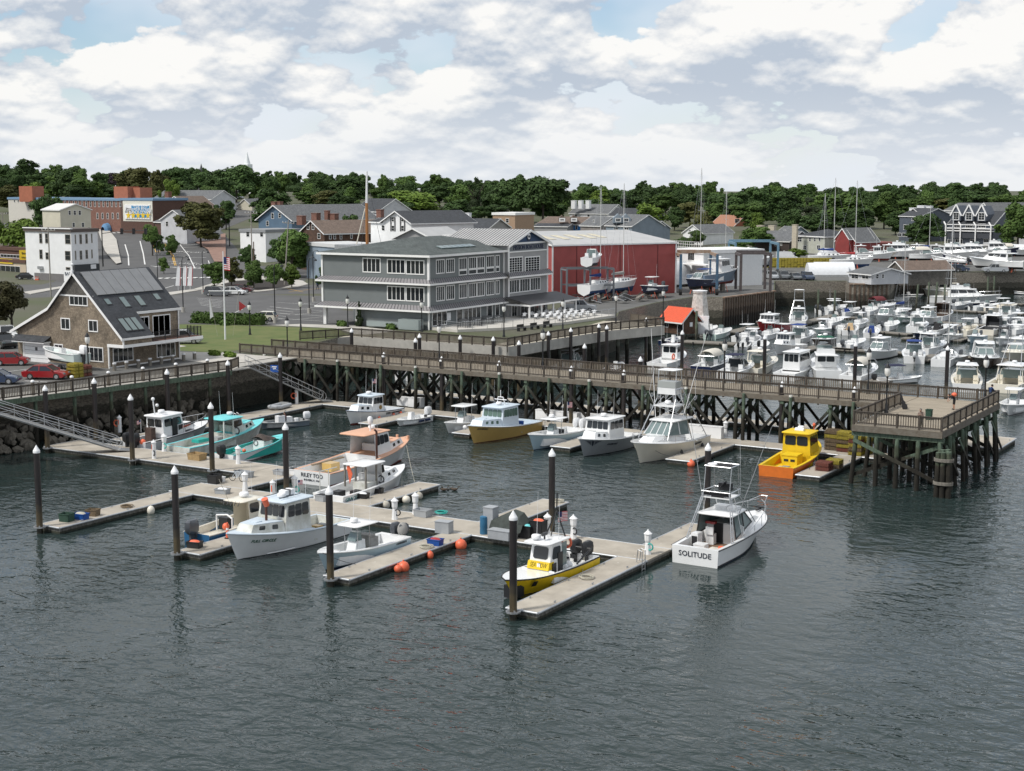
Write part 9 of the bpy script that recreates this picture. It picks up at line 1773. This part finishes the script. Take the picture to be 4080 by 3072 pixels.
for i,(c,u,v,mt,r,lab) in enumerate(((Q3,640,745,ORANGE,.42,'largest orange buoy in the inner dock corner'),(Q3,20,985,ORANGE,.40,'round orange buoy with its small neighbour at the near dock'),(Q2,2130,1545,ORANGE,.27,'small pale orange buoy beside the big one'),(Q3,308,855,ORANGE,.24,'small oval orange buoy between the two big ones'),(Q3,50,255,CREAM,.34,'cream round buoy on the finger by the ducks'),(Q3,188,215,mat('dirty_buoy',(.5,.47,.4),.8,var=.3,vs=5),.32,'dirty white buoy nearest the dock end by the ducks'),(Q2,1998,855,MATS['dirty_buoy'],.33,'white round buoy left of the cream one'),(Q4,958,410,ORANGE,.36,'orange buoy at the tower sport boat dock tip'),(Q1,1630,1050,CREAM,.3,'white oval fender on the empty left dock'),(Q1,1435,525,CREAM,.3,'cream fender at the gangway foot pile'))):
 s,t=px(*c(u,v),.15);o=tag(MB().sph((0,0,.12),r,r,r*(1.0 if i not in (3,8,9) else 1.25),12,8).cyl((0,0,r),(0,0,r+.22),.05,n=6).obj('buoy',mt,smooth=50),lab,'buoy');o.location=(s,t,.1)
for i,(c,u,v) in enumerate(((Q4,1040,365),(Q4,1160,325))):s,t=px(*c(u,v),.2);o=tag(MB().cyl((0,-.4,.1),(0,.4,.1),.2,n=10).obj('fender',BLACK,smooth=50),['near','far'][i]+' black cylinder fender on the tower boat dock','fender');o.location=(s+.1,t,.15);MB().cyl((0,-.42,.1),(0,-.405,.1),.12,n=10).obj('end_cap',WHITE,o)
trap_me={}
def trap(mt):
 if mt.name not in trap_me:
  m=MB();X,Y,Z=.6,.3,.36
  for x in [-X+2*X*i/6 for i in range(7)]:m.tube([(x,-Y,0),(x,Y,0),(x,Y,Z),(x,-Y,Z),(x,-Y,0)],.012,4)
  for k in range(5):
   y=-Y+2*Y*k/4;z=Z*k/4;m.cyl((-X,y,0),(X,y,0),.012,n=4).cyl((-X,y,Z),(X,y,Z),.012,n=4).cyl((-X,-Y,z),(X,-Y,z),.012,n=4).cyl((-X,Y,z),(X,Y,z),.012,n=4)
  m.box(-X*.95,-Y*.9,.03,X*.95,Y*.9,Z*.85);trap_me[mt.name]=m.mesh('lobster_trap',mt)
 return trap_me[mt.name]
k=0
for c,u,v,n,mts,z,w_ in ((R6,640,700,5,(WIREB,WIREB,WIREB,WIREY,WIREB),DZ,'brown column by the platform'),(R6,740,715,5,(WIRER,WIREY,WIREB,WIREY,WIREY),DZ,'yellow column by the platform'),(R6,835,745,5,(WIREY,WIREB,WIREY,WIRER,WIREY),DZ,'column half under the platform'),(R6,570,870,2,(WIRER,WIRER),DZ,'red pair on the yellow boat dock'),(R6,655,850,2,(WIREB,WIREY),DZ,'pair right of the red traps'),(K2,715,1240,4,(WIREY,WIREY,WIREY,WIREY),GZ,'yellow stack on the boardwalk'),(K2,800,1225,3,(WIRER,WIREB,WIRER),GZ,'dark stack behind the yellow one'),(R6,900,735,4,(WIREY,WIREY,WIREB,WIREY),DZ,'stack under the platform')):
 s,t=px(*c(u,v),z)
 for j in range(n):
  for q in (0,1):
   o=inst('lobster_trap',trap(mts[j]),None,(s,t+q*.64,z+.01+j*.375),(0,0,R.uniform(-.06,.06)));tag(o,'%s %s wire trap of the %s%s'%(['lowest','second lowest','third','fourth','topmost'][j],{'y':'yellow','b':'brown','r':'red'}[mts[j].name[0]],w_,', rear half' if q else ', front half'),'lobster trap','stacked lobster traps')
tw=thing('trap_wall','long wall of stacked yellow traps in the boat yard','trap stack',(*px(*R2(1370,1120),GZ),GZ),HEAD);wt=MB()
for i in range(26):
 for j in range(5):wt.cbox(-9.6+i*.75,R.uniform(-.1,.1),.3+j*.5,.68,1.2,.46)
tag(wt.obj('traps',WIREY,tw),None,None,kind='stuff')
s,t=px(*Q2(395,590),DZ);o=thing('bicycle','pale blue bicycle leaning on the grey crates','bicycle',(s,t,DZ),.1)
for x in (-.5,.5):
 w_=MB().torus((x,0,.33),.31,.025,'Y',18).obj('wheel',RUBBER,o);MB().cyl((x,-.03,.33),(x,.03,.33),.03).tube([(x-.3,0,.33),(x+.3,0,.33)],.005).tube([(x,0,.03),(x,0,.63)],.005).obj('hub',STEEL,w_)
MB().tube([(-.5,0,.33),(-.15,0,.8),(.35,0,.8),(-.02,0,.3),(-.5,0,.33)],.02).tube([(-.02,0,.3),(-.18,0,.9)],.02).tube([(.5,0,.33),(.33,0,.95)],.02).obj('frame',LBLUE,o);MB().cbox(-.2,0,.93,.25,.12,.05).obj('saddle',BLACK,o);MB().tube([(.3,-.28,.98),(.33,0,.97),(.3,.28,.98)],.018).obj('handlebar',BLACK,o)
s,t=px(*Q2(290,1205),DZ);o=thing('traffic_cone','tall orange delineator cone beside FULL CIRCLE','cone',(s,t,DZ));MB().cyl((0,0,0),(0,0,.06),.22,n=8).obj('base',RUBBER,o);MB().lathe([(.13,.06),(.06,1.1),(.04,1.15)],n=10).obj('post',ORANGE,o);MB().lathe([(.105,.6),(.09,.75)],n=10).obj('band',WHITE,o)
for i in range(3):s,t=px(*K1(350+12*i,1268),GZ);o=thing('traffic_cone',['left','middle','right'][i]+' orange cone by the corner block wall','cone',(s,t,GZ));MB().lathe([(.2,0),(.2,.05),(.13,.06),(.03,.8)],n=8).obj('post',ORANGE,o);MB().lathe([(.095,.35),(.075,.5)],n=8).obj('band',WHITE,o)
s,t=px(*Q4(435,1470),DZ);o=thing('dock_ladder','aluminium ladder on the dock edge before SOLITUDE','ladder',(-42.0,t,0));[MB().tube([(0,y,-.5),(0,y,1.3),(-.3,y,1.4),(-.4,y,.55)],.03).obj('side_rail',ALU,o) for y in (-.22,.22)];[MB().cyl((0,-.22,z),(0,.22,z),.025).obj('rung',ALU,o) for z in (-.2,.1,.4,.7)]
s,t=px(*D1(1340,440),DZ);o=thing('dock_ladder','aluminium ladder on the long back dock','ladder',(-104.2,t,0));[MB().tube([(0,y,-.5),(0,y,1.3),(-.3,y,1.4),(-.4,y,.55)],.03).obj('side_rail',ALU,o) for y in (-.22,.22)];[MB().cyl((0,-.22,z),(0,.22,z),.025).obj('rung',ALU,o) for z in (-.2,.1,.4,.7)]
def rope(p,q,sag,lab,mt=None,r=.018):
 p,q=V(*p),V(*q);m=MB();m.tube([p.lerp(q,i/8)-V(0,0,sag*math.sin(PI*i/8)) for i in range(9)],r,5);tag(m.obj('mooring_line',mt or ROPE),lab,'rope')
rope((-78.2,108.7,2.1),(-70.0,98.6,.55),.25,'pale bow line from RILEY TOO to the finger dock');rope((-71.7,99.2,1.6),(-69.8,96.5,.55),.2,'pale bow line of the white lobster boat');rope((-59.3,73.2,1.4),(-57.7,74.6,.55),.1,'bow line of the pale blue open boat',DARK);rope((-45.5,83.2,1.0),(-43.9,80,.55),.1,'green spring line of the tow boat');rope((-46.3,128.6,1.7),(-43.6,122.3,.6),.3,'yellow bow line of the yellow boat',YELLOW);rope((-59,119,1.9),(-56.6,120.2,.55),.3,'dark bow line of the tower sport boat',DARK);rope((-58.2,124.5,1.5),(-56.6,122.3,.55),.15,'dark spring line of the tower sport boat',DARK)
for i,(u,v) in enumerate(((2000,1095),(270,765),(1370,1005),(1690,270),(430,395))):s,t=px(*(Q3 if i!=2 else Q1)(u,v),DZ);m=MB();[m.torus((.05*math.sin(k*2),.05*math.cos(k*3),.03+.02*k),.22+.05*(k%3),.022,'Z',14,5) for k in range(4)];o=tag(m.obj('rope_coil',[ROPE,ROPE,WIREB,ROPE,TEAL][i]),['greenish rope coil on the tow boat dock','pale rope heap near the blue crate','brown net heap on the empty left dock','pale rope heap at the short dock tip','green net coil by the pedestal'][i],'rope');o.location=(s,t,DZ+.01);o.scale=(1.5,1.5,1.5)
for i,(u,v) in enumerate(((460,150),(575,148),(438,118),(502,142),(535,128))):
 s,t=px(*Q3(u,v),0);o=thing('duck',['nearest brown duck','brown duck farthest right','leftmost duckling','middle duckling','right duckling'][i]+' swimming off the dock end','duck',(s,t,0),R.uniform(0,6),'ducks off the dock end');k=1.2 if i<2 else .6;MB().loft([[V(x*k,w*math.cos(a)*k,(.06+h+w*.8*math.sin(a))*k) for a in [2*PI*j/8 for j in range(8)]] for x,w,h in ((-.3,.02,.1),(-.18,.1,.04),(0,.13,.03),(.15,.09,.04),(.22,.05,.13),(.25,.06,.22),(.31,.055,.24),(.4,.015,.21))]).obj('body',mat('duck_brown',(.07,.05,.035),.8,var=.4,vs=20),o,60)
tb=thing('patio_table','x','table',(0,0,-50));MB().cyl((0,0,.7),(0,0,.74),.45,n=12).obj('table_top',WHITE,tb);MB().cyl((0,0,0),(0,0,.7),.05).cyl((0,0,0),(0,0,.03),.28).obj('leg',DARK,tb)
ch=thing('patio_chair','x','chair',(0,0,-50));MB().box(-.22,-.22,.42,.22,.22,.46).obj('seat',WHITE,ch);MB().loft([[V(.22*math.cos(a),-.2-.05*q,.46+.4*q*math.sin(a)) for a in [PI*i/6 for i in range(7)]] for q in (.6,1)],closed=False,cap0=False,cap1=False).box(-.2,-.25,.46,.2,-.22,.75).obj('backrest',WHITE,ch)
for x in (-.19,.19):
 for y in (-.19,.19):MB().cyl((x,y,0),(x,y,.42),.02,n=5).obj('leg',ALU,ch)
RW=['nearest row','second row','third row','back row']
for i in range(4):
 for j in range(6):
  s,t=-105.5-i*2.2,185+j*2.1+i*.4;dup(tb,(s,t,GZ+.4),0,'white round patio table, %s, %s from the near end'%(RW[i],['first','second','third','fourth','fifth','sixth'][j]),'patio tables')
  for k,a in enumerate((.4,PI+.4)):dup(ch,(s+.75*math.sin(a),t-.75*math.cos(a),GZ+.4),a+PI,'white patio chair, %s, %s table, %s side'%(RW[i],['first','second','third','fourth','fifth','sixth'][j],['near','far'][k]),'patio chairs')
for q in (tb,ch):
 for c_ in list(q.children):bpy.data.objects.remove(c_)
 bpy.data.objects.remove(q)
for i in range(7):o=thing('dark_table','dark bar table %s by the boathouse doors'%['nearest','second','third','fourth','fifth','sixth','farthest'][i],'table',(-111.8-.9*(i%2),169.5+i*1.5,GZ+.4));MB().box(-.6,-.55,.95,.6,.55,1.0).obj('table_top',DARK,o);[MB().cyl((x,y,0),(x,y,.95),.025,n=5).obj('leg',DARK,o) for x in (-.55,.55) for y in (-.5,.5)];[MB().cyl((x,y,0),(x,y,.7),.03,n=5).cyl((x,y,.7),(x,y,.74),.19,n=8).obj('stool',DARK,o) for x in (-.8,.8) for y in (-.3,.3)]
for i,(u,v) in enumerate(((1945,970),(2062,955),(2175,940))):
 s,t=px(*K6(u,v),GZ);o=thing('bench',['left','middle','right'][i]+' green metal bench on the boathouse boardwalk','bench',(s,t,GZ),1.5)
 MB().box(-.8,-.2,.42,.8,.25,.46).obj('seat',BLACKP,o);MB().box(-.8,.25,.5,.8,.3,.9).obj('backrest',BLACKP,o);[MB().box(x-.03,-.2,0,x+.03,.28,.42).obj('leg',BLACKP,o) for x in (-.75,.75)]
o=thing('glass_box','grey metal and glass ducts beside the boathouse wall','equipment',(-121.5,165.9,GZ));MB().box(-4,-.4,.3,1.5,.5,1.0).obj('duct',mat('duct_grey',(.33,.38,.38),.4,.4),o);MB().box(1.6,-.6,.1,5.0,.6,1.5).obj('unit',MATS['duct_grey'],o)
rk_me=[]
for i in range(5):
 bm=bmesh.new();bmesh.ops.create_icosphere(bm,subdivisions=1,radius=1);rr=random.Random(i)
 for v in bm.verts:v.co*=rr.uniform(.75,1.15)
 me=bpy.data.meshes.new('rock');bm.to_mesh(me);bm.free();me.materials.append(mat('rock_grey',(.16,.145,.12),.95,var=.35,vs=2));rk_me.append(me)
rocks=thing('riprap',None,None,(-112,95,0));rocks['kind']='structure';rr=random.Random(4)
for i in range(280):t=rr.uniform(80,119);q=rr.random();s=lerp_tab([(b,a) for a,b in LB],t)-3.0+3.2*q;k=rr.uniform(.22,.62);inst('rock',rk_me[i%5],rocks,(s+112,t-95,2.2-2.3*q+rr.uniform(-.1,.2)),(rr.random()*6,rr.random()*6,rr.random()*6),(k*1.3,k,k*.7))
def person(name_lab,loc,rz,J,mats,hair=True,cap=None):
 o=thing('person',name_lab,'person',loc,rz)
 vs_=['pel','che','nec','hed','shL','elL','wrL','shR','elR','wrR','hiL','knL','anL','toL','hiR','knR','anR','toR'];ed=[(0,1),(1,2),(2,3),(1,4),(4,5),(5,6),(1,7),(7,8),(8,9),(0,10),(10,11),(11,12),(12,13),(0,14),(14,15),(15,16),(16,17)]
 rad=[.15,.16,.065,.10,.075,.05,.036,.075,.05,.036,.105,.07,.05,.045,.105,.07,.05,.045]
 me=bpy.data.meshes.new('body');me.from_pydata([J[k] for k in vs_],ed,[]);b=bpy.data.objects.new('body',me);COL.objects.link(b)
 md=b.modifiers.new('Skin','SKIN');sv=me.skin_vertices[0].data
 for i,r in enumerate(rad):sv[i].radius=(r,r*.85 if i<2 else r)
 sv[0].use_root=True;b.modifiers.new('Sub','SUBSURF').levels=1
 m2=bpy.data.meshes.new_from_object(b.evaluated_get(bpy.context.evaluated_depsgraph_get()));bpy.data.objects.remove(b);m2.name='body';m2.materials.clear()
 for m_ in mats:m2.materials.append(m_)
 P={k:V(*J[k]) for k in vs_}
 seg=[('pel','che',1),('che','nec',1),('nec','hed',0),('che','shL',1),('shL','elL',1),('elL','wrL',4),('che','shR',1),('shR','elR',1),('elR','wrR',4),('pel','hiL',2),('hiL','knL',2),('knL','anL',5),('anL','toL',3),('pel','hiR',2),('hiR','knR',2),('knR','anR',5),('anR','toR',3)]
 for p in m2.polygons:
  c=p.center;best=min(seg,key= lambda s:(c-(P[s[0]]+(P[s[1]]-P[s[0]])*max(0,min(1,(c-P[s[0]]).dot(P[s[1]]-P[s[0]])/max(1e-6,(P[s[1]]-P[s[0]]).length_squared))))).length);p.material_index=best[2];p.use_smooth=True
 q=bpy.data.objects.new('body',m2);COL.objects.link(q);q.parent=o;h=P['hed']
 MB().sph((h.x,h.y-.005,h.z+.03),.105,.115,.115,10,6).obj('hair',cap or mat('hair_dark',(.03,.02,.015),.9),o,60);MB().sph((h.x,h.y+.035,h.z-.005),.088,.085,.11,10,6).sph((h.x,h.y+.125,h.z-.01),.018,.02,.022,6,4).obj('face',mats[0],o,60)
 for sd in ('L','R'):
  w,e=P['wr'+sd],P['el'+sd];d=(w-e).normalized();a=d.orthogonal().normalized();m=MB().bar(w,w+d*.09,.08,.035,up=tuple(a))
  for k in range(4):b0=w+d*.085+d.cross(a)*(.028*(k-1.5)*.7);m.cyl(b0,b0+d*(.04+.008*(k%3))+a*.01,.01,.008,n=5).cyl(b0+d*.045+a*.01,b0+d*.07+a*.035,.009,.007,n=5)
  m.cyl(w+d*.03+d.cross(a)*.035,w+d*.075+d.cross(a)*.06+a*.02,.012,.009,n=5);m.obj('hand',mats[0],o)
 return o
SKIN=mat('skin',(.45,.27,.19),.6);JEAN=mat('dark_trousers',(.03,.035,.045),.9);SHOE=mat('dark_shoe',(.03,.028,.025),.7);PLAID=mat('plaid_shirt',(.16,.08,.06),.9,var=.5,vs=14,col2=(.34,.30,.26));BLK=mat('black_cloth',(.014,.014,.016),.9);BLUJ=mat('blue_jacket',(.012,.035,.11),.8);MARJ=mat('maroon_jacket',(.07,.012,.018),.9)
def stand(k=1.0,**kw):
 J=dict(pel=(0,0,.95),che=(0,.01,1.28),nec=(0,.02,1.49),hed=(0,.03,1.66),shL=(-.19,0,1.42),elL=(-.25,.02,1.13),wrL=(-.24,.1,.88),shR=(.19,0,1.42),elR=(.25,.02,1.13),wrR=(.24,.1,.88),hiL=(-.09,0,.9),knL=(-.1,.03,.5),anL=(-.11,0,.09),toL=(-.12,.17,.05),hiR=(.09,0,.9),knR=(.1,.03,.5),anR=(.11,0,.09),toR=(.12,.17,.05));J.update(kw);return {a:tuple(x*k for x in b) for a,b in J.items()}
s,t=px(*R6(1365,535),PZ);person('bearded man in plaid shirt leaning over the platform rail',(s,119.75,PZ),PI-.1,stand(che=(0,.06,1.27),nec=(0,.12,1.47),hed=(0,.2,1.61),wrL=(-.08,.34,1.22),wrR=(.08,.34,1.22),elL=(-.27,.14,1.16),elR=(.27,.14,1.16)),[SKIN,PLAID,JEAN,SHOE,PLAID,JEAN],cap=mat('cap_grey',(.09,.09,.085),.9))
s,t=px(*R6(1640,375),PZ);o=person('stooping person in black shorts with orange pack on the platform',(s,t,PZ),2.2,stand(pel=(0,-.1,.92),che=(0,.16,1.18),nec=(0,.34,1.3),hed=(0,.48,1.33),shL=(-.19,.26,1.27),shR=(.19,.26,1.27),elL=(-.24,.42,1.05),elR=(.24,.42,1.05),wrL=(-.14,.55,.85),wrR=(.14,.55,.85)),[SKIN,BLK,BLK,SHOE,SKIN,SKIN]);MB().sph((0,.02,1.38),.26,.24,.2,10,6).obj('backpack',ORANGE,o,60)
person('person in blue jacket leaning on the far platform corner',(-33.0,137.7,PZ),-.3,stand(che=(0,.1,1.26),nec=(0,.2,1.45),hed=(0,.28,1.58),wrL=(-.12,.36,1.18),wrR=(.12,.36,1.18),elL=(-.27,.2,1.16),elR=(.27,.2,1.16)),[SKIN,BLUJ,JEAN,SHOE,BLUJ,JEAN])
sk=SKIFF_MAN.o;p_=sk.location+Matrix.Rotation(sk.rotation_euler.z,3,'Z')@V(-.5,-.1,0);person('man in maroon jacket seated in the grey skiff',(p_.x,p_.y,-.1),sk.rotation_euler.z-PI/2,stand(pel=(0,0,.8),che=(0,.03,1.14),hiL=(-.09,.05,.78),hiR=(.09,.05,.78),knL=(-.12,.42,.78),knR=(.12,.42,.78),anL=(-.12,.42,.38),anR=(.12,.42,.38),toL=(-.12,.58,.34),toR=(.12,.58,.34),nec=(0,.05,1.36),hed=(0,.07,1.53),shL=(-.19,.03,1.28),shR=(.19,.03,1.28),elL=(-.25,.18,1.06),elR=(.25,.18,1.06),wrL=(-.1,.42,1.1),wrR=(.1,.42,1.1)),[SKIN,MARJ,JEAN,SHOE,MARJ,JEAN])
s,t=px(*K4(1145,1365),GZ);person('walker in dark clothes crossing near the boathouse corner',(s,t,GZ),1.2,stand(anL=(-.1,.25,.1),toL=(-.1,.42,.08),anR=(.1,-.22,.12),toR=(.1,-.06,.05),knL=(-.1,.16,.5),knR=(.1,-.02,.5)),[SKIN,BLUJ,JEAN,SHOE,BLUJ,JEAN])
s,t=px(*R5(568,225),.4);person('person in white shirt standing in a boat under the quay shed',(s,t,.3),3.0,stand(),[SKIN,WHITE,JEAN,SHOE,SKIN,JEAN])
s,t=px(*R6(1245,370),PZ);o=tag(MB().loft([[V(w*math.cos(a),.12*math.sin(a),z) for a in [2*PI*i/8 for i in range(8)]] for z,w in ((0,.12),(.05,.24),(.35,.26),(.5,.17),(.65,.2),(.8,.1),(1.35,.09),(1.5,.05))]).obj('instrument_case',CANVK,smooth=50),'black soft instrument case leaning on the platform rail','case');o.location=(s,t,PZ);o.rotation_euler=(0,-.35,0)
